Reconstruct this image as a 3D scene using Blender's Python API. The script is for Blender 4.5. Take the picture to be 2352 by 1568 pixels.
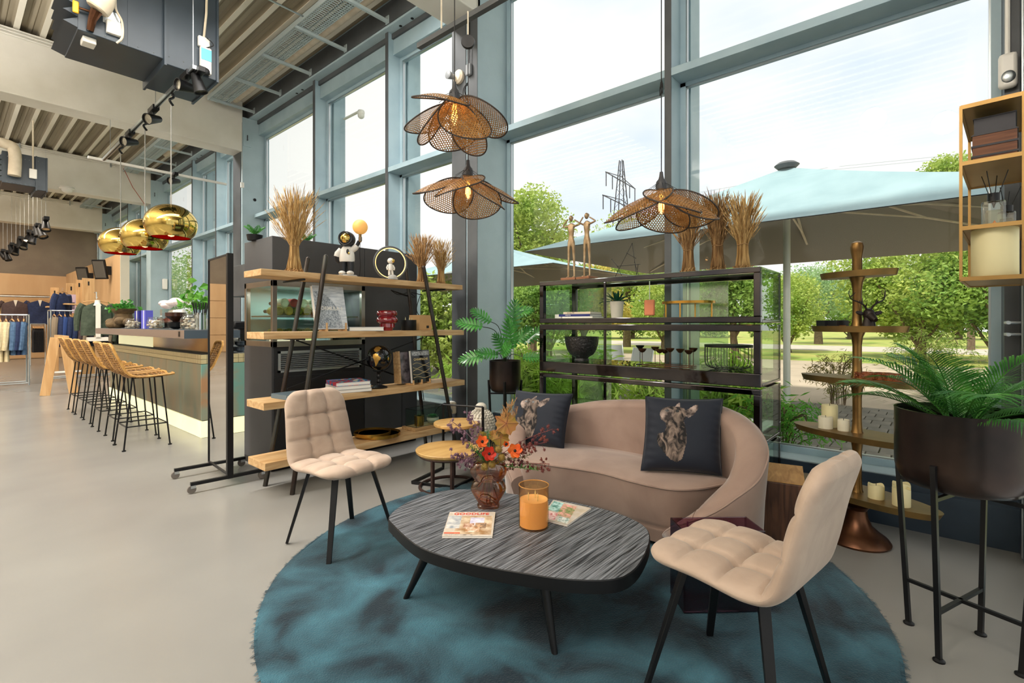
import bpy, math, random
from math import sin, cos, pi, radians, sqrt, atan2, exp
from mathutils import Vector as V, Matrix as Mx, Euler
random.seed(7)
S = bpy.context.scene
for o in list(bpy.data.objects): bpy.data.objects.remove(o)
# ------------------------------------------------------------ camera
CH = 1.3; FL = 1130.; YA = radians(49.24)
FW = (sin(YA), cos(YA)); RT = (cos(YA), -sin(YA))
cam = bpy.data.cameras.new('camera'); co = bpy.data.objects.new('camera', cam); S.collection.objects.link(co)
co.location = (0, 0, CH); co.rotation_euler = (pi / 2, 0, -YA)
cam.sensor_width = 36; cam.lens = 36 * FL / 2352; cam.shift_y = -39 / 2352; cam.clip_start = .05; cam.clip_end = 800
S.camera = co
# ------------------------------------------------------------ world, lights, exposure
S.view_settings.view_transform = 'Standard'; S.view_settings.look = 'None'
S.view_settings.gamma = 1; S.view_settings.use_curve_mapping = False
S.view_settings.exposure = 0.5
W = bpy.data.worlds.new('sky'); S.world = W; W.use_nodes = True
nt = W.node_tree; nt.nodes.clear()
def N(t, **k):
    n = nt.nodes.new(t)
    for a, b in k.items(): setattr(n, a, b)
    return n
tc = N('ShaderNodeTexCoord'); mp = N('ShaderNodeMapping'); mp.inputs['Scale'].default_value = (1, 1, 2.5)
nz = N('ShaderNodeTexNoise'); nz.inputs['Scale'].default_value = 1.6; nz.inputs['Detail'].default_value = 5
cr = N('ShaderNodeValToRGB'); cr.color_ramp.elements[0].position = .28; cr.color_ramp.elements[1].position = .46
cr.color_ramp.elements[0].color = (.60, .68, .82, 1); cr.color_ramp.elements[1].color = (.84, .825, .79, 1)
bg = N('ShaderNodeBackground'); bg.inputs['Strength'].default_value = .97; wo = N('ShaderNodeOutputWorld')
nt.links.new(tc.outputs['Generated'], mp.inputs[0]); nt.links.new(mp.outputs[0], nz.inputs['Vector'])
nt.links.new(nz.outputs['Fac'], cr.inputs[0]); nt.links.new(cr.outputs[0], bg.inputs[0]); nt.links.new(bg.outputs[0], wo.inputs[0])
def area(name, loc, rot, sx, sy, power, col=(1, 1, 1)):
    l = bpy.data.lights.new(name, 'AREA'); l.shape = 'RECTANGLE'; l.size = sx; l.size_y = sy; l.energy = power; l.color = col
    o = bpy.data.objects.new(name, l); S.collection.objects.link(o); o.location = loc; o.rotation_euler = rot; return o
sun = bpy.data.lights.new('sun', 'SUN'); sun.energy = 3.2; sun.angle = radians(8); sun.color = (1, .95, .86)
so = bpy.data.objects.new('sun', sun); S.collection.objects.link(so); so.rotation_euler = V((-.55, .05, .8)).to_track_quat('Z', 'Y').to_euler()
area('fill_strip_lounge', (-2.0, 4.6, 5.3), (radians(-12), 0, 0), 10, .4, 430, (1, .97, .93))  # these strips are unseen fill, added behind the beams to brighten the room
area('fill_strip_bar', (-2.0, 11.2, 5.3), (radians(-12), 0, 0), 10, .4, 420, (1, .96, .9))
area('fill_strip_shop', (-2.0, 17.5, 5.3), (radians(-5), 0, 0), 10, .4, 330, (1, .88, .74))
area('fill_strip_rear', (-2.0, 23.8, 5.2), (radians(5), 0, 0), 10, .4, 170, (1, .86, .7))
area('fill_up_lounge', (-2.6, 3.8, 3.2), (pi, radians(-25), 0), 1.5, 6, 950, (1, .98, .96))  # uplights are added fill out of frame to lift the ceiling and beams
area('fill_up_side', (-2.6, 10.5, 3.2), (pi, radians(-25), 0), 1.5, 6, 780, (1, .97, .94))
area('fill_up_shop', (-2.5, 18.5, 3.4), (pi, radians(-25), 0), 1.5, 6, 380, (1, .95, .9))
for i, p in enumerate(((-1.3, -.1, 4.3), (-.45, .7, 4.3), (-2.1, 1.4, 4.3))):  # unseen fill added for the foreground, suggested by lamp dots in the glass
    l = bpy.data.lights.new('entry_fill_light', 'POINT'); l.energy = 75; l.shadow_soft_size = .16; l.color = (1, .93, .84)
    o = bpy.data.objects.new('entry_fill_light', l); S.collection.objects.link(o); o.location = p
# ------------------------------------------------------------ pixel measurements to world points
def Dp(px, py, d):
    r = (px - 1176) / FL; return V((d * (FW[0] + r * RT[0]), d * (FW[1] + r * RT[1]), CH - d * (py - 745) / FL))
def Gp(px, py, z=0.): return Dp(px, py, (CH - z) * FL / (py - 745))
def Xp(px, py, x): r = (px - 1176) / FL; return Dp(px, py, x / (FW[0] + r * RT[0]))
def Yp(px, py, y): r = (px - 1176) / FL; return Dp(px, py, y / (FW[1] + r * RT[1]))
# ------------------------------------------------------------ materials
def lin(c):
    if isinstance(c, str):
        c = tuple(int(c[i:i + 2], 16) / 255 for i in (0, 2, 4)); c = tuple(x / 12.92 if x <= .04045 else ((x + .055) / 1.055) ** 2.4 for x in c)
    return (*c[:3], 1)
MT = {}
def mat(name, c, rough=.5, metal=0., c2=None, scale=6., st=(1, 1, 1), bump=0., bs=None, emit=0., trans=0., ior=1.45, ramp=(.35, .65), spec=.5, detail=4., coat=0., sheen=0., dist=0., rv=0., tl=0.):
    if name in MT: return MT[name]
    m = bpy.data.materials.new(name); m.use_nodes = True; t = m.node_tree; b = t.nodes['Principled BSDF']; L = t.links.new
    b.inputs['Base Color'].default_value = lin(c); b.inputs['Roughness'].default_value = rough; b.inputs['Metallic'].default_value = metal
    b.inputs['Transmission Weight'].default_value = trans; b.inputs['IOR'].default_value = ior; b.inputs['Specular IOR Level'].default_value = spec
    b.inputs['Coat Weight'].default_value = coat; b.inputs['Sheen Weight'].default_value = sheen
    if sheen: b.inputs['Sheen Roughness'].default_value = .35
    if emit: b.inputs['Emission Color'].default_value = lin(c); b.inputs['Emission Strength'].default_value = emit
    if c2 is not None or bump or rv:
        tc = t.nodes.new('ShaderNodeTexCoord'); mp = t.nodes.new('ShaderNodeMapping'); mp.inputs['Scale'].default_value = st
        L(tc.outputs['Object'], mp.inputs[0])
        n = t.nodes.new('ShaderNodeTexNoise'); n.inputs['Scale'].default_value = scale; n.inputs['Detail'].default_value = detail; n.inputs['Distortion'].default_value = dist
        L(mp.outputs[0], n.inputs['Vector'])
        if c2 is not None:
            r = t.nodes.new('ShaderNodeValToRGB'); r.color_ramp.elements[0].color = lin(c); r.color_ramp.elements[1].color = lin(c2)
            r.color_ramp.elements[0].position, r.color_ramp.elements[1].position = ramp
            L(n.outputs['Fac'], r.inputs[0]); L(r.outputs[0], b.inputs['Base Color'])
        if rv:
            mr = t.nodes.new('ShaderNodeMapRange'); mr.inputs['To Min'].default_value = max(0, rough - rv); mr.inputs['To Max'].default_value = rough + rv
            L(n.outputs['Fac'], mr.inputs[0]); L(mr.outputs[0], b.inputs['Roughness'])
        if bump:
            n2 = n
            if bs:
                n2 = t.nodes.new('ShaderNodeTexNoise'); n2.inputs['Scale'].default_value = bs; n2.inputs['Detail'].default_value = 3; L(mp.outputs[0], n2.inputs['Vector'])
            bp = t.nodes.new('ShaderNodeBump'); bp.inputs['Strength'].default_value = bump; bp.inputs['Distance'].default_value = .01
            L(n2.outputs['Fac'], bp.inputs['Height']); L(bp.outputs[0], b.inputs['Normal'])
    if tl:
        tr = t.nodes.new('ShaderNodeBsdfTranslucent'); mx = t.nodes.new('ShaderNodeMixShader'); mx.inputs[0].default_value = tl
        if b.inputs['Base Color'].links: L(b.inputs['Base Color'].links[0].from_socket, tr.inputs[0])
        else: tr.inputs[0].default_value = lin(c)
        L(b.outputs[0], mx.inputs[1]); L(tr.outputs[0], mx.inputs[2]); L(mx.outputs[0], t.nodes['Material Output'].inputs[0])
    MT[name] = m; return m
def glassmat(name, tint=(1, 1, 1), rough=0., refl=1., ior=1.5, body=0.):
    """thin clear pane: straight-through light tinted by the pane, mirror reflection by Fresnel"""
    m = bpy.data.materials.new(name); m.use_nodes = True; t = m.node_tree; t.nodes.clear(); L = t.links.new
    tr = t.nodes.new('ShaderNodeBsdfTransparent'); tr.inputs[0].default_value = (*tint, 1)
    gl = t.nodes.new('ShaderNodeBsdfGlossy'); gl.inputs['Roughness'].default_value = rough
    lw = t.nodes.new('ShaderNodeLayerWeight'); lw.inputs[0].default_value = .5
    fr = t.nodes.new('ShaderNodeMath'); fr.operation = 'POWER'; fr.inputs[1].default_value = 5; L(lw.outputs['Facing'], fr.inputs[0])
    mu = t.nodes.new('ShaderNodeMath'); mu.operation = 'MULTIPLY_ADD'; mu.use_clamp = True; mu.inputs[1].default_value = .9; mu.inputs[2].default_value = .045 * refl + body
    mx = t.nodes.new('ShaderNodeMixShader'); o = t.nodes.new('ShaderNodeOutputMaterial')
    L(fr.outputs[0], mu.inputs[0]); L(mu.outputs[0], mx.inputs[0]); L(tr.outputs[0], mx.inputs[1]); L(gl.outputs[0], mx.inputs[2]); L(mx.outputs[0], o.inputs[0])
    MT[name] = m; return m
def canemat(name, c, c2, pitch):
    m = mat(name, c, .6, c2=c2, scale=25, bump=.3, tl=.25)
    t = m.node_tree; L = t.links.new; out = t.nodes['Material Output']; src = out.inputs[0].links[0].from_socket
    tc = t.nodes.new('ShaderNodeTexCoord'); fs = []
    for off in ((0, 0, 0), (.5, .5, 0)):
        mp = t.nodes.new('ShaderNodeMapping'); mp.inputs['Scale'].default_value = (1 / pitch, 1 / (pitch * 1.732), 0); mp.inputs['Location'].default_value = off
        L(tc.outputs['Object'], mp.inputs[0]); a = t.nodes.new('ShaderNodeVectorMath'); a.operation = 'FRACTION'; L(mp.outputs[0], a.inputs[0])
        s = t.nodes.new('ShaderNodeVectorMath'); s.operation = 'SUBTRACT'; s.inputs[1].default_value = (.5, .5, 0); L(a.outputs[0], s.inputs[0])
        k = t.nodes.new('ShaderNodeVectorMath'); k.operation = 'MULTIPLY'; k.inputs[1].default_value = (1, 1.732, 0); L(s.outputs[0], k.inputs[0])
        l = t.nodes.new('ShaderNodeVectorMath'); l.operation = 'LENGTH'; L(k.outputs[0], l.inputs[0]); fs.append(l.outputs['Value'])
    mn = t.nodes.new('ShaderNodeMath'); mn.operation = 'MINIMUM'; L(fs[0], mn.inputs[0]); L(fs[1], mn.inputs[1])
    lt = t.nodes.new('ShaderNodeMath'); lt.operation = 'GREATER_THAN'; lt.inputs[1].default_value = .32; L(mn.outputs[0], lt.inputs[0])
    tr = t.nodes.new('ShaderNodeBsdfTransparent'); mx = t.nodes.new('ShaderNodeMixShader')
    L(lt.outputs[0], mx.inputs[0]); L(tr.outputs[0], mx.inputs[1]); L(src, mx.inputs[2]); L(mx.outputs[0], out.inputs[0]); return m
# ------------------------------------------------------------ mesh builder
def catmull(P, n=6, closed=False):
    P = [V(p) for p in P]; m = len(P); out = []
    for i in range(m if closed else m - 1):
        if closed: a, b, c, d = P[i - 1], P[i], P[(i + 1) % m], P[(i + 2) % m]
        else: a, b, c, d = P[max(i - 1, 0)], P[i], P[i + 1], P[min(i + 2, m - 1)]
        for k in range(n):
            t = k / n; out.append(.5 * ((2 * b) + (c - a) * t + (2 * a - 5 * b + 4 * c - d) * t * t + (3 * b - a - 3 * c + d) * t ** 3))
    if not closed: out.append(P[-1])
    return out
class MB:
    def __init__(s): s.v = []; s.f = []; s.m = []
    def add(s, v, f, mi=0):
        b = len(s.v); s.v += [tuple(p) for p in v]; s.f += [tuple(i + b for i in q) for q in f]; s.m += [mi] * len(f); return s
    def box(s, a, b, mi=0):
        x0, y0, z0 = a; x1, y1, z1 = b
        return s.add([(x0, y0, z0), (x1, y0, z0), (x1, y1, z0), (x0, y1, z0), (x0, y0, z1), (x1, y0, z1), (x1, y1, z1), (x0, y1, z1)],
                     [(3, 2, 1, 0), (4, 5, 6, 7), (0, 1, 5, 4), (1, 2, 6, 5), (2, 3, 7, 6), (3, 0, 4, 7)], mi)
    def cb(s, c, d, R=None, mi=0):
        n = len(s.v); s.box([-x / 2 for x in d], [x / 2 for x in d], mi); c = V(c)
        for i in range(n, len(s.v)):
            p = V(s.v[i]); s.v[i] = tuple((R @ p if R else p) + c)
        return s
    def bar(s, p, q, w, h=None, w2=None, up=(0, 0, 1), mi=0):
        p, q = V(p), V(q); h = h or w; k = (w2 or w) / w; t = (q - p).normalized(); a = t.cross(V(up))
        if a.length < .05: a = t.cross(V((0, 1, 0)))
        a.normalize(); b = a.cross(t); v = []
        for c, kk in ((p, 1), (q, k)):
            for i, j in ((-1, -1), (1, -1), (1, 1), (-1, 1)): v.append(c + a * (i * w / 2 * kk) + b * (j * h / 2 * kk))
        return s.add(v, [(0, 1, 2, 3), (7, 6, 5, 4), (0, 4, 5, 1), (1, 5, 6, 2), (2, 6, 7, 3), (3, 7, 4, 0)], mi)
    def tube(s, P, r, n=8, closed=False, mi=0):
        P = [V(p) for p in P]; m = len(P); R = r if isinstance(r, (list, tuple)) else [r] * m
        t0 = (P[1] - P[0]).normalized(); a = t0.orthogonal().normalized(); v = []
        for i in range(m):
            if closed: t = (P[(i + 1) % m] - P[i - 1])
            else: t = P[min(i + 1, m - 1)] - P[max(i - 1, 0)]
            if t.length < 1e-9: t = t0
            t = t.normalized(); a = (a - t * a.dot(t))
            if a.length < 1e-6: a = t.orthogonal()
            a.normalize(); b = t.cross(a)
            for k in range(n): an = 2 * pi * k / n; v.append(P[i] + (a * cos(an) + b * sin(an)) * R[i])
        f = []
        for i in range(m if closed else m - 1):
            j = (i + 1) % m
            for k in range(n): l = (k + 1) % n; f.append((i * n + k, i * n + l, j * n + l, j * n + k))
        if not closed: f += [tuple(range(n - 1, -1, -1)), tuple(range((m - 1) * n, m * n))]
        return s.add(v, f, mi)
    def lathe(s, prof, n=24, c=(0, 0, 0), mi=0, sx=1, sy=1, rot=0, cap=True):
        v = []; f = []; m = len(prof); c = V(c)
        for r, z in prof:
            for k in range(n):
                a = 2 * pi * k / n; x = r * cos(a) * sx; y = r * sin(a) * sy
                v.append(c + V((x * cos(rot) - y * sin(rot), x * sin(rot) + y * cos(rot), z)))
        for i in range(m - 1):
            for k in range(n): l = (k + 1) % n; f.append((i * n + k, i * n + l, i * n + n + l, i * n + n + k))
        if cap and prof[0][0] > 1e-5: f.append(tuple(range(n - 1, -1, -1)))
        if cap and prof[-1][0] > 1e-5: f.append(tuple(range((m - 1) * n, m * n)))
        return s.add(v, f, mi)
    def sph(s, c, r, n=16, m=10, mi=0):
        r = (r, r, r) if not isinstance(r, (tuple, list)) else r; k0 = len(s.v)
        s.lathe([(max(sin(pi * i / m), 1e-6), -cos(pi * i / m)) for i in range(m + 1)], n, mi=mi)
        for i in range(k0, len(s.v)): p = s.v[i]; s.v[i] = (p[0] * r[0] + c[0], p[1] * r[1] + c[1], p[2] * r[2] + c[2])
        return s
    def prism(s, poly, z0, z1, mi=0):
        n = len(poly); v = [(p[0], p[1], z0) for p in poly] + [(p[0], p[1], z1) for p in poly]
        f = [tuple(range(n - 1, -1, -1)), tuple(range(n, 2 * n))] + [(i, (i + 1) % n, n + (i + 1) % n, n + i) for i in range(n)]
        return s.add(v, f, mi)
    def grid(s, fn, nu, nv, mi=0):
        v = [fn(i / nu, j / nv) for j in range(nv + 1) for i in range(nu + 1)]
        return s.add(v, [(j * (nu + 1) + i, j * (nu + 1) + i + 1, (j + 1) * (nu + 1) + i + 1, (j + 1) * (nu + 1) + i) for j in range(nv) for i in range(nu)], mi)
    def xf(s, M, k0=0):
        for i in range(k0, len(s.v)): s.v[i] = tuple(M @ V(s.v[i]))
        return s
    def build(s, name, m, parent=None, world=False, smooth=True, bevel=0., ang=35, kind=None):
        me = bpy.data.meshes.new(name); vs = s.v
        if world and parent is not None:
            I = ROOTM[parent.name].inverted(); vs = [tuple(I @ V(p)) for p in vs]
        me.from_pydata(vs, [], s.f)
        for mm in (m if isinstance(m, (list, tuple)) else [m]): me.materials.append(mm)
        if any(s.m): me.polygons.foreach_set('material_index', s.m)
        if smooth:
            me.polygons.foreach_set('use_smooth', [True] * len(s.f)); me.update()
            try: me.set_sharp_from_angle(angle=radians(ang))
            except Exception: pass
        me.update(); o = bpy.data.objects.new(name, me); S.collection.objects.link(o)
        if parent is not None: o.parent = parent; ROOTM[o.name] = ROOTM[parent.name]
        else: ROOTM[o.name] = Mx.Identity(4)
        if bevel:
            b = o.modifiers.new('bevel', 'BEVEL'); b.width = bevel; b.segments = 2; b.limit_method = 'ANGLE'; b.harden_normals = False
        if kind: o['kind'] = kind
        return o
ROOTM = {}
USED = set()
def tag(o, label, cat, group=None, kind=None):
    o['label'] = label; o['category'] = cat
    if group: o['group'] = group
    if kind: o['kind'] = kind
    return o
def thing(name, label, cat, loc=(0, 0, 0), rz=0., group=None):
    o = bpy.data.objects.new(name, None); S.collection.objects.link(o); o.location = loc; o.rotation_euler = (0, 0, rz); o.empty_display_size = .05
    ROOTM[o.name] = Mx.Translation(V(loc)) @ Mx.Rotation(rz, 4, 'Z'); return tag(o, label, cat, group)
def dup(root, loc, rz, label, group=None, scale=None):
    def cp(o, par):
        c = o.copy(); S.collection.objects.link(c)
        if par is not None: c.parent = par
        for ch in [x for x in KIDS.get(o.name, [])]: cp(ch, c)
        return c
    KIDS.clear()
    for o in S.objects:
        if o.parent: KIDS.setdefault(o.parent.name, []).append(o)
    snap = dict(KIDS); r = cp(root, None); r.location = loc; r.rotation_euler = (0, 0, rz); r['label'] = label
    if group: r['group'] = group
    if scale: r.scale = scale
    ROOTM[r.name] = Mx.Translation(V(loc)) @ Mx.Rotation(rz, 4, 'Z'); return r
KIDS = {}
def struct(name, mb, m, parent=None, **k):
    o = mb.build(name, m, parent, **k)
    if parent is None: o['kind'] = 'structure'
    return o
def solo(name, label, cat, mb, m, group=None, **k):
    return tag(mb.build(name, m, **k), label, cat, group)
def text(name, body, size, M, m, parent, align='CENTER', ext=.0004, bold=0.):
    c = bpy.data.curves.new(name, 'FONT'); c.body = body; c.size = size; c.align_x = align; c.align_y = 'CENTER'; c.extrude = ext; c.offset = bold; c.resolution_u = 3
    o = bpy.data.objects.new(name, c); S.collection.objects.link(o)
    me = bpy.data.meshes.new_from_object(o.evaluated_get(bpy.context.evaluated_depsgraph_get())); bpy.data.objects.remove(o)
    me.transform(M); me.materials.clear(); me.materials.append(m)
    o = bpy.data.objects.new(name, me); S.collection.objects.link(o); o.parent = parent; return o
def frame_m(o, x, y, z=None):
    x = V(x).normalized(); y = V(y).normalized(); z = V(z) if z else x.cross(y)
    return Mx(((x[0], y[0], z[0], o[0]), (x[1], y[1], z[1], o[1]), (x[2], y[2], z[2], o[2]), (0, 0, 0, 1)))
def ellipse(a, b, n=32, c=(0, 0), rot=0):
    return [(c[0] + a * cos(t) * cos(rot) - b * sin(t) * sin(rot), c[1] + a * cos(t) * sin(rot) + b * sin(t) * cos(rot)) for t in [2 * pi * i / n for i in range(n)]]
# shared materials
m_conc = mat('concrete_floor', '7e7c78', .25, c2='8c8a85', scale=.8, detail=3, ramp=(.3, .7), spec=.5)
m_blue = mat('steel_blue_paint', '93aab5', .42, c2='a0b6bf', scale=3, bump=.05, bs=90)
m_blued = mat('dark_paint_and_shade', '45484b', .45, c2='515457', scale=3)  # also stands in for shade on inner faces of columns, mullions and edge beam
m_navy = mat('dark_blue_sill', '27333f', .35, c2='2f3b47', scale=4)
m_beam = mat('painted_concrete', 'dedad0', .7, c2='d4cfc3', scale=2, bump=.08, bs=40)
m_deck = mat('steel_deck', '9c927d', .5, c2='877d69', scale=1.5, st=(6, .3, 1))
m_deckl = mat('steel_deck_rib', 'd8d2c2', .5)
m_silver = mat('aluminium', 'b9bfc2', .3, .9)
m_black = mat('black_metal', '131315', .42, .3)
m_blackp = mat('black_plastic', '17171a', .4)
m_duct = mat('duct_blue', '2b3640', .38, c2='323e49', scale=2)
m_white = mat('white_plastic', 'e6e3dc', .4)
m_cream = mat('cream_pipe', 'd9cdb8', .6, c2='cbbda6', scale=8, bump=.1)
m_oak = mat('oak_plank', 'bf9d70', .5, c2='9d7a50', scale=5, st=(.6, 6, 6), bump=.12, detail=6, dist=.6)
m_wood = mat('light_wood', 'd8ae7b', .5, c2='c69863', scale=4, st=(5, 5, .5), bump=.08, dist=.5)
m_brass = mat('aged_brass', '8a6a3c', .38, .85, c2='6b4f2c', scale=9, bump=.12)
m_bronze = mat('aged_bronze', '6a4630', .35, .8, c2='452c20', scale=8, bump=.15)
m_gold = mat('polished_gold', 'd6b766', .04, 1.)
m_glass = glassmat('window_glass', (.975, .99, .985), refl=.3)
m_gedge = glassmat('clear_glass', (.9, .97, .93), refl=1.0)
m_wax = mat('candle_wax', 'e9dfb2', .5, spec=.4, tl=.3)
m_leaf = mat('leaf_green', '2f6b2a', .35, c2='4f9a3a', scale=12, tl=.25)
# ============================================================ the building
XF = 4.0
struct('floor', MB().box((-8.2, -.6, -.2), (4.28, 26.4, 0)), m_conc, smooth=False)
m_wallp = mat('warm_wall_paint', 'a8a296', .8, c2='a09a8e', scale=2)
m_brownw = mat('brown_wall_paint', '7b6f60', .8, c2='73675a', scale=2)
m_tan = mat('tan_panel', 'c9a67c', .6, c2='bf9a70', scale=2, st=(1, 1, .3))
struct('wall_left', MB().box((-8.2, -.6, 0), (-8, 26.4, 5.7)), m_wallp, smooth=False)
wf = struct('wall_far', MB().box((-8, 26.2, 3.2), (4.2, 26.4, 5.7)), m_brownw, smooth=False)
mb = MB()
for i in range(4): mb.box((-8, 26.14, .02 + i * .8), (4.2, 26.2, .02 + i * .8 + .78))
struct('wall_panelling', mb.box((-8, 26.2, 0), (4.2, 26.4, 3.2)), m_tan, wf, smooth=False)
# ceiling: corrugated steel deck
mb = MB(); x = -8.
while x < 4.2:
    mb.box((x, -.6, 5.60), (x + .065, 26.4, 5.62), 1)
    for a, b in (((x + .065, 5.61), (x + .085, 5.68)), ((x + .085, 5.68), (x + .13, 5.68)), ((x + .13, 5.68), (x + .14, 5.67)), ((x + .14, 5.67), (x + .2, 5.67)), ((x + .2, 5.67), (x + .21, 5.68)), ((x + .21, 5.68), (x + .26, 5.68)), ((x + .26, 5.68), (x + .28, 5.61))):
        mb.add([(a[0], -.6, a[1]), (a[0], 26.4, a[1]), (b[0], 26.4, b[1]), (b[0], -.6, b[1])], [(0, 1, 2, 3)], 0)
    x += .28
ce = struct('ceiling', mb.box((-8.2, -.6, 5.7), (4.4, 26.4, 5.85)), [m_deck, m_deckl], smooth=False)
# cross beams
for i, y in enumerate((3.72, 10.14, 16.5, 22.8)):
    b = MB().box((-8, y, 4.64), (3.8, y + .42, 5.60))
    bo = struct('trim_%d' % (i + 1), b, m_beam, bevel=.012, smooth=False)
    c = MB()
    for k in range(3): c.tube([(-8, y - .03, 5.57 - k * .045), (3.0, y - .03, 5.57 - k * .045)], .012, 6)
    c.build('conduit', m_beam, bo)
    g = MB()
    for xx in (-.5, 1.2, 2.9): g.box((xx, y - .05, 5.44), (xx + .03, y, 5.6))
    g.build('conduit_clamp', m_silver, bo)
# columns on the facade
cols = [(3.75, 3.72, 4.11), (3.79, 10.14, 10.58), (3.79, 16.5, 16.94), (3.79, 22.8, 23.2)]
m_col = mat('column_blue_concrete', 'a9bdc4', .55, c2='9db0b7', scale=2.5, bump=.25, bs=55, ramp=(.3, .7))
for i, (x, a, b) in enumerate(cols):
    c = struct('trim_%d' % (i + 5), MB().box((x, a, 0), (4.25, b, 5.31)), m_col, bevel=.008, smooth=False)
    if i:
        MB().box((x + .02, a - .012, 4.75), (x + .16, a, 5.05)).build('bracket_plate', m_col, c, bevel=.004)
        q = MB(); q.lathe([(.014, 0), (.014, .02)], 12); q.xf(Mx.Translation((x + .09, a - .012, 4.88)) @ Mx.Rotation(pi / 2, 4, 'X')); q.box((x + .082, a - .03, 4.9), (x + .098, a - .012, 4.97)); q.build('bolt', m_blued, c)
    if i == 1:
        q = MB(); q.lathe([(.028, 0), (.03, .006)], 16); q.xf(Mx.Translation(Yp(585, 459, a)) @ Mx.Rotation(pi / 2, 4, 'X')); q.build('cable_hole', m_black, c)
        MB().box((x - .012, a + .05, .0), (x, b - .02, 5.0)).build('shaded_face', m_blued, c)  # dark skin: shade on the column's inner face put into the colour
    if i == 0:
        MB().box((x - .012, a + .17, 0), (x, b, 5.2)).build('shaded_face', m_blued, c); MB().box((x - .006, a, 0), (x, a + .15, 5.2)).build('shaded_face', m_blued, c)  # near column's inner face, its shade likewise painted as dark skins
# edge beam along the windows
eb = struct('trim_9', MB().box((3.93, -.6, 5.31), (4.35, 26.2, 5.66)), m_col, bevel=.006, smooth=False)
m_dfas = m_blued
MB().box((3.915, -.6, 5.335), (3.93, 26.2, 5.62)).build('shaded_fascia', m_blued, eb)  # same paint as the beam; its inner face is coloured dark for shade
h = MB()
for y in (5.2, 5.45, 8.2, 8.4, 13.2, 13.5):
    k0 = len(h.v); h.lathe([(.022, -.004), (.022, .002)], 10, c=(4.03, y, 5.31))
h.build('bolt_hole', m_black, eb)
# facade: lower sill wall, mullions, transoms, panes
mulls = [(-.36, -.30), (1.686, 1.739), (3.70, 3.72), (4.11, 4.13), (5.695, 5.75), (7.718, 7.775), (10.12, 10.14), (10.58, 10.60), (12.16, 12.2), (13.75, 13.79), (16.48, 16.5), (16.94, 16.96), (18.5, 18.54), (20.1, 20.14), (22.78, 22.8), (23.2, 23.22), (24.7, 24.74), (26.18, 26.2)]
sill = struct('wall_right', MB().box((4.0, -.6, -.06), (4.27, 26.2, .32)), m_navy, smooth=False)
sl = MB(); sl.box((3.99, -.6, .27), (4.01, 26.2, .325)); sl.box((3.995, -.6, .2), (4.0, 26.2, .25)); sl.build('sill_moulding', m_navy, sill, smooth=False)
MB().box((4.01, -.6, .322), (4.2, 26.2, .332)).build('sill_ledge', mat('sill_ledge_blue', 'aebfc4', .25), sill, smooth=False)
ti = 10
for a, b in mulls:
    if b - a > .03:
        m = struct('trim_%d' % ti, MB().box((4.0, a, .33), (4.23, b, 5.31)), m_blue if a > 0 else m_navy, bevel=.004, smooth=False); ti += 1
        MB().box((3.996, a - .002, .33), (4.006, b + .002, 5.31)).build('shaded_front_edge', m_blued, m, smooth=False)  # mullion's room side, away from the sky light, darkened by colour
        MB().box((4.31, a - .05, .1), (4.52, b + .02, 5.4)).build('outer_fin', m_blue, m, smooth=False)
lights = [(-.30, 1.686), (1.739, 3.70), (4.13, 5.695), (5.75, 7.718), (7.775, 10.12), (10.6, 12.16), (12.2, 13.75), (13.79, 16.48), (16.96, 18.5), (18.54, 20.1), (20.14, 22.78), (23.22, 24.7), (24.74, 26.18)]
for i, (a, b) in enumerate(lights):
    w = MB()
    for z in (.33, 3.36, 3.44, 4.98): w.box((4.2, a, z), (4.27, b, z + (.05 if z != 3.44 else .04)))
    for (p, q) in ((a, a + .045), (b - .045, b)): w.box((4.2, p, .38), (4.27, q, 4.98))
    wo_ = struct('window_%d' % (i + 1), w, m_blue, smooth=False)
    s_ = MB()
    for z0, z1 in ((.38, 3.36), (3.48, 4.98)):
        for (p, q) in ((a + .045, a + .055), (b - .055, b - .045)): s_.box((4.215, p, z0), (4.245, q, z1))
        for z in (z0, z1 - .01): s_.box((4.215, a + .045, z), (4.245, b - .045, z + .01))
    s_.build('glazing_bead', m_silver, wo_, smooth=False)
    t_ = MB().box((4.0, a, 3.39), (4.2, b, 3.455)); t_.build('transom', m_blue, wo_, bevel=.003, smooth=False)
    MB().box((4.09, a, 5.03), (4.27, b, 5.31)).build('window_head', m_blue, wo_, smooth=False)
    MB().box((4.06, a, 5.24), (4.1, b, 5.31)).build('head_band', m_blued, wo_, smooth=False)  # dark band under the soffit at the window head
    for z0, z1 in ((.38, 3.36), (3.48, 4.98)):
        MB().box((4.226, a + .045, z0), (4.232, b - .045, z1)).build('pane', m_glass, wo_, smooth=False)
    if i > 1:
        c = MB()
        for z in (3.25, 4.7): c.box((4.245, a + .055, z), (4.3, a + .14, z + .04))
        c.build('blind_guide', m_silver, wo_, smooth=False)
        MB().box((4.3, a + .1, .33), (4.34, a + .16, 4.98)).build('blind_rail', m_blue, wo_, smooth=False)
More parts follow.
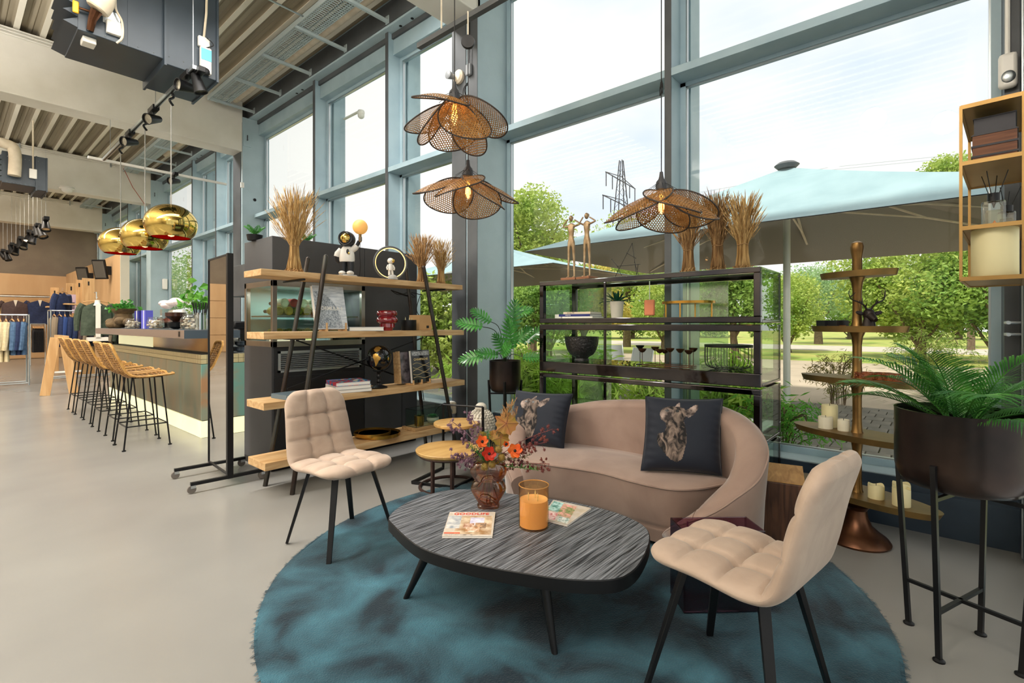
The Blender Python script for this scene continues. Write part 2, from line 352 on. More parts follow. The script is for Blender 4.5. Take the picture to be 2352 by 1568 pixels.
# glazed end wall behind the camera
e = MB().box((-8, -.6, 0), (-3.2, -.36, 5.6)).box((-3.2, -.6, 4.6), (3.84, -.36, 5.6))
ew = struct('wall_end', e, m_wallp, smooth=False)
fr = MB()
for x in (-3.2, -1.5, .2, 1.9, 3.77): fr.box((x, -.5, 0), (x + .08, -.37, 4.6))
for z in (0, 2.3, 4.52): fr.box((-3.2, -.5, z), (3.84, -.37, z + .08))
dw = struct('window_14', fr, m_blue, smooth=False)
MB().box((-3.2, -.44, .05), (3.84, -.43, 4.6)).build('pane', m_glass, dw, smooth=False)
struct('trim_40', MB().box((3.8, -.62, 0), (4.3, -.36, 5.31)), m_navy, bevel=.004, smooth=False)
dr = struct('door_1', MB().box((3.86, -.385, .02), (3.885, -.355, 3.3)), m_silver, smooth=False)
hd = MB()
for z in (1.31, 1.245): hd.tube([(3.93, -.29, z), (3.93, -.36, z)], .009, 8); hd.tube([(3.93, -.30, z), (3.8, -.30, z)], .010, 8)
hd.build('door_handle', m_silver, dr)
# ---- cable trays, brackets and pipe along the edge beam
m_tray = mat('tray_blue_steel', 'a9b6b8', .45)
def tray(y0, y1, lab):
    t = thing('cable_tray', lab, 'cable tray', (3.3, y0, 5.4), 0, 'perforated cable trays under the deck')
    r = MB()
    for x in (3.17, 3.47): r.box((x - .006, y0, 5.385), (x + .006, y1, 5.46))
    for x in (3.2, 3.235, 3.405, 3.44): r.box((x - .008, y0, 5.39), (x + .008, y1, 5.394))
    r.build('side_rail', m_tray, t, True, smooth=False)
    q = MB(); y = y0
    while y < y1:
        q.box((3.17, y, 5.388), (3.47, y + .02, 5.392)); q.box((3.31, y, 5.388), (3.33, y + .05, 5.392)); y += .045
    q.build('rung', m_tray, t, True, smooth=False, kind='stuff')
tray(4.16, 10.05, 'long perforated grey blue cable tray over the black fridge cabinet, nearest one')
tray(10.62, 16.45, 'perforated cable tray in the second bay behind the big white beam')
tray(17, 22.7, 'perforated cable tray in the third bay behind the second white beam')
bk = ['nearest the tall blue column by the shelf', 'second from the tall blue column', 'in the middle of the near tray', 'fourth from the tall blue column', 'nearest the top edge of the picture']
ys = [9.89, 8.77, 7.69, 6.63, 5.58]
for i, y in enumerate(ys + [15.9, 14.7, 13.5, 12.3, 22.0, 20.5, 19.0]):
    lab = 'grey bracket arm of the near cable tray, ' + bk[i] if i < 5 else ('grey bracket arm under the second bay cable tray, number %s from its far end' % ['one', 'two', 'three', 'four'][i - 5] if i < 9 else 'small bracket arm in the third bay, %s of three' % ['farthest', 'middle', 'nearest'][i - 9])
    t = thing('tray_bracket', lab, 'bracket', (3.93, y, 5.36), 0, 'cable tray bracket arms')
    MB().box((3.16, y - .02, 5.345), (3.92, y + .02, 5.35)).box((3.16, y - .02, 5.35), (3.92, y - .015, 5.385)).box((3.16, y + .015, 5.35), (3.92, y + .02, 5.385)).build('arm', m_tray, t, True, smooth=False)
    MB().box((3.905, y - .035, 5.335), (3.915, y + .035, 5.44)).build('wall_plate', m_tray, t, True, smooth=False)
solo('ceiling_pipe', 'cream wrapped pipe running beside the near cable tray up to the top edge', 'pipe', MB().tube([(3.62, 3, 5.52), (3.62, 10.0, 5.52)], .05, 16), m_cream)
solo('ceiling_pipe', 'thin galvanised pipe clipped under the ribbed deck at the top of the picture', 'pipe', MB().tube([Dp(600, -10, 5.6), Dp(697, 38, 6.6)], .012, 8), m_silver)
solo('ceiling_pipe', 'round flexible duct above the cable tray in the second bay', 'pipe', MB().tube([(3.62, 11, 5.5), (3.62, 14.4, 5.5)], .07, 14), m_cream)
# ---- hanging duct heaters
def heater(x0, x1, x2, y0, y1, z0, z1, lab, big):
    t = thing('heater_unit', lab, 'heater', ((x0 + x2) / 2, (y0 + y1) / 2, z0), 0, 'hanging duct heaters')
    MB().box((x0, y0, z0 + .06), (x1, y1, z1)).build('fan_box', m_duct, t, True, bevel=.006, smooth=False)
    MB().box((x1 + .003, y0 - .03, z0), (x2, y1 + .03, z1)).build('duct_box', m_duct, t, True, bevel=.006, smooth=False)
    f = MB()
    for x in (x1, x2 - .01): f.box((x - .012, y0 - .05, z0 - .02), (x + .012, y1 + .05, z1)); 
    f.box((x0 + (x1 - x0) * .55, y0 - .006, z0 + .06), (x0 + (x1 - x0) * .55 + .012, y0, z1))
    f.build('flange', m_duct, t, True, smooth=False)
    for k in range(int((z1 - z0 - .05) / .11)):
        z = z0 + .08 + k * .11; l = MB(); l.add([(x0, y0, z), (x0, y1, z), (x0 - .11, y1, z + .03), (x0 - .11, y0, z + .03), (x0, y0, z + .10), (x0, y1, z + .10)], [(0, 1, 2, 3), (3, 2, 5, 4), (0, 3, 4), (1, 5, 2)])
        l.build('louvre', m_duct, t, True, smooth=False)
    s = MB()
    for i in range(9):
        for z in (z0 + .09, z1 - .1): s.sph((x0 + .08 + i * (x2 - x0 - .16) / 8, y0 - (.0 if x0 + .08 + i * (x2 - x0 - .16) / 8 < x1 else .03), z), .007, 6, 4)
    s.build('rivet', m_silver, t, True)
    if big:
        MB().box((x0 + .05, y0 + .08, z0 - .0), (x0 + .16, y0 + .22, z0 + .06)).build('drain_pump', m_white, t, True, bevel=.008)
        b = Yp(262, 65, y0 - .02); MB().cb(b, (.13, .05, .14)).build('junction_box', m_white, t, True, bevel=.008)
        b = Yp(468, 98, y0 - .05); MB().cb(b, (.12, .05, .12)).build('junction_box', m_white, t, True, bevel=.012)
        b = Yp(472, 140, y0 - .07); MB().cb(b, (.115, .06, .3)).build('actuator', m_white, t, True, bevel=.012)
        MB().cb(b + V((0, -.032, .06)), (.105, .006, .13)).build('actuator_label', mat('cyan_label', '5fb6d6', .4), t, True)
        k = MB(); k.sph(b + V((0, -.02, -.13)), (.045, .02, .045)); k.build('actuator_knob', m_black, t, True)
        MB().cb(Yp(256, 42, y0 - .004), (.14, .004, .14)).build('rating_plate', m_silver, t, True)
        MB().tube([Yp(475, -20, y0 - .06), Yp(474, 30, y0 - .06), Yp(468, 88, y0 - .06)], .013, 8).build('cable', m_cream, t, True)
        MB().tube(catmull([Yp(266, -20, y0 - .05), Yp(266, 20, y0 - .05), Yp(280, 50, y0 - .06), Yp(281, 85, y0 - .06), Yp(268, 99, y0 - .03)]), .011, 8).build('cable', m_cream, t, True)
        MB().tube(catmull([b + V((.0, -.0, .15)), b + V((.07, -.04, .2)), b + V((.0, -.03, .26))]), .006, 6).build('cable', m_black, t, True)
        p = [Yp(248, -60, y0 - .14), Yp(236, 0, y0 - .14), Yp(222, 22, y0 - .12)]
        MB().tube(catmull(p, 5), [.1] * 8 + [.1, .098, .085][:max(0, len(catmull(p, 5)) - 8)], 20).build('insulated_pipe', m_cream, t, True)
        v = MB().tube([Yp(222, 24, y0 - .11), Yp(212, 45, y0 - .06), Yp(207, 70, y0 - .01)], [.05, .035, .03], 10); v.tube([Yp(182, 18, y0 - .05), Yp(212, 28, y0 - .05)], .012, 6); v.build('valve', m_bronze, t, True)
        MB().cb(Yp(174, 16, y0 - .06), (.05, .02, .12)).build('valve_handle', mat('yellow_plastic', 'd9a520', .4), t, True, bevel=.01)
    else:
        MB().tube(catmull([(x0 - .6, y0 - .12, z1 + .12), (x0 - .0, y0 - .12, z1 + .12), (x0 + .17, y0 - .12, z1 + .0), (x0 + .17, y0 - .12, z0 + .2)]), .1, 16).build('insulated_pipe', m_cream, t, True)
        MB().cb((x0 + .45, y0 - .04, z0 + .32), (.12, .05, .2)).build('junction_box', m_white, t, True, bevel=.01)
        MB().tube([(x0 + .45, y0 - .03, 5.55), (x0 + .45, y0 - .03, z0 + .4)], .015, 6).build('cable', m_cream, t, True)
    return t
heater(.89, 1.62, 2.15, 6.5, 7.3, 4.19, 5.3, 'big dark blue duct heater hanging at the top left with pipes and a blue actuator', True)
heater(.80, 1.3, 1.47, 14.3, 15.1, 4.12, 4.82, 'small dark blue duct heater hanging at the left edge in the second bay', False)
# ---- light track, pendant rail
def spot(name, c, aim, lab, grp, s=1., lit=False, wire=None):
    c = V(c); t = thing(name, lab, 'spotlight', c, 0, grp); aim = V(aim).normalized(); q = aim.to_track_quat('Z', 'Y').to_matrix().to_4x4()
    h = MB(); h.lathe([(.028 * s, -.09 * s), (.034 * s, -.08 * s), (.055 * s, .07 * s), (.057 * s, .08 * s), (.05 * s, .08 * s), (.045 * s, .06 * s)], 18); h.xf(q); h.build('lamp_head', m_black, t)
    l = MB(); l.lathe([(1e-6, .062 * s), (.047 * s, .062 * s)], 14); l.xf(q); l.build('lens', mat('lit_lens', 'ffe6c0', .4, emit=6.) if lit else mat('lamp_lens', 'c9c4b5', .2, .8), t)
    MB().box((-.03 * s, -.11 * s, .07 * s), (.03 * s, .09 * s, .12 * s)).build('driver_box', m_black, t, bevel=.006)
    MB().tube([(0, 0, .0), (0, 0, .08 * s)], .01 * s, 6).build('swivel', m_black, t)
    if wire: MB().tube([(0, 0, .1), (0, 0, wire - c.z)], .003, 4).build('wire', m_silver, t)
    return t
a = Xp(447, 155, 1.8); b = Xp(238, 360, 1.8)
ya, yb, zt = a.y, b.y, 4.1
t = thing('light_track', 'silver black ceiling light track above the bar stools', 'track', (1.8, ya, zt))
MB().box((1.78, ya, zt - .02), (1.82, yb, zt + .02)).build('rail', m_silver, t, True, smooth=False)
MB().box((1.792, ya, zt - .023), (1.808, yb, zt - .019)).build('slot', m_black, t, True, smooth=False)
for y in (ya + .05, ya + 1.5, yb - .5): MB().tube([(1.8, y, zt), (1.8, y, 5.6)], .004, 4).build('wire', m_silver, t, True)
solo('light_track', 'thin white light rail crossing above the gold pendant lamps to the window', 'track', MB().box((1.6, yb + .02, zt - .02), (3.72, yb + .06, zt + .02)), m_white, smooth=False)
for i, (px, py, aim, lab) in enumerate([(455, 188, (.25, -.1, -.9), 'upright black cone spotlight at the near end of the track'), (428, 183, (-.8, -.2, -.1), 'flat black spotlight at the near end of the track pointing left'), (352, 262, (-.75, -.5, -.35), 'round black spotlight halfway along the bar track'), (298, 308, (-.8, -.4, -.25), 'last black spotlight at the far end of the bar track')]):
    p = Xp(px, py, 1.8 if i != 0 else 1.86); spot('track_spotlight', (p.x, p.y, zt - .13), aim, lab, 'spotlights on the bar track', 1.25)
p = Yp(400, 395, yb + .04); spot('track_spotlight', (p.x, p.y, zt - .13), (-.8, -.4, -.2), 'black spotlight on the thin white rail in front of the windows', 'spotlights on the bar track', 1.2)
for i in range(11):
    f = i / 10; px = 105 - f * 98; py = 522 + f * 68 + (6 if i % 2 else -4)
    p = Dp(px, py, 12 + 5 * f); spot('hanging_spotlight', p, (random.uniform(-.3, .6), random.uniform(-.6, .1), -.9), 'small black spotlight on a long wire above the clothes, ' + ['nearest of the row', 'second of the row', 'third of the row', 'fourth of the row', 'fifth, mid row', 'sixth, mid row', 'seventh of the row', 'eighth of the row', 'ninth of the row', 'second to last of the row', 'last one by the left edge'][i], 'wire hung spotlights', 1.7, lit=i in (4, 8), wire=5.63)
# ---- gold pendants
def goldpend(px, py, lab):
    d0 = Xp(px, py, 1.8); R = .275; t = thing('gold_pendant', lab, 'pendant lamp', d0, 0, 'gold globe pendants')
    prof = []
    for i in range(24):
        a = -pi / 2 + pi * i / 23; prof.append((R * cos(a) if i < 23 else 1e-5, R * .86 * sin(a)))
    prof = [(r, z) for r, z in prof if z > -R * .66]; pr = [(prof[0][0] - .012, prof[0][1])] + prof
    MB().lathe(pr[1:], 48, cap=False).build('globe', m_gold, t)
    inn = [(r * .965, z * .965) for r, z in prof]; MB().lathe(inn, 32, cap=False).build('inner_shell', mat('red_copper_inside', 'c8281a', .15, .6), t)
    MB().lathe([(1e-5, -.15), (.03, -.14), (.05, -.06), (.03, .0), (.02, .06)], 16).build('bulb', mat('warm_bulb', 'ffb070', .4, emit=3.), t)
    MB().tube([(0, 0, R * .76), (0, 0, zt - d0.z - .12)], .006, 6).build('cord', mat('clear_cord', '8d8a84', .4), t)
    MB().tube(catmull([(0, 0, zt - d0.z), (.03, .02, zt - d0.z - .06), (-.02, -.02, zt - d0.z - .12), (.02, 0, zt - d0.z - .17)]), .014, 6).build('cord_loops', m_black, t)
goldpend(393, 515, 'polished gold globe pendant, rightmost and highest of three over the bar')
goldpend(333, 543, 'polished gold globe pendant, middle one of three over the bar')
goldpend(277, 558, 'polished gold globe pendant, leftmost and lowest of three over the bar')
# ---- camera dome and sensors
t = thing('dome_camera', 'small white dome camera outside the middle left window', 'camera', (4.5, 7.15, 4.75))
MB().lathe([(.05, .06), (.06, .03), (.055, 0)], 20).sph((0, 0, -.02), .055).build('dome', m_white, t)
MB().box((-.02, -.02, .05), (.02, .57, .07)).build('arm', m_white, t)
p = Yp(150, 452, 16.45); t = thing('dome_camera', 'white dome camera hanging under the second white beam', 'camera', (p.x, 16.2, 4.62))
MB().lathe([(.14, .06), (.15, .02), (.13, 0)], 20).sph((0, 0, 0), (.11, .11, .09)).build('dome', m_white, t); MB().box((-.03, 0, .05), (.03, .35, .09)).build('arm', m_silver, t)
p = Yp(1056, 180, 3.7); p = Xp(1056, 178, 3.735)
t = thing('wall_siren', 'round cream siren with a black horn on the near column', 'sensor', p)
k = MB().lathe([(.075, 0), (.075, .03), (.05, .05)], 24); k.xf(Mx.Rotation(-pi / 2, 4, 'Y')); k.build('base', m_cream, t)
k = MB().lathe([(.02, 0), (.035, .05), (.045, .09), (.03, .1)], 16); k.xf(Mx.Translation((-.04, .05, 0)) @ Mx.Rotation(-pi / 2, 4, 'Y')); k.build('horn', mat('grey_plastic', '8d9093', .4), t)
p = Xp(1080, 162, 3.74); t = thing('socket_box', 'small grey cable box with looped wires high on the near column', 'socket', p)
MB().box((-.04, -.035, -.06), (0, .035, .06)).build('box', mat('grey_plastic', '8d9093', .4), t, bevel=.01)
MB().tube([(-.02, -.01, .06), (-.02, -.01, 1.0)], .006, 6).build('conduit', m_black, t)
p = Xp(2322, 165, 3.99); t = thing('motion_sensor', 'white curved motion sensor on the dark corner post at the right edge', 'sensor', (3.99, -.31, p.z))
k = MB(); k.box((-.05, -.04, -.1), (0, .04, .1)); k.build('housing', m_white, t, bevel=.02); MB().sph((-.05, 0, -.04), (.012, .03, .035)).build('lens', m_silver, t)
MB().tube([(-.01, 0, .1), (-.01, 0, 2.2)], .012, 8).build('conduit', m_white, t)
p = Yp(380, 652, 16.4); solo('thermostat', 'small white wall control on the blue column behind the bar', 'switch', MB().box((p.x - .06, 16.42, p.z - .15), (p.x + .06, 16.49, p.z + .15)), m_white, bevel=.02)
p = Yp(539, 422, 10.1); t = thing('sensor_box', 'small white box on a thin rod beside the near end of the white rail', 'sensor', (3.77, 10.1, p.z)); MB().box((-.03, -.04, -.05), (.03, .0, .05)).build('box', m_white, t, bevel=.005); MB().tube([(0, -.02, .05), (0, -.02, 1.2)], .006, 6).build('rod', m_silver, t)
p = Yp(547, 643, 10.1); t = thing('framed_certificate', 'small framed certificate on the grey side of the column behind the mirror', 'picture', (3.775, 10.38, p.z)); MB().box((-.02, -.14, -.2), (0, .14, .2)).build('frame', m_bronze, t, bevel=.004); MB().box((-.024, -.11, -.17), (-.02, .11, .17)).build('sheet', m_white, t)
# red wires
solo('red_cable', 'thin red cable slanting from the ceiling to the column behind the gold pendants', 'cable', MB().tube([Yp(284, 387, 16.3), Yp(305, 430, 16.3), Yp(333, 470, 16.3)], .008, 5), mat('red_wire', 'a8452e', .5))
# ============================================================ outdoors
GZ = -.06
m_pave = mat('pale_paving', 'b9a892', .8, c2='a99a85', scale=1.2, detail=8, bump=.2, bs=30)
m_grass = mat('grass', '7f9a3e', .9, c2='b7ad62', scale=.7, detail=8, bump=.4, bs=40)
m_asph = mat('pale_road', 'c2b8aa', .85, c2='b3a999', scale=2)
g = struct('ground', MB().box((4.27, -60, -.3), (120, 140, GZ)), m_grass, smooth=False)
struct('path', MB().box((9.6, -40, GZ), (21, 60, GZ + .01)), m_pave, smooth=False)
struct('road', MB().box((30, -80, GZ), (37, 140, GZ + .015)), m_asph, smooth=False)
# block paving
pb = struct('pavement', MB().box((4.9, -4, GZ), (9.6, 14, GZ + .02)), mat('moss_joint', '6c7a3c', .9, c2='8b8a5c', scale=8), smooth=False)
m_blk = mat('paving_block', '77736a', .85, c2='8d887c', scale=3, bump=.3, bs=60)
blk = MB().box((-.145, -.1, 0), (.145, .1, .035)).build('block', m_blk, pb, bevel=.008, smooth=False)
blk.location = (5.2, -1.2, GZ + .015)
rest = MB(); n = 0
for i in range(15):
    for j in range(66):
        x = 5.2 + i * .3; y = -2.2 + j * .212 + (i % 2) * .1
        if i < 13 and .0 < y < 4.6:
            if n: c = blk.copy(); S.collection.objects.link(c)
            else: c = blk
            c.location = (x, y, GZ + .012 + random.uniform(0, .006)); c.rotation_euler = (0, 0, random.uniform(-.02, .02)); n += 1
        else: rest.box((x - .145, y - .1, GZ), (x + .145, y + .1, GZ + .048))
rest.build('paving_blocks', m_blk, pb, kind='stuff', smooth=False)
# kerb blocks + pebble bed
kb = struct('kerb', MB().box((4.8, -4, GZ - .02), (4.9, 14, GZ + .02)), m_pave, smooth=False)
kk = MB().box((-.05, -.24, 0), (.05, .24, .09)).build('kerb_stone', mat('kerb_concrete', 'a39a8c', .9, c2='8f8778', scale=9, bump=.4), kb, bevel=.008, smooth=False); kk.location = (4.85, -1.0, GZ)
for j in range(1, 16):
    c = kk.copy(); S.collection.objects.link(c); c.location = (4.85, -1.0 + j * .5, GZ)
m_peb = mat('pebble', 'b9b3a8', .8, c2='8a7f70', scale=7)
mbp = MB()
for i in range(2600):
    x = random.uniform(4.28, 4.8); y = random.uniform(-1.2, 6); r = random.uniform(.008, .02)
    mbp.sph((x, y, GZ + .01), (r * random.uniform(1, 1.7), r * random.uniform(1, 1.6), r * .6), 6, 4)
tag(mbp.build('pebble_bed', m_peb), 'bed of grey pebbles outside along the window foot', 'pebbles', kind='stuff')
def leafmesh(pts, size, asp=.5, droop=0., dirf=None, curl=.2):
    mb = MB()
    for p in pts:
        s = size * random.uniform(.6, 1.3); d = V((random.gauss(0, 1), random.gauss(0, 1), random.gauss(0, .7) - droop)) if dirf is None else dirf(p)
        d.normalize(); u = d.cross(V((random.gauss(0, 1), random.gauss(0, 1), random.gauss(0, 1))))
        if u.length < .05: continue
        u.normalize(); p = V(p); w = s * asp * .5; nn = d.cross(u) * s * curl
        mb.v += [tuple(p), tuple(p + d * s * .5 + u * w + nn), tuple(p + d * s), tuple(p + d * s * .5 - u * w + nn)]; k = len(mb.v) - 4
        mb.f.append((k, k + 1, k + 2, k + 3)); mb.m.append(0)
    return mb
def blobpts(blobs, n):
    out = []; tot = sum(b[3] * b[3] for b in blobs)
    for (x, y, z, r, sq) in blobs:
        for i in range(int(n * r * r / tot)):
            a = random.uniform(0, 2 * pi); t = random.uniform(-1, 1); q = sqrt(1 - t * t); k = r * random.uniform(.45, 1.05)
            out.append((x + k * q * cos(a), y + k * q * sin(a), z + k * t * sq))
    return out
def fol(name, c1, c2): return mat(name, c1, .6, c2=c2, scale=1.3, tl=.45, ramp=(.3, .7))
m_f1 = fol('foliage_fresh', '8fb14c', 'cfd878'); m_f2 = fol('foliage_mid', '719b45', 'aac663'); m_f3 = fol('foliage_yellow', 'c3bd5c', 'e2cd74'); m_f4 = fol('foliage_bluegreen', '86ad78', 'b7d09c')
m_bark = mat('bark', '5d4c3a', .9, c2='76644d', scale=10, bump=.5)
def tree(lab, px, d, z0, top, rad, m, n=9000, nb=9, cat='tree', name='tree', leaf=.16, grp='trees beyond the road', sq=.9):
    n = int(n * 1.7)
    p = Dp(px, 745, d); t = thing(name, lab, cat, (p.x, p.y, GZ), random.uniform(0, 6), grp)
    bl = [(0, 0, (z0 + top) / 2, rad * .8, (top - z0) / 2 / rad)]
    for i in range(nb):
        a = random.uniform(0, 2 * pi); q = rad * random.uniform(.3, .75); zz = random.uniform(z0 + rad * .25, top - rad * .25)
        bl.append((q * cos(a), q * sin(a), zz, rad * random.uniform(.3, .5), .8))
    leafmesh(blobpts(bl, n), leaf, .6).build('foliage', m, t, smooth=False, kind='stuff')
    k = MB(); k.tube([(0, 0, 0), (.1, .05, z0), (0, 0, top * .75)], [rad * .07 + .04, rad * .05 + .03, .03], 8)
    for i in range(5):
        a = i * 1.3; k.tube([(0.05, 0, z0 * .9), (rad * .35 * cos(a), rad * .35 * sin(a), z0 + (top - z0) * .35), (rad * .6 * cos(a), rad * .6 * sin(a), z0 + (top - z0) * .6)], [.06, .04, .02], 5)
    k.build('trunk', m_bark, t); return t
tree('tall light green tree at the left edge of the big window, above the small parasol', 1222, 22, 3.0, 7.4, 2.6, m_f1, 9000)
tree('yellowing tree seen between the parasols left of the glass shelf centre', 1340, 24, .8, 4.6, 2.2, m_f3, 7000)
tree('green treetop under the pylon behind the big parasol', 1440, 30, 2.5, 8.9, 3.1, m_f1, 8000)
tree('round bush tree behind the upper right part of the glass shelf', 1690, 20, .9, 4.2, 1.9, m_f2, 8000)
tree('broad tree right behind the brass tiered stand', 1880, 34, 1.6, 5.4, 3.4, m_f4, 7000)
tree('large spreading green tree filling the right of the window', 2110, 19, .5, 4.9, 2.9, m_f1, 14000, 14)
tree('large dense tree at the far right behind the hanging brass shelf', 2290, 17, .3, 5.0, 2.6, m_f2, 12000, 12)
tree('tall tree top rising above the parasol beside the hanging brass shelf', 2230, 26, 5.5, 10.4, 1.9, m_f1, 6000)
tree('tree behind the left end of the glass shelf', 1255, 19, .2, 4.0, 2.1, m_f2, 8000)
tree('light tree behind the middle of the glass shelf', 1530, 26, .2, 4.4, 2.6, m_f1, 8000)
tree('bright tree left of the brass tiered stand', 1810, 24, .2, 4.3, 2.0, m_f1, 7000)
tree('green tree outside seen past the end of the oak plank shelf', 1010, 14, .0, 3.0, 2.2, m_f1, 7000)
tree('tree seen through the narrow windows behind the espresso machine', 445, 30, .0, 6, 3., m_f2, 5000)
tree('tree seen through the far windows behind the bar jars', 320, 45, .0, 8, 4., m_f1, 5000)
for i, (px, d, tp) in enumerate([(1150, 46, 5.5), (1300, 50, 6), (1450, 48, 5), (1600, 52, 5.5), (1950, 46, 5.5), (2080, 50, 5.8), (2200, 45, 6)]):
    tree('distant green tree in the belt beyond the road, ' + ['far left', 'second from left', 'third from left', 'middle', 'third from right', 'second from right', 'far right'][i], px, d, .2, tp, 4.5, m_f4 if i % 2 else m_f2, 5000, 8, leaf=.3)
# shrubs close to the window
def bamboo(lab, p, h, w, n, m, name='bamboo_shrub', size=.16):
    t = thing(name, lab, 'shrub', (p[0], p[1], GZ), 0, 'shrubs outside the window'); pts = []; k = MB(); st = MB()
    for i in range(26):
        a = random.uniform(0, 2 * pi); q = w * random.uniform(.2, 1); e = V((q * cos(a) * .75, q * sin(a), h * random.uniform(.55, 1.0) * (1.05 - .4 * q / w)))
        c = catmull([(0.1 * cos(a), .1 * sin(a), 0), (e.x * .4, e.y * .4, e.z * .75), tuple(e), (e.x * 1.15, e.y * 1.15, e.z * .92)], 4); k.tube(c, .006, 4)
        for j in range(n // 26): pts.append(tuple(random.choice(c[2:]) + V((random.gauss(0, .06), random.gauss(0, .06), random.gauss(0, .05)))))
    leafmesh(pts, size, .14, .5, curl=.05).build('leaves', m, t, smooth=False, kind='stuff')
    k.build('canes', m_bark, t)
m_bam = fol('bamboo_leaf', 'a2cc4c', 'e2ee86')
bamboo('bushy bamboo outside behind the black textured bowl', Xp(1330, 870, 5.25), 1.15, .7, 2600, m_bam, size=.19)
bamboo('bamboo clump outside at the left end of the glass shelf', Xp(1215, 870, 5.0), 1.2, .5, 2200, m_bam, size=.17)
bamboo('low bamboo outside behind the wire candle cups', Xp(1500, 870, 5.6), .95, .35, 1100, m_bam)
bamboo('bamboo bush outside behind the wire basket', Xp(1680, 870, 5.3), 1.12, .5, 2200, m_bam, size=.19)
bamboo('dense bamboo outside seen past the end of the oak plank shelf', (5.2, 5.0), 1.3, .7, 2600, m_bam, size=.2)
bamboo('fern like shrub outside at the right end of the glass shelf', (5.0, 1.1), .95, .42, 1200, fol('fern_leaf', '4f9a35', '86c24e'), 'fern_shrub', .1)
bamboo('thin stemmed shrub with reddish leaf tips outside left of the brass stand', Gp(1925, 930, GZ), 1.0, .45, 1500, fol('nandina', '6f8f3a', 'b08a4a'), 'upright_shrub', .09)
bamboo('wide leafy shrub outside behind the palm', Gp(2130, 905, GZ), 1.35, .9, 2600, fol('shrub_leaf', '7a9a44', 'a8a850'), 'leafy_shrub', .11)
# parasols
m_cv = mat('parasol_canvas_top', '8ba5ac', .8, c2='97b0b6', scale=2); m_cvu = mat('parasol_underside', '8b867d', .9)
def parasol(cx, cy, hx, hy, ze, za, lab):
    t = thing('parasol', lab, 'parasol', (cx, cy, GZ), 0, 'parasols on the terrace'); e = ze - GZ; a = za - GZ
    C = [(-hx, -hy, e), (hx, -hy, e), (hx, hy, e), (-hx, hy, e)]; mb = MB()
    def pt(i, f, g):  # panel i, f along the edge, g towards the apex
        A, B = V(C[i]), V(C[(i + 1) % 4]); p = A.lerp(B, f); p.z += -.0 * sin(pi * f); q = p.lerp(V((0, 0, a)), g); q.z -= .16 * sin(pi * g) * (.4 + .6 * sin(pi * f)); return q
    for i in range(4):
        mb.grid(lambda u, v: tuple(pt(i, u, v)), 8, 8, 0); mb.grid(lambda u, v: tuple(pt(i, 1 - u, v) - V((0, 0, .012))), 8, 8, 1)
    mb.build('canopy', [m_cv, m_cvu], t)
    MB().tube([(0, 0, 0), (0, 0, a - .05)], .05, 16).build('pole', mat('pale_pole', 'c9ccc4', .35, .3), t)
    MB().lathe([(.12, a - .02), (.17, a + .03), (.12, a + .07), (1e-5, a + .09)], 20).build('cap', m_blued, t)
    for i in range(8):
        if i < 4: q = V(C[i]) * .98
        else: q = V(C[i - 4]).lerp(V(C[(i - 3) % 4]), .5)
        q.z = e - .0; A = V((0, 0, a - .1)); B = V((q.x * .98, q.y * .98, e + .02)); mid = A.lerp(B, .5) + V((0, 0, -.17))
        r = MB(); r.bar(A, mid, .03, .02); r.bar(mid, B, .03, .02); r.build('rib', m_cream, t, smooth=False)
        MB().bar((0, 0, a - .62), mid, .022, .018).build('strut', m_cream, t, smooth=False)
    MB().lathe([(.08, a - .68), (.09, a - .6), (.07, a - .55)], 14).build('hub', m_cream, t)
    MB().box((-.35, -.35, 0), (.35, .35, .06)).build('base', mat('grey_base', '8b8a84', .7), t, bevel=.02)
parasol(8.3, 1.7, 2.2, 3.3, 2.47, 3.66, 'huge pale blue parasol outside over the right half of the window')
parasol(10.6, 9.5, 2.2, 3.4, 2.6, 3.55, 'second pale parasol farther left behind the bronze figures')
# terrace chair and table
def tchair(lab, p, rz):
    t = thing('terrace_chair', lab, 'chair', (p[0], p[1], GZ), rz, 'terrace furniture'); m = m_silver
    MB().cb((0, -.25, .7), (.46, .015, .5), Mx.Rotation(.2, 3, 'X')).build('backrest', mat('grey_sling', 'b9bcbb', .6), t)
    MB().cb((0, 0, .42), (.46, .45, .015)).build('seat', mat('grey_sling', 'b9bcbb', .6), t)
    for s in (-1, 1):
        MB().tube([(s * .25, .23, 0), (s * .25, .2, .62), (s * .25, -.22, .64)], .013, 8).build('armrest', m, t)
        MB().tube([(s * .25, -.26, 0), (s * .25, -.18, .42), (s * .25, -.3, .95)], .013, 8).build('frame', m, t)
tchair('grey metal terrace chair outside behind the glass shelf', Gp(1413, 905, GZ), 2.4)
tchair('second grey terrace chair outside nearer the window beside the first', Gp(1448, 925, GZ), 1.2)
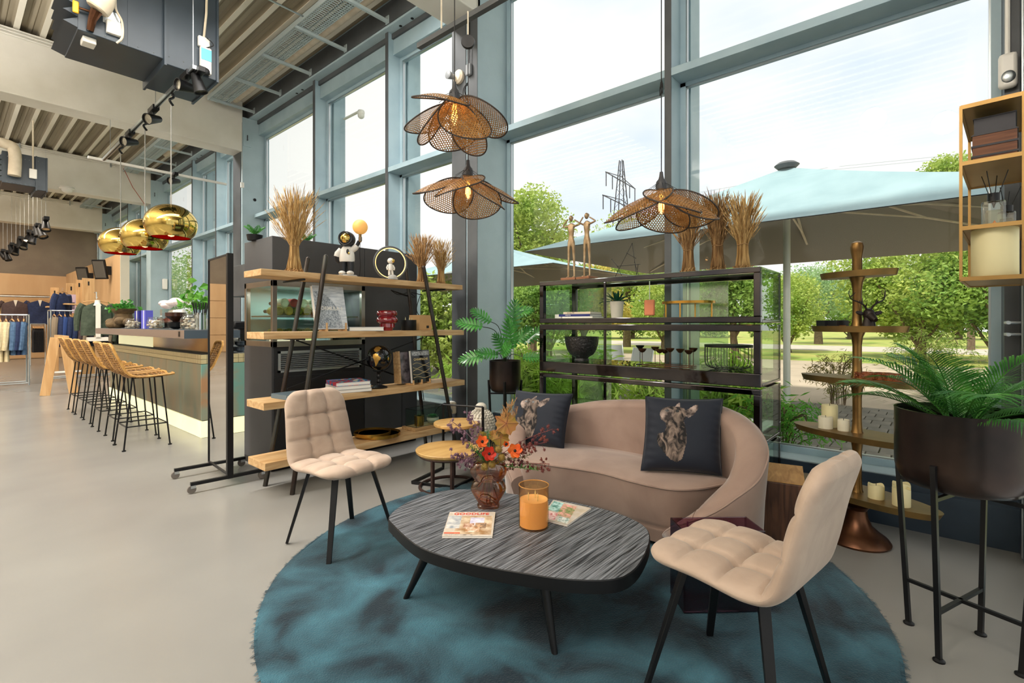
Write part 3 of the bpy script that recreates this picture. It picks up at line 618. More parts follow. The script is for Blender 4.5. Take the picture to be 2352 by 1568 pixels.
# pylon
p = Dp(1427, 600, 300); t = thing('electricity_pylon', 'lattice electricity pylon on the horizon above the trees', 'pylon', (p.x, p.y, GZ), atan2(RT[1] * .59 + FW[1] * .81, RT[0] * .59 + FW[0] * .81))
k = MB(); H = 1.3 + 300 * (745 - 368) / FL
def hw(z): return max(.7, 8.5 * (1 - z / H * .9))
for sx in (-1, 1):
    for sy in (-1, 1): k.bar((sx * hw(0), sy * hw(0), 0), (sx * hw(H), sy * hw(H), H), .45, .45)
zs = [i * 6 for i in range(int(H / 6) + 1)]
for a, b in zip(zs, zs[1:]):
    for sx in (-1, 1): k.bar((sx * hw(a), -hw(a), a), (-sx * hw(b), -hw(b), b), .16, .16); k.bar((-hw(a), sx * hw(a), a), (-hw(b), -sx * hw(b), b), .16, .16)
k.build('lattice_mast', m_black, t, smooth=False)
for zz, L_ in ((1.3 + 300 * .292, 22), (1.3 + 300 * .245, 26)):
    c = MB(); c.bar((-L_, 0, zz), (L_, 0, zz), .45, .45); c.bar((-L_, 0, zz), (0, 0, zz + 2.6), .35, .35); c.bar((L_, 0, zz), (0, 0, zz + 2.6), .35, .35); c.build('cross_arm', m_black, t, smooth=False)
    for s in (-1, -.6, .6, 1): MB().tube([(s * L_ * .97, 0, zz), (s * L_ * .97, 0, zz - 8)], .3, 5).build('insulator', m_black, t)
for k_, dz in enumerate((0, -3)):
    solo('power_line', 'thin %s power line crossing the pale sky at the right' % ('upper', 'lower')[k_], 'power line', MB().tube([Dp(1427, 480 - k_ * 8, 300), Dp(1900, 385 + k_ * 6, 220), Dp(2500, 325 + k_ * 8, 150)], .12, 4), m_silver)
# ============================================================ lounge furniture
m_rug = mat('teal_rug', '07202b', .9, c2='3f7080', scale=3.0, detail=14, dist=.5, bump=.6, bs=140, sheen=.15, ramp=(.38, .74))
RC = V((2.2, 1.555)); RR = 1.475
t = thing('round_rug', 'large round teal viscose rug under the coffee table and sofa', 'rug', (RC.x, RC.y, 0))
def rz_(u, v):
    r = v * RR; a = 2 * pi * u; return (r * cos(a), r * sin(a), .014 + .0035 * sin(9 * a + 14 * r) * sin(7 * r + 3 * a) - (.008 if v > .99 else 0))
MB().grid(rz_, 160, 40).build('pile', m_rug, t)
f = MB()
for i in range(1500):
    a = random.uniform(0, 2 * pi); l = random.uniform(.008, .03); r0 = RR - .012; b = a + random.uniform(-.015, .015)
    p = V((r0 * cos(a), r0 * sin(a), .009)); q = V(((r0 + l) * cos(b), (r0 + l) * sin(b), .003)); w = V((-sin(a), cos(a), 0)) * .003
    f.add([p - w, p + w, q + w * .4, q - w * .4], [(0, 1, 2, 3)])
f.build('fringe', m_rug, t, kind='stuff', smooth=False)
# ---- coffee table
o = [(893, 1185), (905, 1207), (950, 1247), (1000, 1270), (1100, 1297), (1200, 1315), (1300, 1329), (1400, 1331), (1450, 1314), (1480, 1276), (1493, 1230), (1470, 1200), (1400, 1172), (1300, 1150), (1130, 1128), (1050, 1123), (990, 1133), (930, 1155)]
TZ = .35
op = [Gp(*q, TZ) for q in o]; cc = sum(op, V()) / len(op); op = catmull([q - cc + V((0, 0, TZ)) for q in op], 5, True)
t = thing('coffee_table', 'low black wood grained coffee table with rounded corners and tapered legs', 'table', (cc.x, cc.y, 0))
n = len(op); mb = MB(); rings = [(1, TZ - .052), (1, TZ - .004), (.993, TZ)]
for k, z in rings: mb.v += [(q.x * k, q.y * k, z) for q in op]
for i in range(n):
    for r in range(2): mb.f.append((r * n + i, r * n + (i + 1) % n, r * n + n + (i + 1) % n, r * n + n + i)); mb.m.append(1)
mb.f += [tuple(range(n - 1, -1, -1)), tuple(range(2 * n, 3 * n))]; mb.m += [1, 0]
m_top = mat('charcoal_oak_top', '141519', .42, c2='8f9298', scale=9, st=(.55, 17, 1), bump=.5, detail=7, dist=.12, ramp=(.36, .74))
mt2 = m_top.node_tree; [setattr(nn.inputs['Rotation'], 'default_value', (0, 0, radians(-38))) for nn in mt2.nodes if nn.type == 'MAPPING']
mb.build('tabletop', [m_top, m_black], t, ang=30)
for (fx, fy), k in (((1.428, 1.898), 1), ((1.568, 1.129), 1), ((2.174, 1.196), 1), ((2.03, 1.98), 1)):
    q = V((fx - cc.x, fy - cc.y, 0)); top = V((q.x * .72, q.y * .72, TZ - .05))
    MB().tube([q, q.lerp(top, .5), top], [.012, .019, .026], 14).build('leg', m_black, t)
# ---- upholstered chairs
m_pink = mat('beige_velvet', 'b09b8a', .85, c2='9f8a7a', scale=5, detail=8, dist=1.2, sheen=.25, bump=.06, bs=160)
path = catmull([(0, .235, .448), (0, .21, .472), (0, .05, .478), (0, -.12, .466), (0, -.19, .492), (0, -.222, .57), (0, -.262, .74), (0, -.305, .87), (0, -.318, .885)], 8)
arc = [0]
for a, b in zip(path, path[1:]): arc.append(arc[-1] + (b - a).length)
AL = arc[-1]
def at(s):
    for i in range(len(arc) - 1):
        if s <= arc[i + 1]: k = (s - arc[i]) / (arc[i + 1] - arc[i]); return path[i].lerp(path[i + 1], k), (path[i + 1] - path[i]).normalized()
    return path[-1], (path[-1] - path[-2]).normalized()
SB = .40
def chair(lab, loc, rz):
    t = thing('upholstered_chair', lab, 'chair', loc, rz, 'beige velvet chairs')
    def wid(s):
        w = .235 if s < .35 else .235 - .035 * min(1, (s - .35) / .45)
        r = .11; e = min(s, AL - s)
        if e < r: w -= r * (1 - sqrt(max(0, 1 - ((r - e) / r) ** 2)))
        return max(w, .02)
    seams_u = (-.33, .33); ss = (.14, .28, .42, .56, .70)
    def surf(s, u, side):
        p, tg = at(s); nrm = V((1, 0, 0)).cross(tg).normalized()
        if nrm.z < 0 and s < .3: nrm = -nrm
        nrm = V((0, -tg.z, tg.y)); 
        if s < .3 and nrm.z < 0: nrm = -nrm
        nrm = -V((0, -tg.z, tg.y)) if tg.y < 0 and V((0, -tg.z, tg.y)).z < 0 else V((0, -tg.z, tg.y))
        w = wid(s); x = u * w; e = min(s, AL - s); rim = max(0, 1 - abs(u) ** 7) ** .5 * min(1, (max(e, 0) / .035)) ** .5
        if side > 0:
            ds = min(abs(s - q) for q in ss); du = min(abs(x - q * w) for q in seams_u)
            g = .012 * exp(-(ds / .008) ** 2) + .012 * exp(-(du / .008) ** 2) + .018 * exp(-(ds * ds + du * du) / .022 ** 2) + .006 * exp(-(ds / .028) ** 2) + .006 * exp(-(du / .028) ** 2)
            h = .033 * rim - g * rim
        else: h = -.03 * rim
        return p + V((x, 0, 0)) + nrm * h
    def half(s0, s1, nm):
        mb = MB(); nv = int((s1 - s0) / .009); nu = 48
        for side in (1, -1): mb.grid(lambda u, v: tuple(surf(s0 + (s1 - s0) * v, max(-1, min(1, sin((u - .5) * pi))) if side > 0 else -max(-1, min(1, sin((u - .5) * pi))), side)), nu, nv)
        return mb.build(nm, m_pink, t, ang=80)
    half(0, SB, 'seat'); half(SB, AL, 'backrest')
    for sx in (-1, 1):
        for (yt, yf) in ((.13, .225), (-.13, -.215)):
            MB().bar((sx * .12, yt, .45), (sx * .222, yf, 0.006), .036, .02, .026).build('leg', m_black, t, bevel=.002, smooth=False)
    MB().box((-.14, -.15, .435), (.14, -.11, .448)).box((-.14, .11, .435), (.14, .15, .448)).build('under_frame', m_black, t, smooth=False)
    z = MB(); z.tube([(x, .2 + .0, .448) for x in (-.18, 0, .18)], .004, 5); z.build('zip', m_black, t)
    return t
chair('beige quilted velvet chair on the left, facing the coffee table from the shelf side', (1.57, 2.71, .0), radians(-177))
chair('beige quilted velvet chair in the right foreground seen from its side and back', (1.815, .52, .014), radians(-9))
# ---- sofa
m_sofa = mat('taupe_velvet', '927b6e', .8, c2='816a5e', scale=3, detail=8, dist=1., sheen=.55, bump=.05, bs=160)
sp = [(2.54, 2.10, .30), (2.60, 2.22, .43), (2.73, 2.33, .55), (2.90, 2.39, .63), (3.06, 2.33, .67), (3.17, 2.15, .69), (3.23, 1.9, .745), (3.24, 1.5, .79), (3.19, 1.15, .815), (3.07, .9, .785), (2.9, .765, .685), (2.73, .755, .56), (2.62, .83, .46), (2.56, .93, .36), (2.58, 1.03, .26), (2.65, 1.1, .17), (2.74, 1.15, .10)]
t = thing('curved_sofa', 'curved taupe velvet sofa with one sweeping arm below the glass shelf', 'sofa', (2.95, 1.65, 0))
P = catmull(sp, 8); n = len(P); mb = MB(); TH = .125; prof = []
for i, p in enumerate(P):
    tg = (P[min(i + 1, n - 1)] - P[max(i - 1, 0)]); tg.z = 0; tg.normalize(); nr = V((tg.y, -tg.x, 0))   # inward side (towards camera)
    H = p.z; th = TH * (1 if i < n * .78 else 1 - .55 * (i - n * .78) / (n * .22)); b = .05
    inn = nr; c = V((p.x, p.y, 0)); r = th / 2; ring = []
    lean = .03
    ring.append(c - inn * (r * .8) + V((0, 0, b))); ring.append(c - inn * r + V((0, 0, b + (H - b) * .5))); ring.append(c - inn * (r + .02) + V((0, 0, max(b, H - r))))
    for k in range(1, 8):
        a = pi * k / 8; ring.append(c - inn * ((r + .02) * cos(a)) + V((0, 0, max(b, H - r) + (r * .8) * sin(a))))
    ring.append(c + inn * (r + .02) + V((0, 0, max(b, H - r)))); ring.append(c + inn * r + V((0, 0, b + (H - b) * .5))); ring.append(c + inn * (r * .9) + V((0, 0, b)))
    mb.v += [tuple(q) for q in ring]; prof.append(ring)
K = len(prof[0])
for i in range(n - 1):
    for k in range(K - 1): mb.f.append((i * K + k, i * K + k + 1, i * K + K + k + 1, i * K + K + k)); mb.m.append(0)
mb.f += [tuple(range(K)), tuple(range((n - 1) * K + K - 1, (n - 1) * K - 1, -1))]; mb.m += [0, 0]
mb.build('backrest', m_sofa, t, True, ang=60)
MB().tube([r[3] + V((0, 0, -.004)) for r in prof], .006, 6).build('outer_piping', m_sofa, t, True)
sm = MB()
for fi in (.47, .82): 
    i = int(n * fi); sm.tube(prof[i][3:-1], .0025, 5)
sm.build('seam', mat('seam_brown', '6d564b', .8), t, True)
fp = catmull([(2.66, 2.24, .4), (2.56, 2.14, .4), (2.51, 2.04, .4), (2.54, 1.88, .4), (2.61, 1.56, .4), (2.585, 1.3, .4), (2.6, 1.1, .4), (2.7, .99, .4), (2.82, .93, .4), (2.95, .88, .4)], 6)
bp = catmull([(2.76, 2.29, .41), (2.9, 2.34, .41), (3.07, 2.22, .41), (3.2, 1.9, .41), (3.21, 1.5, .41), (3.16, 1.17, .41), (3.05, .95, .41), (2.97, .88, .41)], 6)
def smp(L_, f): x = f * (len(L_) - 1); i = min(int(x), len(L_) - 2); return L_[i].lerp(L_[i + 1], x - i)
def seat(u, v): a, b = smp(fp, u), smp(bp, u); q = a.lerp(b, v); q.z = .398 + .022 * (sin(pi * min(1, v * 1.2) ) ** .6 if v > 0 else 0) * min(1, sin(pi * u) * 2) ; return tuple(q)
MB().grid(seat, 60, 16).build('seat_cushion', m_sofa, t, True, ang=80)
MB().tube(fp, .007, 6).build('front_piping', m_sofa, t, True)
def front(u, v):
    q = smp(fp, u).copy(); b = smp(bp, u); d = (b - q); d.z = 0; d.normalize(); k = v; q += d * (.10 * k + .0 + (-.008 * sin(pi * min(1, k / .8)) )); q.z = .396 - .345 * v
    if abs(v - .72) < .03: q += d * .008
    return tuple(q)
MB().grid(front, 60, 24).build('front_panel', m_sofa, t, True, ang=80)
lg = MB()
for x, y in ((2.75, 2.3), (3.08, 2.15), (3.1, 1.2), (2.85, 1.0), (2.72, 1.9)): lg.lathe([(.02, 0.014), (.025, .06)], 10, c=(x, y, 0))
lg.build('foot', m_black, t, True)
# ---- dog print cushions
m_cn = mat('navy_velvet', '0d1422', .75, sheen=.4, bump=.1, scale=14); m_dog = mat('dog_print', '120e0e', .85, c2='9a8678', scale=14, st=(1.6, 1.6, 1.), detail=9, dist=1.2, ramp=(.42, .74)); m_dogl = mat('dog_print_light', '2e2624', .85, c2='b5a094', scale=20, detail=8, ramp=(.4, .7)); m_dogd = mat('dog_print_eye', '050507', .3)
def inpoly(p, P):
    c = False; j = len(P) - 1
    for i in range(len(P)):
        if (P[i][1] > p[1]) != (P[j][1] > p[1]) and p[0] < (P[j][0] - P[i][0]) * (p[1] - P[i][1]) / (P[j][1] - P[i][1]) + P[i][0]: c = not c
        j = i
    return c
# dog outline in a unit square (x right, y up)
D_body = [(.19, .79), (.22, .83), (.30, .86), (.40, .87), (.50, .84), (.54, .78), (.53, .72), (.50, .66), (.53, .56), (.55, .44), (.54, .34), (.52, .24), (.50, .15), (.44, .10), (.36, .13), (.30, .18), (.25, .24), (.19, .31), (.15, .40), (.17, .48), (.24, .49), (.27, .56), (.26, .63), (.20, .67), (.18, .73)]
D_ear = [(.51, .80), (.56, .84), (.64, .90), (.68, .90), (.68, .84), (.63, .76), (.56, .71), (.52, .74)]; D_ear2 = [(.38, .86), (.42, .92), (.44, .93), (.45, .86)]
D_snout = [(.18, .74), (.20, .80), (.30, .84), (.36, .81), (.36, .72), (.32, .66), (.22, .67)]; D_eye = [(.41 + .025 * cos(a), .80 + .022 * sin(a)) for a in [i * pi / 6 for i in range(12)]]; D_nose = [(.24, .80), (.29, .82), (.31, .795), (.27, .78)]
def pillow(lab, c, up, right, w, h):
    up = V(up).normalized(); right = V(right).normalized(); nn = up.cross(right).normalized() * -1; nn = right.cross(up).normalized()
    t = thing('throw_cushion', lab, 'cushion', c, 0, 'navy cushions with a dog print'); nn_ = 110; mb = MB(); T = .075
    def pt(u, v, s):
        a, b = 2 * u - 1, 2 * v - 1; k = (max(0, 1 - a ** 4) * max(0, 1 - b ** 4)) ** .5
        px = a * (1 - .06 * (1 - b * b)) * w / 2; py = b * (1 - .06 * (1 - a * a)) * h / 2
        wr = .004 * sin(30 * b + 6 * a) * max(0, abs(a) - .6) * 2 * k
        return tuple(right * px + up * py + nn * (s * (T * k + wr)))
    mb.grid(lambda u, v: pt(u, v, 1), nn_, nn_)
    for j in range(nn_):
        for i in range(nn_):
            q = ((i + .5) / nn_, (j + .5) / nn_)
            if inpoly(q, D_eye) or inpoly(q, D_nose): mb.m[j * nn_ + i] = 3
            elif inpoly(q, D_ear) or inpoly(q, D_ear2) or inpoly(q, D_snout): mb.m[j * nn_ + i] = 2
            elif inpoly(q, D_body): mb.m[j * nn_ + i] = 1
    mb.grid(lambda u, v: pt(1 - u, v, -1), 24, 24)
    mb.build('cover', [m_cn, m_dog, m_dogl, m_dogd], t, ang=80)
    e = [V(pt(u, v, 0)) for u, v in [(i / 20, 0) for i in range(20)] + [(1, i / 20) for i in range(20)] + [(1 - i / 20, 1) for i in range(20)] + [(0, 1 - i / 20) for i in range(20)]]
    MB().tube(e, .004, 5, True).build('piping', m_cn, t)
pillow('navy cushion with a bulldog print leaning in the right half of the sofa', V((2.905, 1.155, .64)), (.36, .10, 1), (.42, -.82, 0), .45, .45)
pillow('navy cushion with a bulldog print at the left sofa end, partly behind the flowers', V((2.90, 2.235, .60)), (.30, .0, 1), (.25, -1, 0), .46, .40)
# ---- wood stump stool and acrylic rack
t = thing('wood_block_table', 'solid wooden block side table behind the right end of the sofa', 'table', (3.42, .73, 0), radians(12))
k = MB().box((-.2, -.12, 0), (.22, .14, .37)); k.build('block', mat('teak_block', '6a4630', .6, c2='3f281c', scale=6, st=(4, 4, .5), bump=.3, dist=1), t, bevel=.008, smooth=False); MB().box((-.2, -.12, .37), (.22, .14, .378)).build('top_grain', mat('teak_end', 'c79a62', .6, c2='a87b48', scale=5, st=(1, 6, 1), dist=1), t, smooth=False)
m_acr = glassmat('plum_acrylic', (.62, .44, .52), refl=2., body=.03)
t = thing('magazine_rack', 'transparent plum acrylic magazine rack beside the right chair', 'magazine rack', (2.34, .77, .018), radians(-47))
w, d, h = .185, .085, .36
for a, b in (((-w, -d, 0), (w, -d + .008, h)), ((-w, d - .008, 0), (w, d, h)), ((-w, -.004, 0), (w, .004, h - .03)), ((-w, -d, 0), (-w + .008, d, h)), ((w - .008, -d, 0), (w, d, h)), ((-w, -d, 0), (w, d, .008))): MB().box(a, b).build('acrylic_panel', m_acr, t, bevel=.002, smooth=False)
for yy in (-d, 0, d): MB().tube(catmull([(-.1, yy, h - .02), (-.1, yy, h - .06), (-.08, yy, h - .075), (.08, yy, h - .075), (.1, yy, h - .06), (.1, yy, h - .02)]), .004, 6).build('handle_rim', mat('plum_edge', '8a5a6c', .1), t)
# ---- nesting side tables
m_rust = mat('brown_steel', '4b3630', .45, .5, c2='3a2a26', scale=12); m_otop = mat('oak_top', 'c09a5f', .45, c2='a9824a', scale=3, st=(1, 7, 1), bump=.08, dist=.8)
def rtable(lab, c, R, z, m):
    t = thing('side_table', lab, 'table', (c[0], c[1], 0), 0, 'nesting side tables')
    MB().lathe([(R * .93, z - .035), (R * .99, z - .02), (R, z - .004), (R * .985, z)], 48).build('tabletop', m_otop, t)
    MB().tube([(R * .88 * cos(a), R * .88 * sin(a), z - .042) for a in [2 * pi * i / 40 for i in range(40)]], .011, 6, True).build('rim_ring', m, t)
    MB().tube([(R * .88 * cos(a), R * .88 * sin(a), .012) for a in [2 * pi * i / 40 for i in range(40)]], .012, 6, True).build('base_ring', m, t)
    for a in (radians(195), radians(232), radians(40), radians(350)): MB().bar((R * .88 * cos(a), R * .88 * sin(a), .01), (R * .88 * cos(a), R * .88 * sin(a), z - .04), .022, .022).build('leg', m, t, smooth=False)
rtable('lower round oak topped side table with a brown ring base', (2.66, 2.95), .27, .31, m_rust)
t = thing('side_table', 'smaller taller round oak table with a black bar handle above the first', 'table', (2.93, 3.16, 0), 0, 'nesting side tables')
MB().lathe([(.185, .42), (.2, .43), (.2, .448), (.197, .452)], 48).build('tabletop', m_otop, t)
MB().tube([(.16, -.16, .5 + .08), (.02, .2, .5 + .08)], .008, 8).build('handle_bar', m_black, t)
for x, y, z in ((.16, -.16, .58), (.02, .2, .58)): MB().bar((x, y, .01), (x, y, z), .016, .016).build('leg', m_black, t, smooth=False)
MB().bar((.16, -.16, .012), (-.28, -.28, .012), .02, .02).bar((.02, .2, .012), (-.42, .08, .012), .02, .02).bar((-.28, -.28, .012), (-.42, .08, .012), .02, .02).build('base_frame', m_black, t, smooth=False)
# ---- white stone head
p = V((3.17, 3.10, 0)); t = thing('stone_head', 'white stone head sculpture with curled hair and a bun behind the flowers', 'sculpture', p)
m_st = mat('white_stone', 'd2ccbf', .9, c2='b5ae9f', scale=14, bump=.3)
k = MB().sph((0, 0, .40), (.115, .125, .14), 24, 16); k.sph((0, 0, .55), (.055, .055, .05), 14, 8); k.tube([(0, 0, .02), (0, 0, .12), (0, 0, .3)], [.12, .08, .075], 18); k.build('head', m_st, t)
c = MB()
for i in range(11):
    th = radians(8 + i * 9.5); m_ = max(1, int(26 * sin(th)))
    for j in range(m_):
        a = 2 * pi * j / m_ + i * .3; q = V((.117 * sin(th) * cos(a), .127 * sin(th) * sin(a), .40 + .142 * cos(th)))
        if q.x < -.06 and q.z < .47: continue
        c.sph(q, .0125, 7, 5)
c.build('hair_curls', m_st, t)
e = MB(); e.sph((-.01, .122, .38), (.025, .012, .055), 10, 8).sph((-.01, -.122, .38), (.025, .012, .055), 10, 8); e.build('ear', m_st, t)
e = MB(); e.sph((-.118, 0, .38), (.02, .014, .035), 10, 8); e.build('nose', m_st, t)
# ---- socket adapter on the column
p = Xp(1050, 930, 3.73); t = thing('plug_adapter', 'white plug adapter stuck in a wall socket under the shelf end', 'socket', p)
MB().box((-.03, .02, -.05), (.0, .1, .04)).build('socket', m_white, t, bevel=.012); MB().box((-.075, -.03, -.09), (-.03, .05, .04)).build('adapter', m_cream, t, bevel=.014)
k = MB(); k.lathe([(.022, 0), (.022, .012), (.016, .012), (.016, .004)], 16); k.xf(Mx.Translation((-.075, .01, -.05)) @ Mx.Rotation(-pi / 2, 4, 'Y')); k.build('outlet', m_silver, t)
MB().tube(catmull([(-.08, .02, .0), (-.16, .05, .03), (-.25, .1, -.1), (-.3, .1, -.55), (-.45, .05, -.75)]), .006, 6).build('cable', m_black, t)
# ============================================================ planters
m_pot = mat('dark_bronze_pot', '1d1918', .3, .6, c2='3b2e28', scale=3, bump=.03, bs=50, spec=.6)
def planter(lab, c, R, z0, z1, rot, fr, tr, g=None):
    t = thing('planter_stand', lab, 'planter', (c[0], c[1], 0), 0, g); ins = MB()
    MB().lathe([(1e-4, z0), (R * .66, z0 + .002), (R * .84, z0 + .014), (R * .94, z0 + .038), (R * .99, z0 + .075), (R, z0 + .095), (R * 1.0, z1 - .006), (R * 1.005, z1), (R * .96, z1), (R * .95, z1 - .05), (R * .93, z1 - .12)], 64).build('pot', m_pot, t)
    MB().lathe([(1e-4, z1 - .07), (R * .94, z1 - .075)], 30).build('soil', mat('soil', '2b211a', .9, bump=.5, scale=30), t)
    ft = []
    for i in range(4):
        a = radians(rot + 90 * i); f = V((fr * cos(a), fr * sin(a), 0)); q = V((tr * cos(a), tr * sin(a), z0 + (z1 - z0) * .38)); ft.append((f, q))
        MB().bar(f, q, .017, .017).build('leg', m_black, t, smooth=False)
        MB().lathe([(.02, 0), (.02, .006), (.012, .012)], 12, c=f).build('foot', m_black, t)
    for i in (0, 1):
        for z in (.19, z0 - .012):
            a, b = ft[i], ft[i + 2]; p = a[0].lerp(a[1], z / a[1].z); q = b[0].lerp(b[1], z / b[1].z); MB().bar(p, q, .014, .014).build('cross_bar', m_black, t, smooth=False)
    return t
planter('big dark bronze planter on thin black legs at the right, holding a palm', (2.68, -.075), .213, .64, .955, 68, .178, .222)
planter('smaller dark bronze planter on a stand by the light blue column, with lobed leaves', (3.45, 3.06), .147, .667, .965, 40, .12, .152)
# palm
m_palm = mat('palm_green', '1f5a22', .4, c2='5a9a3e', scale=9, tl=.25, spec=.5)
t = thing('palm_plant', 'artificial palm with arching feather leaves in the big dark planter', 'plant', (2.68, -.075, .89))
for i in range(16):
    a = 2 * pi * i / 16 * 2.4 + random.uniform(-.2, .2); el = (.45, 1.05, .7, 1.3)[i % 4] + random.uniform(-.1, .1); L_ = random.uniform(.34, .47) * (1.0 if cos(a - 2.3) > -.3 else .8)
    d = V((cos(a), sin(a), 0)); P_ = []
    for k in range(13):
        s = k / 12; th = el - s * s * .8; P_.append((P_[-1] + (d * cos(th) + V((0, 0, sin(th)))) * L_ / 12) if P_ else d * .03)
    fr = MB(); fr.tube(P_, [.0035 * (1 - .8 * k / 12) + .0006 for k in range(13)], 5)
    nl = 30
    for k in range(nl):
        s = .12 + .86 * k / nl; x = s * 12; j = min(int(x), 11); p = P_[j].lerp(P_[j + 1], x - j); tg = (P_[j + 1] - P_[j]).normalized(); sd = tg.cross(V((0, 0, 1))).normalized(); upv = sd.cross(tg)
        ll = (.17 * sin(pi * (.12 + .8 * s)) + .03) * random.uniform(.85, 1.1)
        for q in (-1, 1):
            dr = (sd * q * .8 + tg * .75 + upv * .12).normalized(); w = upv * .001 + tg.cross(dr).cross(dr).normalized() * .0034
            a0 = p; a1 = p + dr * ll * .35 + V((0, 0, .0)); a2 = p + dr * ll * .7 - V((0, 0, ll * .10)); a3 = p + dr * ll - V((0, 0, ll * .28))
            fr.add([a0 - w * .4, a0 + w * .4, a1 + w, a1 - w, a2 + w * .8, a2 - w * .8, a3], [(0, 1, 2, 3), (3, 2, 4, 5), (5, 4, 6)])
    fr.build('frond', m_palm, t, ang=180)
# split leaf plant
t = thing('split_leaf_plant', 'artificial split leaf plant with glossy lobed leaves in the smaller planter', 'plant', (3.45, 3.06, .9))
m_phil = mat('glossy_split_leaf', '2c6a2c', .22, c2='4c9440', scale=7, spec=.9, tl=.15)
def lobed(L_, w):
    mb = MB(); n = 9; mb.tube([(0, 0, 0), (0, L_ * .5, .01), (0, L_, 0)], .002, 4)
    for i in range(n):
        s = i / (n - 1); y = L_ * (.02 + .93 * s); ll = w * (sin(pi * (.12 + .80 * s)) ** .7); an = .15 + s * .9
        for q in (-1, 1):
            dx = cos(an) * q; dy = sin(an); hw = L_ / n * .5
            c = [(0, y - hw, 0), (dx * ll * .6, y + dy * ll * .6 - hw * 1.0, .012), (dx * ll * .95, y + dy * ll * .95, -.004), (dx * ll * .6, y + dy * ll * .6 + hw * .85, .012), (0, y + hw, 0)]
            mb.add(c, [(0, 1, 3, 4), (1, 2, 3)])
    return mb
tips = [((1078, 745), (-.9, .2, .15), .22, 4.3), ((1105, 725), (-.8, .1, .5), .2, 4.5), ((1085, 822), (-1, 0, -.25), .24, 4.4), ((1118, 812), (-.7, -.6, .1), .2, 4.4), ((1180, 725), (.1, -.2, 1), .27, 4.4), ((1172, 765), (-.1, -.6, .8), .26, 4.3), ((1150, 790), (-.4, -.7, .6), .22, 4.3), ((1200, 715), (.9, -.2, .1), .2, 4.6), ((1200, 770), (.6, -.6, .5), .22, 4.5), ((1225, 770), (.8, -.3, .6), .22, 4.6), ((1165, 800), (.2, -.8, .3), .2, 4.25), ((1225, 820), (1, -.4, .0), .18, 4.5)]
for (pp, dr, L_, d) in tips:
    p = Dp(pp[0], pp[1], d) - V((3.45, 3.06, .9)); dr = V(dr); wd = V((RT[0] * dr.x + FW[0] * dr.y * .4, RT[1] * dr.x + FW[1] * dr.y * .4, dr.z)).normalized()
    back = p - wd * L_ * .5; cam_n = V((-FW[0], -FW[1], .5)); x = wd.cross(cam_n).normalized(); z = x.cross(wd)
    k = lobed(L_, L_ * .42); k.xf(frame_m(back, x, wd, z)); k.build('leaf', m_phil, t, ang=50)
    MB().tube(catmull([(0, 0, 0), tuple(V((back.x * .35, back.y * .35, back.z * .7 + .05))), tuple(back)], 5), .0035, 5).build('stem', mat('dark_stem', '2c3524', .5), t)
# ============================================================ things on the coffee table
m_amb = glassmat('amber_glass', (.84, .54, .26), rough=.05, refl=2.5, body=.02); 
vb = Gp(1122, 1163, TZ + .0); t = thing('amber_vase', 'wavy amber glass vase on the coffee table holding artificial flowers', 'vase', (vb.x, vb.y, TZ + .001), -YA)
half = [(.055, 0), (.058, .012), (.052, .022), (.078, .065), (.092, .095), (.082, .125), (.07, .14), (.088, .165), (.096, .195), (.082, .225), (.066, .232)]
pr = catmull([(a, 0, z) for a, z in half], 4); mb = MB()
for thk, flip in ((1, 0), (.93, 1)):
    k0 = len(mb.v); nn = 36
    for q in pr:
        for i in range(nn):
            a = 2 * pi * i / nn; ca, sa = cos(a), sin(a); e = .62; mb.v.append((q.x * thk * math.copysign(abs(ca) ** e, ca), (.042 + .1 * (q.x - .055)) * thk * math.copysign(abs(sa) ** e, sa) * (1 + .05 * sin(q.z * 40)), q.z + (.006 if flip and q.z < .01 else 0)))
    for r in range(len(pr) - 1):
        for i in range(nn):
            f = (k0 + r * nn + i, k0 + r * nn + (i + 1) % nn, k0 + r * nn + nn + (i + 1) % nn, k0 + r * nn + nn + i); mb.f.append(f if not flip else f[::-1]); mb.m.append(0)
    cap = tuple(k0 + i for i in range(nn)); mb.f.append(cap[::-1] if not flip else cap); mb.m.append(0)
mb.build('body', m_amb, t, ang=80)
# relief figure on the vase front
rl = MB()
for P_ in ([(-.05, .06), (-.03, .075), (0, .07), (.03, .05), (.05, .035), (.055, .05), (.045, .075), (.03, .11)], [(-.005, .03), (-.008, .06)], [(.012, .03), (.01, .065)], [(-.05, .12), (-.02, .16), (.02, .165), (.04, .15)]):
    rl.tube([(x, -.05 - .02 * (1 - abs(x) / .1), z) for x, z in P_], .0028, 5)
rl.build('relief', mat('amber_relief', '4a200c', .15, spec=.8), t)
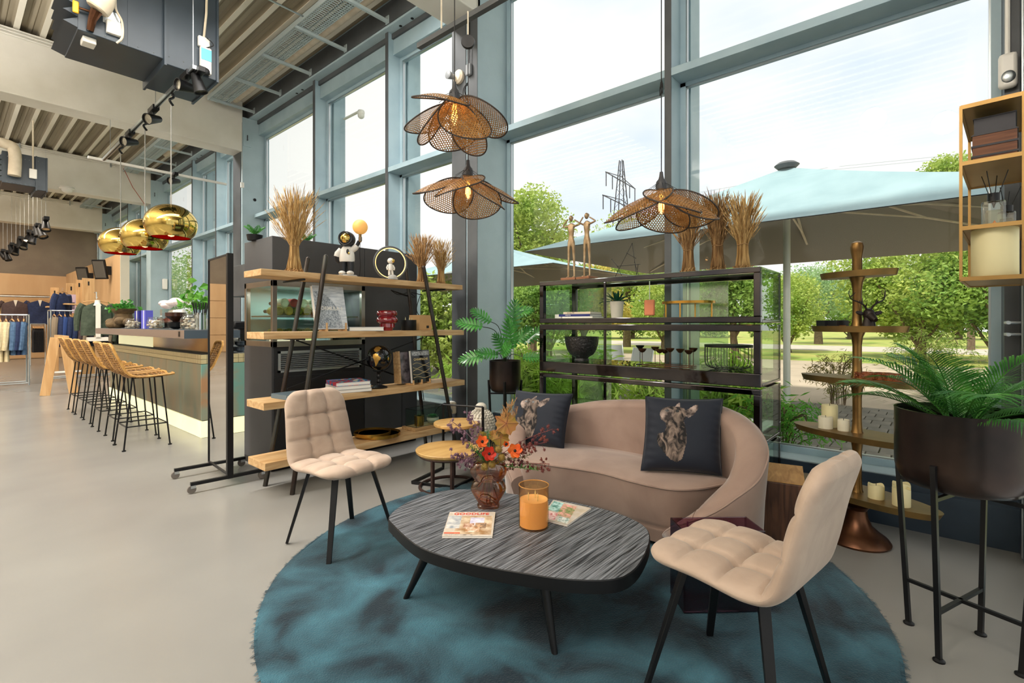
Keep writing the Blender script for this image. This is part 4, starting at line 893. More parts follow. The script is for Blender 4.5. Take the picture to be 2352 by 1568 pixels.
# flowers
VT = V((vb.x, vb.y, TZ + .22)); grp = 'artificial flowers in the amber vase'
def stemto(p, m): return MB().tube(catmull([V((-p.x * .12, -p.y * .12, -.17)), V((0, 0, -.02)), V((p.x * .45, p.y * .45, p.z * .6)), p], 5), .0018, 5)
m_stem = mat('olive_stem', '55502a', .6); m_bry = mat('berry_brown', '7a3a2a', .6, c2='5a2a30', scale=20); m_plum = mat('berry_plum', '4f2c3c', .6, c2='8a6a78', scale=16)
def wp(px, py, dd=0.): return Dp(px, py, VT.x * FW[0] + VT.y * FW[1] + dd) - VT
def berry(lab, tip, m):
    t = thing('berry_branch', lab, 'flower', VT, 0, grp); stemto(tip, m).build('stem', m, t); b0 = tip * .35; n = 16; h = MB(); s = MB(); n = 22
    for i in range(n):
        f = .3 + .75 * i / n; base = tip * min(f, 1.0); q = base + V((random.uniform(-.03, .03), random.uniform(-.03, .03), random.uniform(-.035, .035))); s.tube([base, q], .001, 4); r = .012 if i % 3 else .009; h.sph(q, r * .55, 7, 5)
        for k in range(16):
            d = V((random.gauss(0, 1), random.gauss(0, 1), random.gauss(0, 1))).normalized(); h.bar(q, q + d * r, .0015, .0015)
    for i in range(10):
        q = tip * random.uniform(.35, .95) + V((random.uniform(-.025, .025), random.uniform(-.02, .02), random.uniform(-.025, .025))); h.sph(q, (.009, .004, .008), 7, 5)
    s.build('twigs', m, t); h.build('seed_heads', m, t, kind='stuff')
for (px, py, dd, m, lab) in [(1035, 965, .03, m_plum, 'plum berry branch reaching upper left from the vase'), (1075, 945, .0, m_plum, 'plum berry branch pointing up over the oak side table'), (1035, 1045, -.04, m_plum, 'plum berry branch hanging low on the left of the vase'), (1270, 985, .02, m_bry, 'rust berry branch reaching upper right over the sofa seat'), (1255, 1015, -.03, m_bry, 'rust berry branch just below the upper right one'), (1262, 1065, .0, m_bry, 'rust berry branch lowest on the right of the vase'), (1060, 1060, .04, m_plum, 'short plum berry branch at the left of the vase rim')]: berry(lab, wp(px, py, dd), m)
m_or = mat('orange_petal', 'd9531a', .6, c2='e8742c', scale=20, tl=.3); m_red = mat('red_petal', 'b8280f', .6, tl=.3)
def flower(lab, p, m, R):
    t = thing('poppy_flower', lab, 'flower', VT, 0, grp); stemto(p, m_stem).build('stem', m_stem, t); fd = (V((-FW[0], -FW[1], .35))).normalized(); x = fd.cross(V((0, 0, 1))).normalized(); y = fd.cross(x)
    for k in range(6):
        a = 2 * pi * k / 6 + random.uniform(-.2, .2); d = x * cos(a) + y * sin(a); s = fd.cross(d); mb = MB()
        mb.grid(lambda u, v: tuple(p + d * R * v + s * (u - .5) * R * .95 * sin(pi * (.15 + .75 * v)) + fd * (.012 * v * v * 1.5 + .006 * cos(3 * u))), 4, 5); mb.build('petal', m, t, ang=180)
    MB().sph(p + fd * .004, .008, 10, 6).build('centre', m_black, t)
flower('red poppy flower facing forward low in the bouquet', wp(1124, 1042, -.06), m_red, .037); flower('orange flower at the right of the bouquet', wp(1183, 1035, -.04), m_or, .038); flower('orange flower upper left in the bouquet', wp(1108, 1014, -.03), m_or, .032); flower('small orange flower bud in the middle of the bouquet', wp(1163, 1020, -.03), m_or, .016)
m_alf = mat('autumn_leaf', '8f7a22', .6, c2='a8663a', scale=12, tl=.35)
def vleaf(lab, p, R, rot):
    t = thing('autumn_leaf', lab, 'flower', VT, 0, grp); stemto(p, m_stem).build('stem', m_stem, t); fd = (V((-FW[0], -FW[1], .5))).normalized(); x = fd.cross(V((0, 0, 1))).normalized(); y = x.cross(fd) ; y = fd.cross(x) * -1
    pts = []
    for k in range(20):
        a = 2 * pi * k / 20 + rot; r = R * (1 if k % 4 == 0 else .9 if k % 2 == 0 else .8) * (1.15 if k == 0 else 1); pts.append(p + x * cos(a) * r + y * sin(a) * r + fd * random.uniform(-.004, .004))
    mb = MB(); mb.add([tuple(p + fd * .006)] + [tuple(q) for q in pts], [(0, i + 1, (i + 1) % 20 + 1) for i in range(20)]); mb.build('blade', m_alf, t, smooth=False)
    v = MB(); [v.tube([p + fd * .007, pts[k] + fd * .002], .0008, 4) for k in range(0, 20, 4)]; v.build('veins', m_bry, t)
vleaf('largest autumn vine leaf at the top of the bouquet', wp(1163, 973, .0), .065, .6); vleaf('smaller olive autumn leaf below the largest one', wp(1150, 1005, .0), .05, 2.2); vleaf('small olive leaf at the left of the bouquet', wp(1107, 1002, .02), .03, 1.2); vleaf('pale leaf at the back of the bouquet by the stone head', wp(1135, 1000, .04), .035, 3.2)
for i, (px, py) in enumerate([(1145, 1032), (1152, 1050), (1113, 1072), (1130, 1066)]):
    p = wp(px, py, -.05); t = thing('thistle_ball', 'olive brown thistle ball in the bouquet, ' + ['uppermost of four', 'right below the uppermost', 'lowest left at the vase rim', 'lowest in the middle at the vase rim'][i], 'flower', VT, 0, grp); stemto(p, m_stem).build('stem', m_stem, t)
    b = MB().sph(p, .018, 12, 8)
    for k in range(120): d = V((random.gauss(0, 1), random.gauss(0, 1), random.gauss(0, 1))).normalized(); b.bar(p + d * .016, p + d * .023, .001, .001)
    b.build('ball', mat('thistle', '8a6a2c', .8, c2='6a5c26', scale=30), t)
for i, (px, py) in enumerate([(1170, 935), (1178, 930), (1164, 945), (1188, 948)]):
    t = thing('feather_grass', 'tan feather grass blade at the top of the bouquet, ' + ['left centre', 'tallest', 'leftmost', 'rightmost'][i], 'flower', VT, 0, grp); p = wp(px, py, .02); stemto(p, m_stem).build('stem', m_stem, t)
    b = MB()
    for k in range(16): f = .72 + .28 * k / 16; q = p * f; b.tube([q, q + V((random.uniform(-.02, .02), random.uniform(-.02, .02), .045))], .0012, 4)
    b.build('plume', mat('tan_grass', 'b08250', .8), t)
for i, (px, py) in enumerate([(1090, 1035), (1100, 1058), (1205, 1075), (1195, 1050), (1120, 1010)]):
    t = thing('fern_sprig', 'fine green fern sprig in the bouquet, ' + ['left middle', 'lower left', 'lower right hanging', 'right middle', 'upper left'][i], 'flower', VT, 0, grp); p = wp(px, py, -.03); b = stemto(p, m_stem)
    for k in range(44):
        f = .25 + .6 * k / 24; q = p * f; d = V((random.uniform(-1, 1), random.uniform(-1, 1), random.uniform(-.6, 1))) * .022; b.bar(q, q + d, .0035, .001)
    b.build('sprig', m_stem if i % 2 else m_leaf, t, smooth=False)
# candle in glass
cb_ = Gp(1226, 1208, TZ); t = thing('candle_jar', 'large amber glass cylinder with a three wick wax candle on the coffee table', 'candle', (cb_.x, cb_.y, TZ + .001))
R = .071; Hc = .195
MB().lathe([(1e-4, 0), (R, 0), (R, Hc), (R - .003, Hc), (R - .003, .006), (1e-4, .006)], 56).build('glass', glassmat('amber_thin_glass', (1, .88, .68), refl=1.6), t)
MB().tube([(R * cos(a) * .98, R * sin(a) * .98, Hc) for a in [2 * pi * i / 48 for i in range(48)]], .0022, 6, True).build('rim', mat('amber_rim', 'b07a3c', .1), t)
MB().lathe([(R - .005, .008), (R - .005, .128), (R - .012, .124), (1e-4, .122)], 48).build('wax', mat('warm_wax', 'f2cf9c', .5, tl=.3), t)
for k in range(3):
    a = 2 * pi * k / 3 + .4; MB().tube([(.026 * cos(a), .026 * sin(a), .122), (.026 * cos(a), .026 * sin(a), .137)], .0025, 6).build('wick', m_wax, t); MB().lathe([(1e-4, .135), (.0035, .142), (.003, .15), (1e-4, .164)], 8, c=(.026 * cos(a), .026 * sin(a), 0)).build('flame_tip', m_wax, t)
# magazines
m_pap = mat('paper', 'e9e5dd', .5); m_cov = mat('magazine_cover', 'cfc6bc', .25, c2='c2b29c', scale=18)
def mag(lab, C, n_th, pic):
    C = [Gp(*q, TZ + .008) for q in C]; c = sum(C, V()) / 4; c.z = TZ + .001; t = thing('magazine', lab, 'magazine', c, 0, 'magazines on the coffee table'); L_ = [q - c for q in C]
    for z0, z1, m, nm, k in ((.0, .0012, m_cov, 'back_cover', 1), (.0012, .0075, m_pap, 'pages', .99), (.0075, .0088, m_cov, 'front_cover', 1)): MB().prism([(q.x * k, q.y * k) for q in L_], z0, z1).build(nm, m, t, smooth=False)
    o_, x_, y_ = L_[3], L_[2] - L_[3], L_[0] - L_[3]; o_.z = 0; x_.z = y_.z = 0
    def q_(u, v, z=.0092): p = o_ + x_ * u + y_ * v; return (p.x, p.y, z)
    for j, (rect, m) in enumerate(pic): 
        a, b, c2, d2 = rect; MB().add([q_(a, b, .0089 + j * 5e-5), q_(c2, b, .0089 + j * 5e-5), q_(c2, d2, .0089 + j * 5e-5), q_(a, d2, .0089 + j * 5e-5)], [(0, 1, 2, 3)]).build('cover_picture', m, t, smooth=False)
    return t, o_, x_, y_
mp_ = lambda n, c, c2, s=30: mat(n, c, .35, c2=c2, scale=s)
t, o_, x_, y_ = mag('lifestyle magazine with a red title lying on the coffee table near its left edge', [(1033, 1176), (1138, 1176), (1131, 1232), (1015, 1232)], 0, [((.22, .06, .97, .82), mp_('print_room', '9a744c', 'd8c4a8', 20)), ((.02, .30, .3, .82), mp_('print_door', '8f969e', 'cfcbc4')), ((.5, .42, .8, .74), mp_('print_window', 'b9b4cf', 'dcd8e4')), ((.38, .32, .6, .5), mp_('print_figures', 'd8b8a0', '8a4f2c', 60)), ((.62, .3, .85, .52), mp_('print_dark_figures', '33302e', 'c9a27e', 60)), ((.44, .16, .72, .34), mp_('print_bench', 'b07a4a', 'efe2cf', 40)), ((.02, .1, .34, .14), mp_('print_red_line', 'd2492a', 'd2492a')), ((.04, .03, .6, .07), mp_('print_textline', 'c9beb4', '7d746c', 80))])
M_ = frame_m(o_ + x_ * .5 + y_ * .90 + V((0, 0, .0094)), x_, y_ - x_.normalized() * y_.dot(x_.normalized()), (0, 0, 1)); text('title', 'GOODLIFE', .036, M_, mat('title_red', 'cf3d22', .4), t, bold=.0006)
t, o_, x_, y_ = mag('magazine with a colourful plant patterned cover behind the candle jar', [(1271, 1148), (1358, 1167), (1303, 1206), (1240, 1190)], 0, [((.05, .45, .45, .95), mp_('print_teal', 'bfe0da', '3f7a6c', 40)), ((.45, .3, .97, .92), mp_('print_flowers', 'e8a49a', '6c8a4a', 50)), ((.05, .05, .5, .4), mp_('print_pink', 'f2e6e0', 'c96a6a', 50)), ((.6, .05, .97, .28), mp_('print_text', 'f2efe9', '4a8a7c', 70))])
# ============================================================ oak plank shelf on leaning legs
YFp, YRp = 3.75, 4.06
m_leg = mat('brushed_steel_leg', '4f4f4a', .35, .8, c2='3a2f2a', scale=6, st=(1, 1, .5)); m_oakf = mat('oak_plank_rough', 'c9a87c', .55, c2='ae8758', scale=4, st=(.8, 7, 7), bump=.18, detail=7, dist=.7)
t = thing('plank_shelf', 'long oak plank shelf unit with four boards held by slanting round steel legs', 'shelf', (2.5, 3.9, 0))
PZ = []
for x0, x1, z0, z1 in ((1.56, 3.57, .215, .273), (1.55, 3.59, .665, .72), (1.55, 3.58, 1.19, 1.243), (1.53, 3.56, 1.662, 1.711)):
    MB().box((x0, YFp, z0), (x1, YRp, z1)).build('plank', m_oakf, t, True, bevel=.003, smooth=False); PZ.append(z1)
def ltop(px, py, y): return Yp(px, py, y)
LG = [((671, 1136), (748, 589), 3.73), ((609, 1107), (707, 594), 4.09), (None, (973, 614), 3.73), (None, (933, 617), 4.09)]
for f, tp, y in LG:
    B = ltop(*tp, y)
    if f: A = Yp(*f, y); A.z = 0
    else:
        q = Yp(1035, 957, 3.73) if y < 4 else Yp(1000, 900, 4.09) ; 
        if y < 4: A = B + (q - B) * (B.z / (B.z - q.z))
        else: A = B + V((.26, 0, -B.z))
    MB().tube([A, B], .0185, 14).build('leg', m_leg, t, True); MB().sph(B, .0185, 12, 8).build('leg_cap', m_leg, t, True)
br = MB(); P1, P2, P3, P4 = Yp(680, 781, 4.1), Yp(975, 885, 4.1), Yp(660, 893, 4.1), Yp(972, 775, 4.1)
br.bar(P1, P2, .012, .012).bar(P3, P4, .012, .012).build('cross_brace', m_black, t, True, smooth=False)
for z in PZ:
    for xx in (1.85, 3.3): MB().tube([(xx, 3.73, z - .06), (xx, 4.09, z - .06)], .008, 6).build('support_rod', m_black, t, True)
m_wheat = mat('dry_wheat', 'd6b47a', .8, c2='97723f', scale=55, st=(1, 1, .08), detail=2, ramp=(.4, .6)); m_wheat2 = mat('dry_wheat_dark', 'bb9462', .85, c2='75532f', scale=55, st=(1, 1, .08), detail=2, ramp=(.4, .6))
def wheat(lab, c, H, w, name='grain_bundle', grp='dried grain bundles', n=330, m=None, seedn=0):
    random.seed(seedn + 11); t = thing(name, lab, 'dried flowers', c, random.uniform(0, 6), grp); k = MB(); e = MB()
    for i in range(n):
        a = random.uniform(0, 2 * pi); q = sqrt(random.uniform(0, 1)); rb = .16 * H * .62 * q; r1 = w * .5 * q * random.uniform(.5, 1.1); hh = H * random.uniform(.55, 1.05)
        d = V((cos(a), sin(a), 0)); tw = V((-sin(a), cos(a), 0)) * random.gauss(0, .012)
        P_ = catmull([d * rb, d * (.028 * q + .006) + V((0, 0, H * .33)), d * r1 * .75 + V((0, 0, hh * .78)) + tw, d * r1 * random.uniform(1, 1.35) + V((random.gauss(0, .01), random.gauss(0, .01), hh)) + tw * 2], 3)
        nn = len(P_); k.tube(P_, [.0013 if j < nn * .62 else .0026 if j < nn - 1 else .0008 for j in range(nn)], 3)
        if i % 3 == 0: e.tube([d * rb * 1.05, d * rb * 1.05 + V((random.gauss(0, .01), random.gauss(0, .01), .02))], .002, 3)
    for i in range(30):
        a = random.uniform(0, 2 * pi); e.tube([(.16 * H * .62 * cos(a), .16 * H * .62 * sin(a), .004), (.16 * H * .6 * cos(a + .5), .16 * H * .6 * sin(a + .5), random.uniform(.01, .04))], .0025, 3)
    k.build('stalks', m or m_wheat, t, kind='stuff', ang=180); e.build('cut_ends', m_wheat2, t, kind='stuff')
    MB().tube([((.034) * cos(x), .034 * sin(x), H * .33 + .004 * sin(x * 3)) for x in [2 * pi * i / 24 for i in range(24)]], .003, 5, True).build('twine', mat('twine', '8f6f48', .9), t)
    return t
Z4 = PZ[3] + .001
def sy(px, y, z): p = Yp(px, 700, y); p.z = z; return p
wheat('tall bundle of dried grain on the left end of the top oak plank', sy(676, 3.9, Z4), .66, .36, seedn=1, n=420)
wheat('dried grain bundle behind the right slanted leg on the top oak plank', sy(968, 3.88, Z4), .47, .27, m=m_wheat2, seedn=2)
wheat('rightmost dried grain bundle on the top oak plank beside the dark column', sy(1013, 3.9, Z4), .46, .26, seedn=3)
# ---- astronaut lamps
m_hel = mat('dark_helmet', '35363a', .25, .3); m_tee = mat('white_ceramic', 'd9d6d0', .5); m_trs = mat('dark_trousers', '1f2024', .4); m_gl = mat('ball_lamp_glow', 'd9a055', .5, emit=.4)
p = sy(797, 3.87, Z4); t = thing('astronaut_lamp', 'astronaut figure lamp in a white shirt holding up an amber ball', 'lamp', p, radians(-47 + 90 - 90))
def skin(name, pts, edges, rad, m, parent, sub=2):
    me = bpy.data.meshes.new(name); me.from_pydata(pts, edges, []); o = bpy.data.objects.new(name, me); S.collection.objects.link(o); o.parent = parent; me.materials.append(m)
    o.modifiers.new('skin', 'SKIN'); sk = me.skin_vertices[0].data if me.skin_vertices else None
    if sk is None:
        import bmesh; b = bmesh.new(); b.from_mesh(me); b.verts.layers.skin.verify(); b.to_mesh(me); b.free(); sk = me.skin_vertices[0].data
    for i, r in enumerate(rad): sk[i].radius = (r, r) if not isinstance(r, tuple) else r; sk[i].use_root = (i == 0)
    o.modifiers['skin'].use_smooth_shade = True; s_ = o.modifiers.new('sub', 'SUBSURF'); s_.levels = sub; s_.render_levels = sub; ROOTM[o.name] = Mx.Identity(4); return o
MB().lathe([(.085, 0), (.09, .008), (.08, .016), (1e-4, .018)], 24, sy=.75).build('base', mat('moon_grey', 'a9a8a5', .7, bump=.4, scale=20), t)
for s in (-1, 1):
    MB().sph((s * .034, -.02, .032), (.03, .048, .02), 14, 8).build('shoe', m_tee, t); MB().tube([(s * .03, 0, .03), (s * .034, 0, .09), (s * .028, 0, .15)], [.028, .032, .034], 14).build('leg', m_trs, t)
MB().lathe([(.062, .13), (.066, .15), (.064, .19), (.055, .235), (.035, .262), (1e-4, .268)], 24, sy=.75).build('shirt', m_tee, t)
MB().tube([(-.05, 0, .235), (-.078, -.01, .2), (-.085, -.01, .175)], [.026, .026, .024], 12).build('sleeve', m_tee, t); MB().tube([(-.083, -.01, .185), (-.082, .0, .14), (-.065, .01, .125)], [.017, .016, .014], 10).build('arm', m_trs, t)
MB().tube([(.045, 0, .235), (.07, -.005, .25), (.09, -.008, .272)], [.026, .026, .022], 12).build('sleeve', m_tee, t); MB().tube([(.085, -.008, .265), (.108, -.012, .31)], [.016, .015], 10).build('arm', m_trs, t)
for k in range(4): MB().tube([(.105, -.02 , .31 + k * .009), (.122, -.03, .312 + k * .009), (.13, -.012, .314 + k * .009)], .005, 6).build('finger', mat('grey_glove', '8b8c92', .4), t)
MB().sph((0, 0, .325), (.072, .072, .068), 28, 18).build('helmet', m_hel, t); k = MB().sph((0, -.028, .328), (.052, .05, .052), 24, 16); k.build('visor', m_gold, t)
MB().tube([(.055 * cos(a), -.052 - .004 * abs(sin(a)), .328 + .055 * sin(a)) for a in [2 * pi * i / 28 for i in range(28)]], .006, 6, True).build('visor_rim', m_hel, t)
MB().tube([(.118, -.02, .30), (.118, -.02, .375)], .012, 12).build('holder', m_brass, t); MB().sph((.118, -.02, .43), .064, 28, 18).build('ball', m_gl, t)
MB().tube(catmull([(.118, -.02, .30), (.112, -.01, .2), (.116, 0, .1), (.1, .02, .01)]), .003, 6).build('cord', m_black, t)
k = MB().sph((.02, -.049, .215), (.012, .003, .022), 10, 6); k.build('rocket_emblem', m_trs, t); MB().sph((.029, -.049, .2), (.008, .004, .012), 8, 6).build('rocket_emblem', m_gold, t)
p = sy(897, 3.88, Z4); t = thing('ring_lamp', 'round ring lamp with a small white astronaut standing in its hoop', 'lamp', p, radians(-49 + 25))
k = MB(); nn = 48; RR_ = .15
ringP = [(RR_ * cos(a), 0, .165 + RR_ * sin(a)) for a in [2 * pi * i / nn for i in range(nn)]]
MB().tube(ringP, .0105, 8, True).build('ring', m_blued, t); MB().tube([(q[0] * .94, 0, .165 + (q[2] - .165) * .94) for q in ringP], .006, 6, True).build('led_strip', mat('warm_led', 'ffd27a', .4, emit=1.6), t)
MB().lathe([(.06, 0), (.062, .01), (.05, .014), (1e-4, .015)], 24).build('base', m_blued, t); MB().lathe([(.05, .012), (.045, .04), (.02, .055), (1e-4, .058)], 18, c=(.02, 0, 0), sy=.7).build('moon', mat('moon_grey', 'a9a8a5', .7), t)
for a, b in (((-.01, 0, .05), (-.012, 0, .105)), ((.02, 0, .05), (.012, 0, .105))): MB().tube([a, b], [.012, .011], 10).build('leg', m_tee, t)
MB().lathe([(.022, .095), (.026, .12), (.018, .155), (1e-4, .16)], 16).build('torso', m_tee, t); MB().sph((0, 0, .185), (.03, .03, .028), 18, 12).build('helmet', m_tee, t); MB().sph((.018, -.012, .185), (.018, .02, .018), 14, 10).build('visor', m_gold, t)
for s in (-1, 1): MB().tube([(s * .022, 0, .145), (s * .034, -.005, .12), (s * .03, -.01, .1)], .008, 8).build('arm', m_tee, t)
# ---- books etc. on plank 3 (z 1.243)
Z3 = PZ[2] + .001
def book(name, lab, c, rz, w, d, h, m, grp=None, pages=m_pap, cat='book'):
    t = thing(name, lab, cat, c, rz, grp); MB().box((-w / 2, -d / 2, 0), (w / 2, d / 2, .003)).box((-w / 2, -d / 2, h - .003), (w / 2, d / 2, h)).box((-w / 2, -d / 2, .003), (-w / 2 + .003, d / 2, h - .003)).build('cover', m, t, smooth=False)
    MB().box((-w / 2 + .003, -d / 2 + .004, .003), (w / 2 - .004, d / 2 - .004, h - .003)).build('pages', pages, t, smooth=False); return t
def upbook(lab, c, rz, w, h, th, m, grp=None, tilt=0.):
    t = thing('book', lab, 'book', c, rz, grp); q = Mx.Rotation(tilt, 4, 'X')
    MB().box((-w / 2, 0, 0), (w / 2, .003, h)).box((-w / 2, th - .003, 0), (w / 2, th, h)).box((w / 2 - .003, .003, 0), (w / 2, th - .003, h)).xf(q).build('cover', m, t, smooth=False)
    MB().box((-w / 2 + .004, .003, .004), (w / 2 - .003, th - .003, h - .004)).xf(q).build('pages', m_pap, t, smooth=False); return t, q
p = sy(766, 3.84, Z3); easel = thing('book_stand', 'small wooden book stand under the silver grey picture book', 'stand', p, radians(4))
for s in (-1, 1): MB().box((s * .09 - .008, -.05, 0), (s * .09 + .008, .06, .014)).box((s * .09 - .006, -.05, .014), (s * .09 + .006, -.04, .07)).build('foot', m_wood, easel, smooth=False)
MB().box((-.11, -.0, .012), (.11, .014, .026)).build('cross_rail', m_wood, easel, smooth=False)
t, q = upbook('silver grey racing picture book standing on the wooden book stand', (p.x - .02, p.y - .03, Z3 + .018), radians(4), .29, .37, .035, mat('silver_cover', 'b9c0c8', .25, c2='dfe3e6', scale=14, st=(1, 1, 6), bump=.1), tilt=radians(-12))
MB().grid(lambda u, v: (-.14 + .235 * u * sqrt(max(0, 1 - (v * .98) ** 2)), -.0012, .01 + .31 * v), 16, 16).xf(q).build('cover_dome', mat('silver_pattern', '6d7680', .4, c2='c3c9cf', scale=90), t, smooth=False)
text('title', 'FORMULA 1', .043, q @ frame_m((.0, -.003, .175), (1, 0, 0), (0, 0, 1)), m_white, t, bold=.0012)
book('book', 'shrink wrapped grey picture book lying flat beside the red vase', sy(836, 3.88, Z3), radians(-20), .3, .23, .035, mat('grey_glossy_cover', '7c8389', .15, c2='b9bfc3', scale=10), None)
p = sy(889, 3.88, Z3); t = thing('red_vase', 'glossy dark red ribbed glass vase on the second oak plank', 'vase', p)
rp = catmull([(.05, 0, 0), (.055, 0, .02), (.066, 0, .036), (.066, 0, .048), (.058, 0, .06), (.09, 0, .075), (.098, 0, .098), (.09, 0, .12), (.076, 0, .13), (.09, 0, .142), (.094, 0, .162), (.088, 0, .18), (.078, 0, .186)], 4)
MB().lathe([(q.x, q.z) for q in rp] + [(.07, .18), (.07, .03), (1e-4, .02)], 40).build('body', mat('ruby_glass', '6e0a18', .05, c2='8f1020', scale=4, spec=.9, coat=.8), t)
p = sy(939, 3.86, Z3); t = thing('black_candle', 'black pot candle with three white flame tips beside the red vase', 'candle', p)
MB().lathe([(1e-4, 0), (.07, .001), (.072, .004), (.072, .1), (.068, .1), (.068, .085), (1e-4, .085)], 36).build('pot', m_black, t)
for k in range(3): MB().lathe([(1e-4, .088), (.005, .1), (.004, .115), (1e-4, .13)], 8, c=(.035 * cos(k * 2.1), .035 * sin(k * 2.1), 0)).build('flame_tip', m_wax, t)
p = sy(966, 3.93, Z3); t = thing('gift_box', 'kraft cardboard box with a small black logo behind the black pot candle', 'box', p, radians(8)); MB().box((-.09, -.07, 0), (.09, .07, .15)).build('carton', mat('kraft_card', 'c49a68', .7), t, bevel=.002, smooth=False); MB().box((.01, -.0715, .02), (.045, -.07, .045)).build('logo', m_black, t, smooth=False)
# ---- plank 2 (z .72)
Z2 = PZ[1] + .001
st_c = [('picture book with colourful cover dots, top of the stack behind the left chair', mat('dotted_cover', 'b8414e', .25, c2='3c78a8', scale=22, ramp=(.48, .52)), .032, .30, .27, -12), ('white spined book in the middle of the stack behind the left chair', mat('pale_book', 'c9c6c0', .3), .03, .31, .27, -12), ('grey book at the bottom of the stack behind the left chair', mat('grey_book', 'a5a7a8', .3), .028, .32, .28, -12)]
z = Z2; pb2 = sy(800, 3.9, Z2)
for lab, m, h_, w_, d_, r_ in reversed(st_c):
    tb = book('book', lab, (pb2.x, pb2.y, z), radians(r_), w_, d_, h_, m, 'stacked picture books'); z += h_ + .0005
dots = [mat('dot_%d' % i, c, .4) for i, c in enumerate(('e8e2d4', 'e0b43c', '5a9ac8', '8a2f3a', '7fb26a'))]
for k in range(26):
    x, y = random.uniform(-.13, .13), random.uniform(-.115, .115); MB().lathe([(1e-4, .0006), (.014, .0004)], 14, c=(x, y, st_c[0][2])).build('cover_dot', dots[k % 5], tb)
book('book', 'blue grey book lying flat half hidden behind the left chair', sy(668, 3.88, Z2), .1, .2, .22, .035, mat('slate_book', '5a6a74', .4), None)
p = sy(870, 3.86, Z2); t = thing('globe', 'black and gold globe on a turned black stand', 'globe', p)
MB().lathe([(.075, 0), (.078, .01), (.055, .02), (.03, .028), (.018, .045), (.024, .06), (.014, .08), (.02, .1), (.02, .112), (.012, .125), (.022, .14), (.012, .15)], 28).build('stand', m_black, t); MB().sph((0, 0, .275), .113, 40, 28).build('ball', mat('globe_black', '0d0c0c', .08, spec=.8), t)
def land(pts, m):
    mb = MB(); c = V((sum(a for a, b in pts) / len(pts), 0, sum(b for a, b in pts) / len(pts))); X_ = V((RT[0], RT[1], 0)); D_ = V((-FW[0], -FW[1], .0))
    def on(a, b, r=.1142): k = sqrt(max(0, 1 - a * a - b * b)); return V((0, 0, .275)) + (X_ * a + V((0, 0, 1)) * b + D_ * k) * r
    n = len(pts); rings_ = 5
    v = [on(c.x, c.z)]
    for r in range(1, rings_ + 1):
        for a, b in pts: v.append(on(c.x + (a - c.x) * r / rings_, c.z + (b - c.z) * r / rings_))
    f = [(0, 1 + i, 1 + (i + 1) % n) for i in range(n)]
    for r in range(rings_ - 1):
        for i in range(n): f.append((1 + r * n + i, 1 + r * n + n + i, 1 + r * n + n + (i + 1) % n, 1 + r * n + (i + 1) % n))
    mb.add(v, f); return mb.build('continent', m, t, ang=180)
m_gm = mat('globe_gold', 'c79a4a', .3, .6, c2='a87c34', scale=30)
land([(-.2, .32), (.0, .4), (.15, .35), (.25, .2), (.4, .1), (.38, -.05), (.25, -.2), (.12, -.45), (.0, -.62), (-.06, -.6), (-.05, -.4), (-.1, -.1), (-.2, .1)], m_gm); land([(-.1, .55), (.05, .5), (.25, .6), (.35, .8), (.1, .92), (-.1, .88), (-.2, .7)], m_gm); land([(.88, .1), (.93, .0), (.9, -.2), (.82, -.1)], m_gm)
MB().tube([V((0, 0, .275)) + (V((RT[0], RT[1], 0)) * cos(a) + V((0, 0, 1)) * sin(a)) * .128 for a in [radians(-115 + i * 8) for i in range(24)]], .0045, 6).build('meridian_arc', m_black, t)
t = thing('book_stand', 'wooden book stand under the two upright books by the globe', 'stand', sy(960, 3.85, Z2), radians(5))
for s in (-.11, .0, .11): MB().box((s - .008, -.06, 0), (s + .008, .06, .012)).box((s - .007, -.06, .012), (s + .007, -.05, .045)).build('foot', m_wood, t, smooth=False)
t, q = upbook('black hardcover wine book with pale wavy lines standing on the third oak plank', sy(970, 3.82, Z2 + .014), radians(5), .245, .315, .035, mat('black_cover', '111214', .15, c2='1e2022', scale=20), tilt=radians(-6))
text('title', 'CHAMPAGNE', .031, q @ frame_m((0, -.003, .225), (1, 0, 0), (0, 0, 1)), mat('gold_print', 'd8c08a', .4), t, bold=.0006)
ln = MB()
for z0, am in ((.18, .012), (.15, -.012), (.115, .014), (.085, -.01), (.05, .008)): ln.tube([(-.11 + .22 * i / 14, -.002, z0 + am * sin(i * .5)) for i in range(15)], .0022, 4)
ln.xf(q).build('wavy_line', mat('gold_print', 'd8c08a', .4), t); sc_ = MB().box((-.115, -.002, .262), (.115, -.0005, .305)); sc_.xf(q).build('cover_band', mat('cloud_print', '2e3033', .3, c2='c9ccce', scale=50, st=(1, 1, 4)), t)
t, q = upbook('dark upright book with a wooden spine left of the black wine book', sy(936, 3.87, Z2 + .014), radians(5), .16, .30, .03, mat('dark_photo_cover', '2c2a2e', .2, c2='7a7076', scale=12), tilt=radians(-5)); MB().box((-.1, -.004, 0), (-.078, .034, .31)).xf(q).build('wood_edge', m_oak, t, smooth=False)
t, q = upbook('dark book with an oak edge at the left of the upright books', sy(923, 3.92, Z2 + .014), radians(5), .1, .29, .03, mat('dark_photo_cover', '2c2a2e', .2), tilt=radians(-4)); MB().box((-.065, -.004, 0), (-.05, .034, .3)).xf(q).build('wood_edge', m_oak, t, smooth=False)
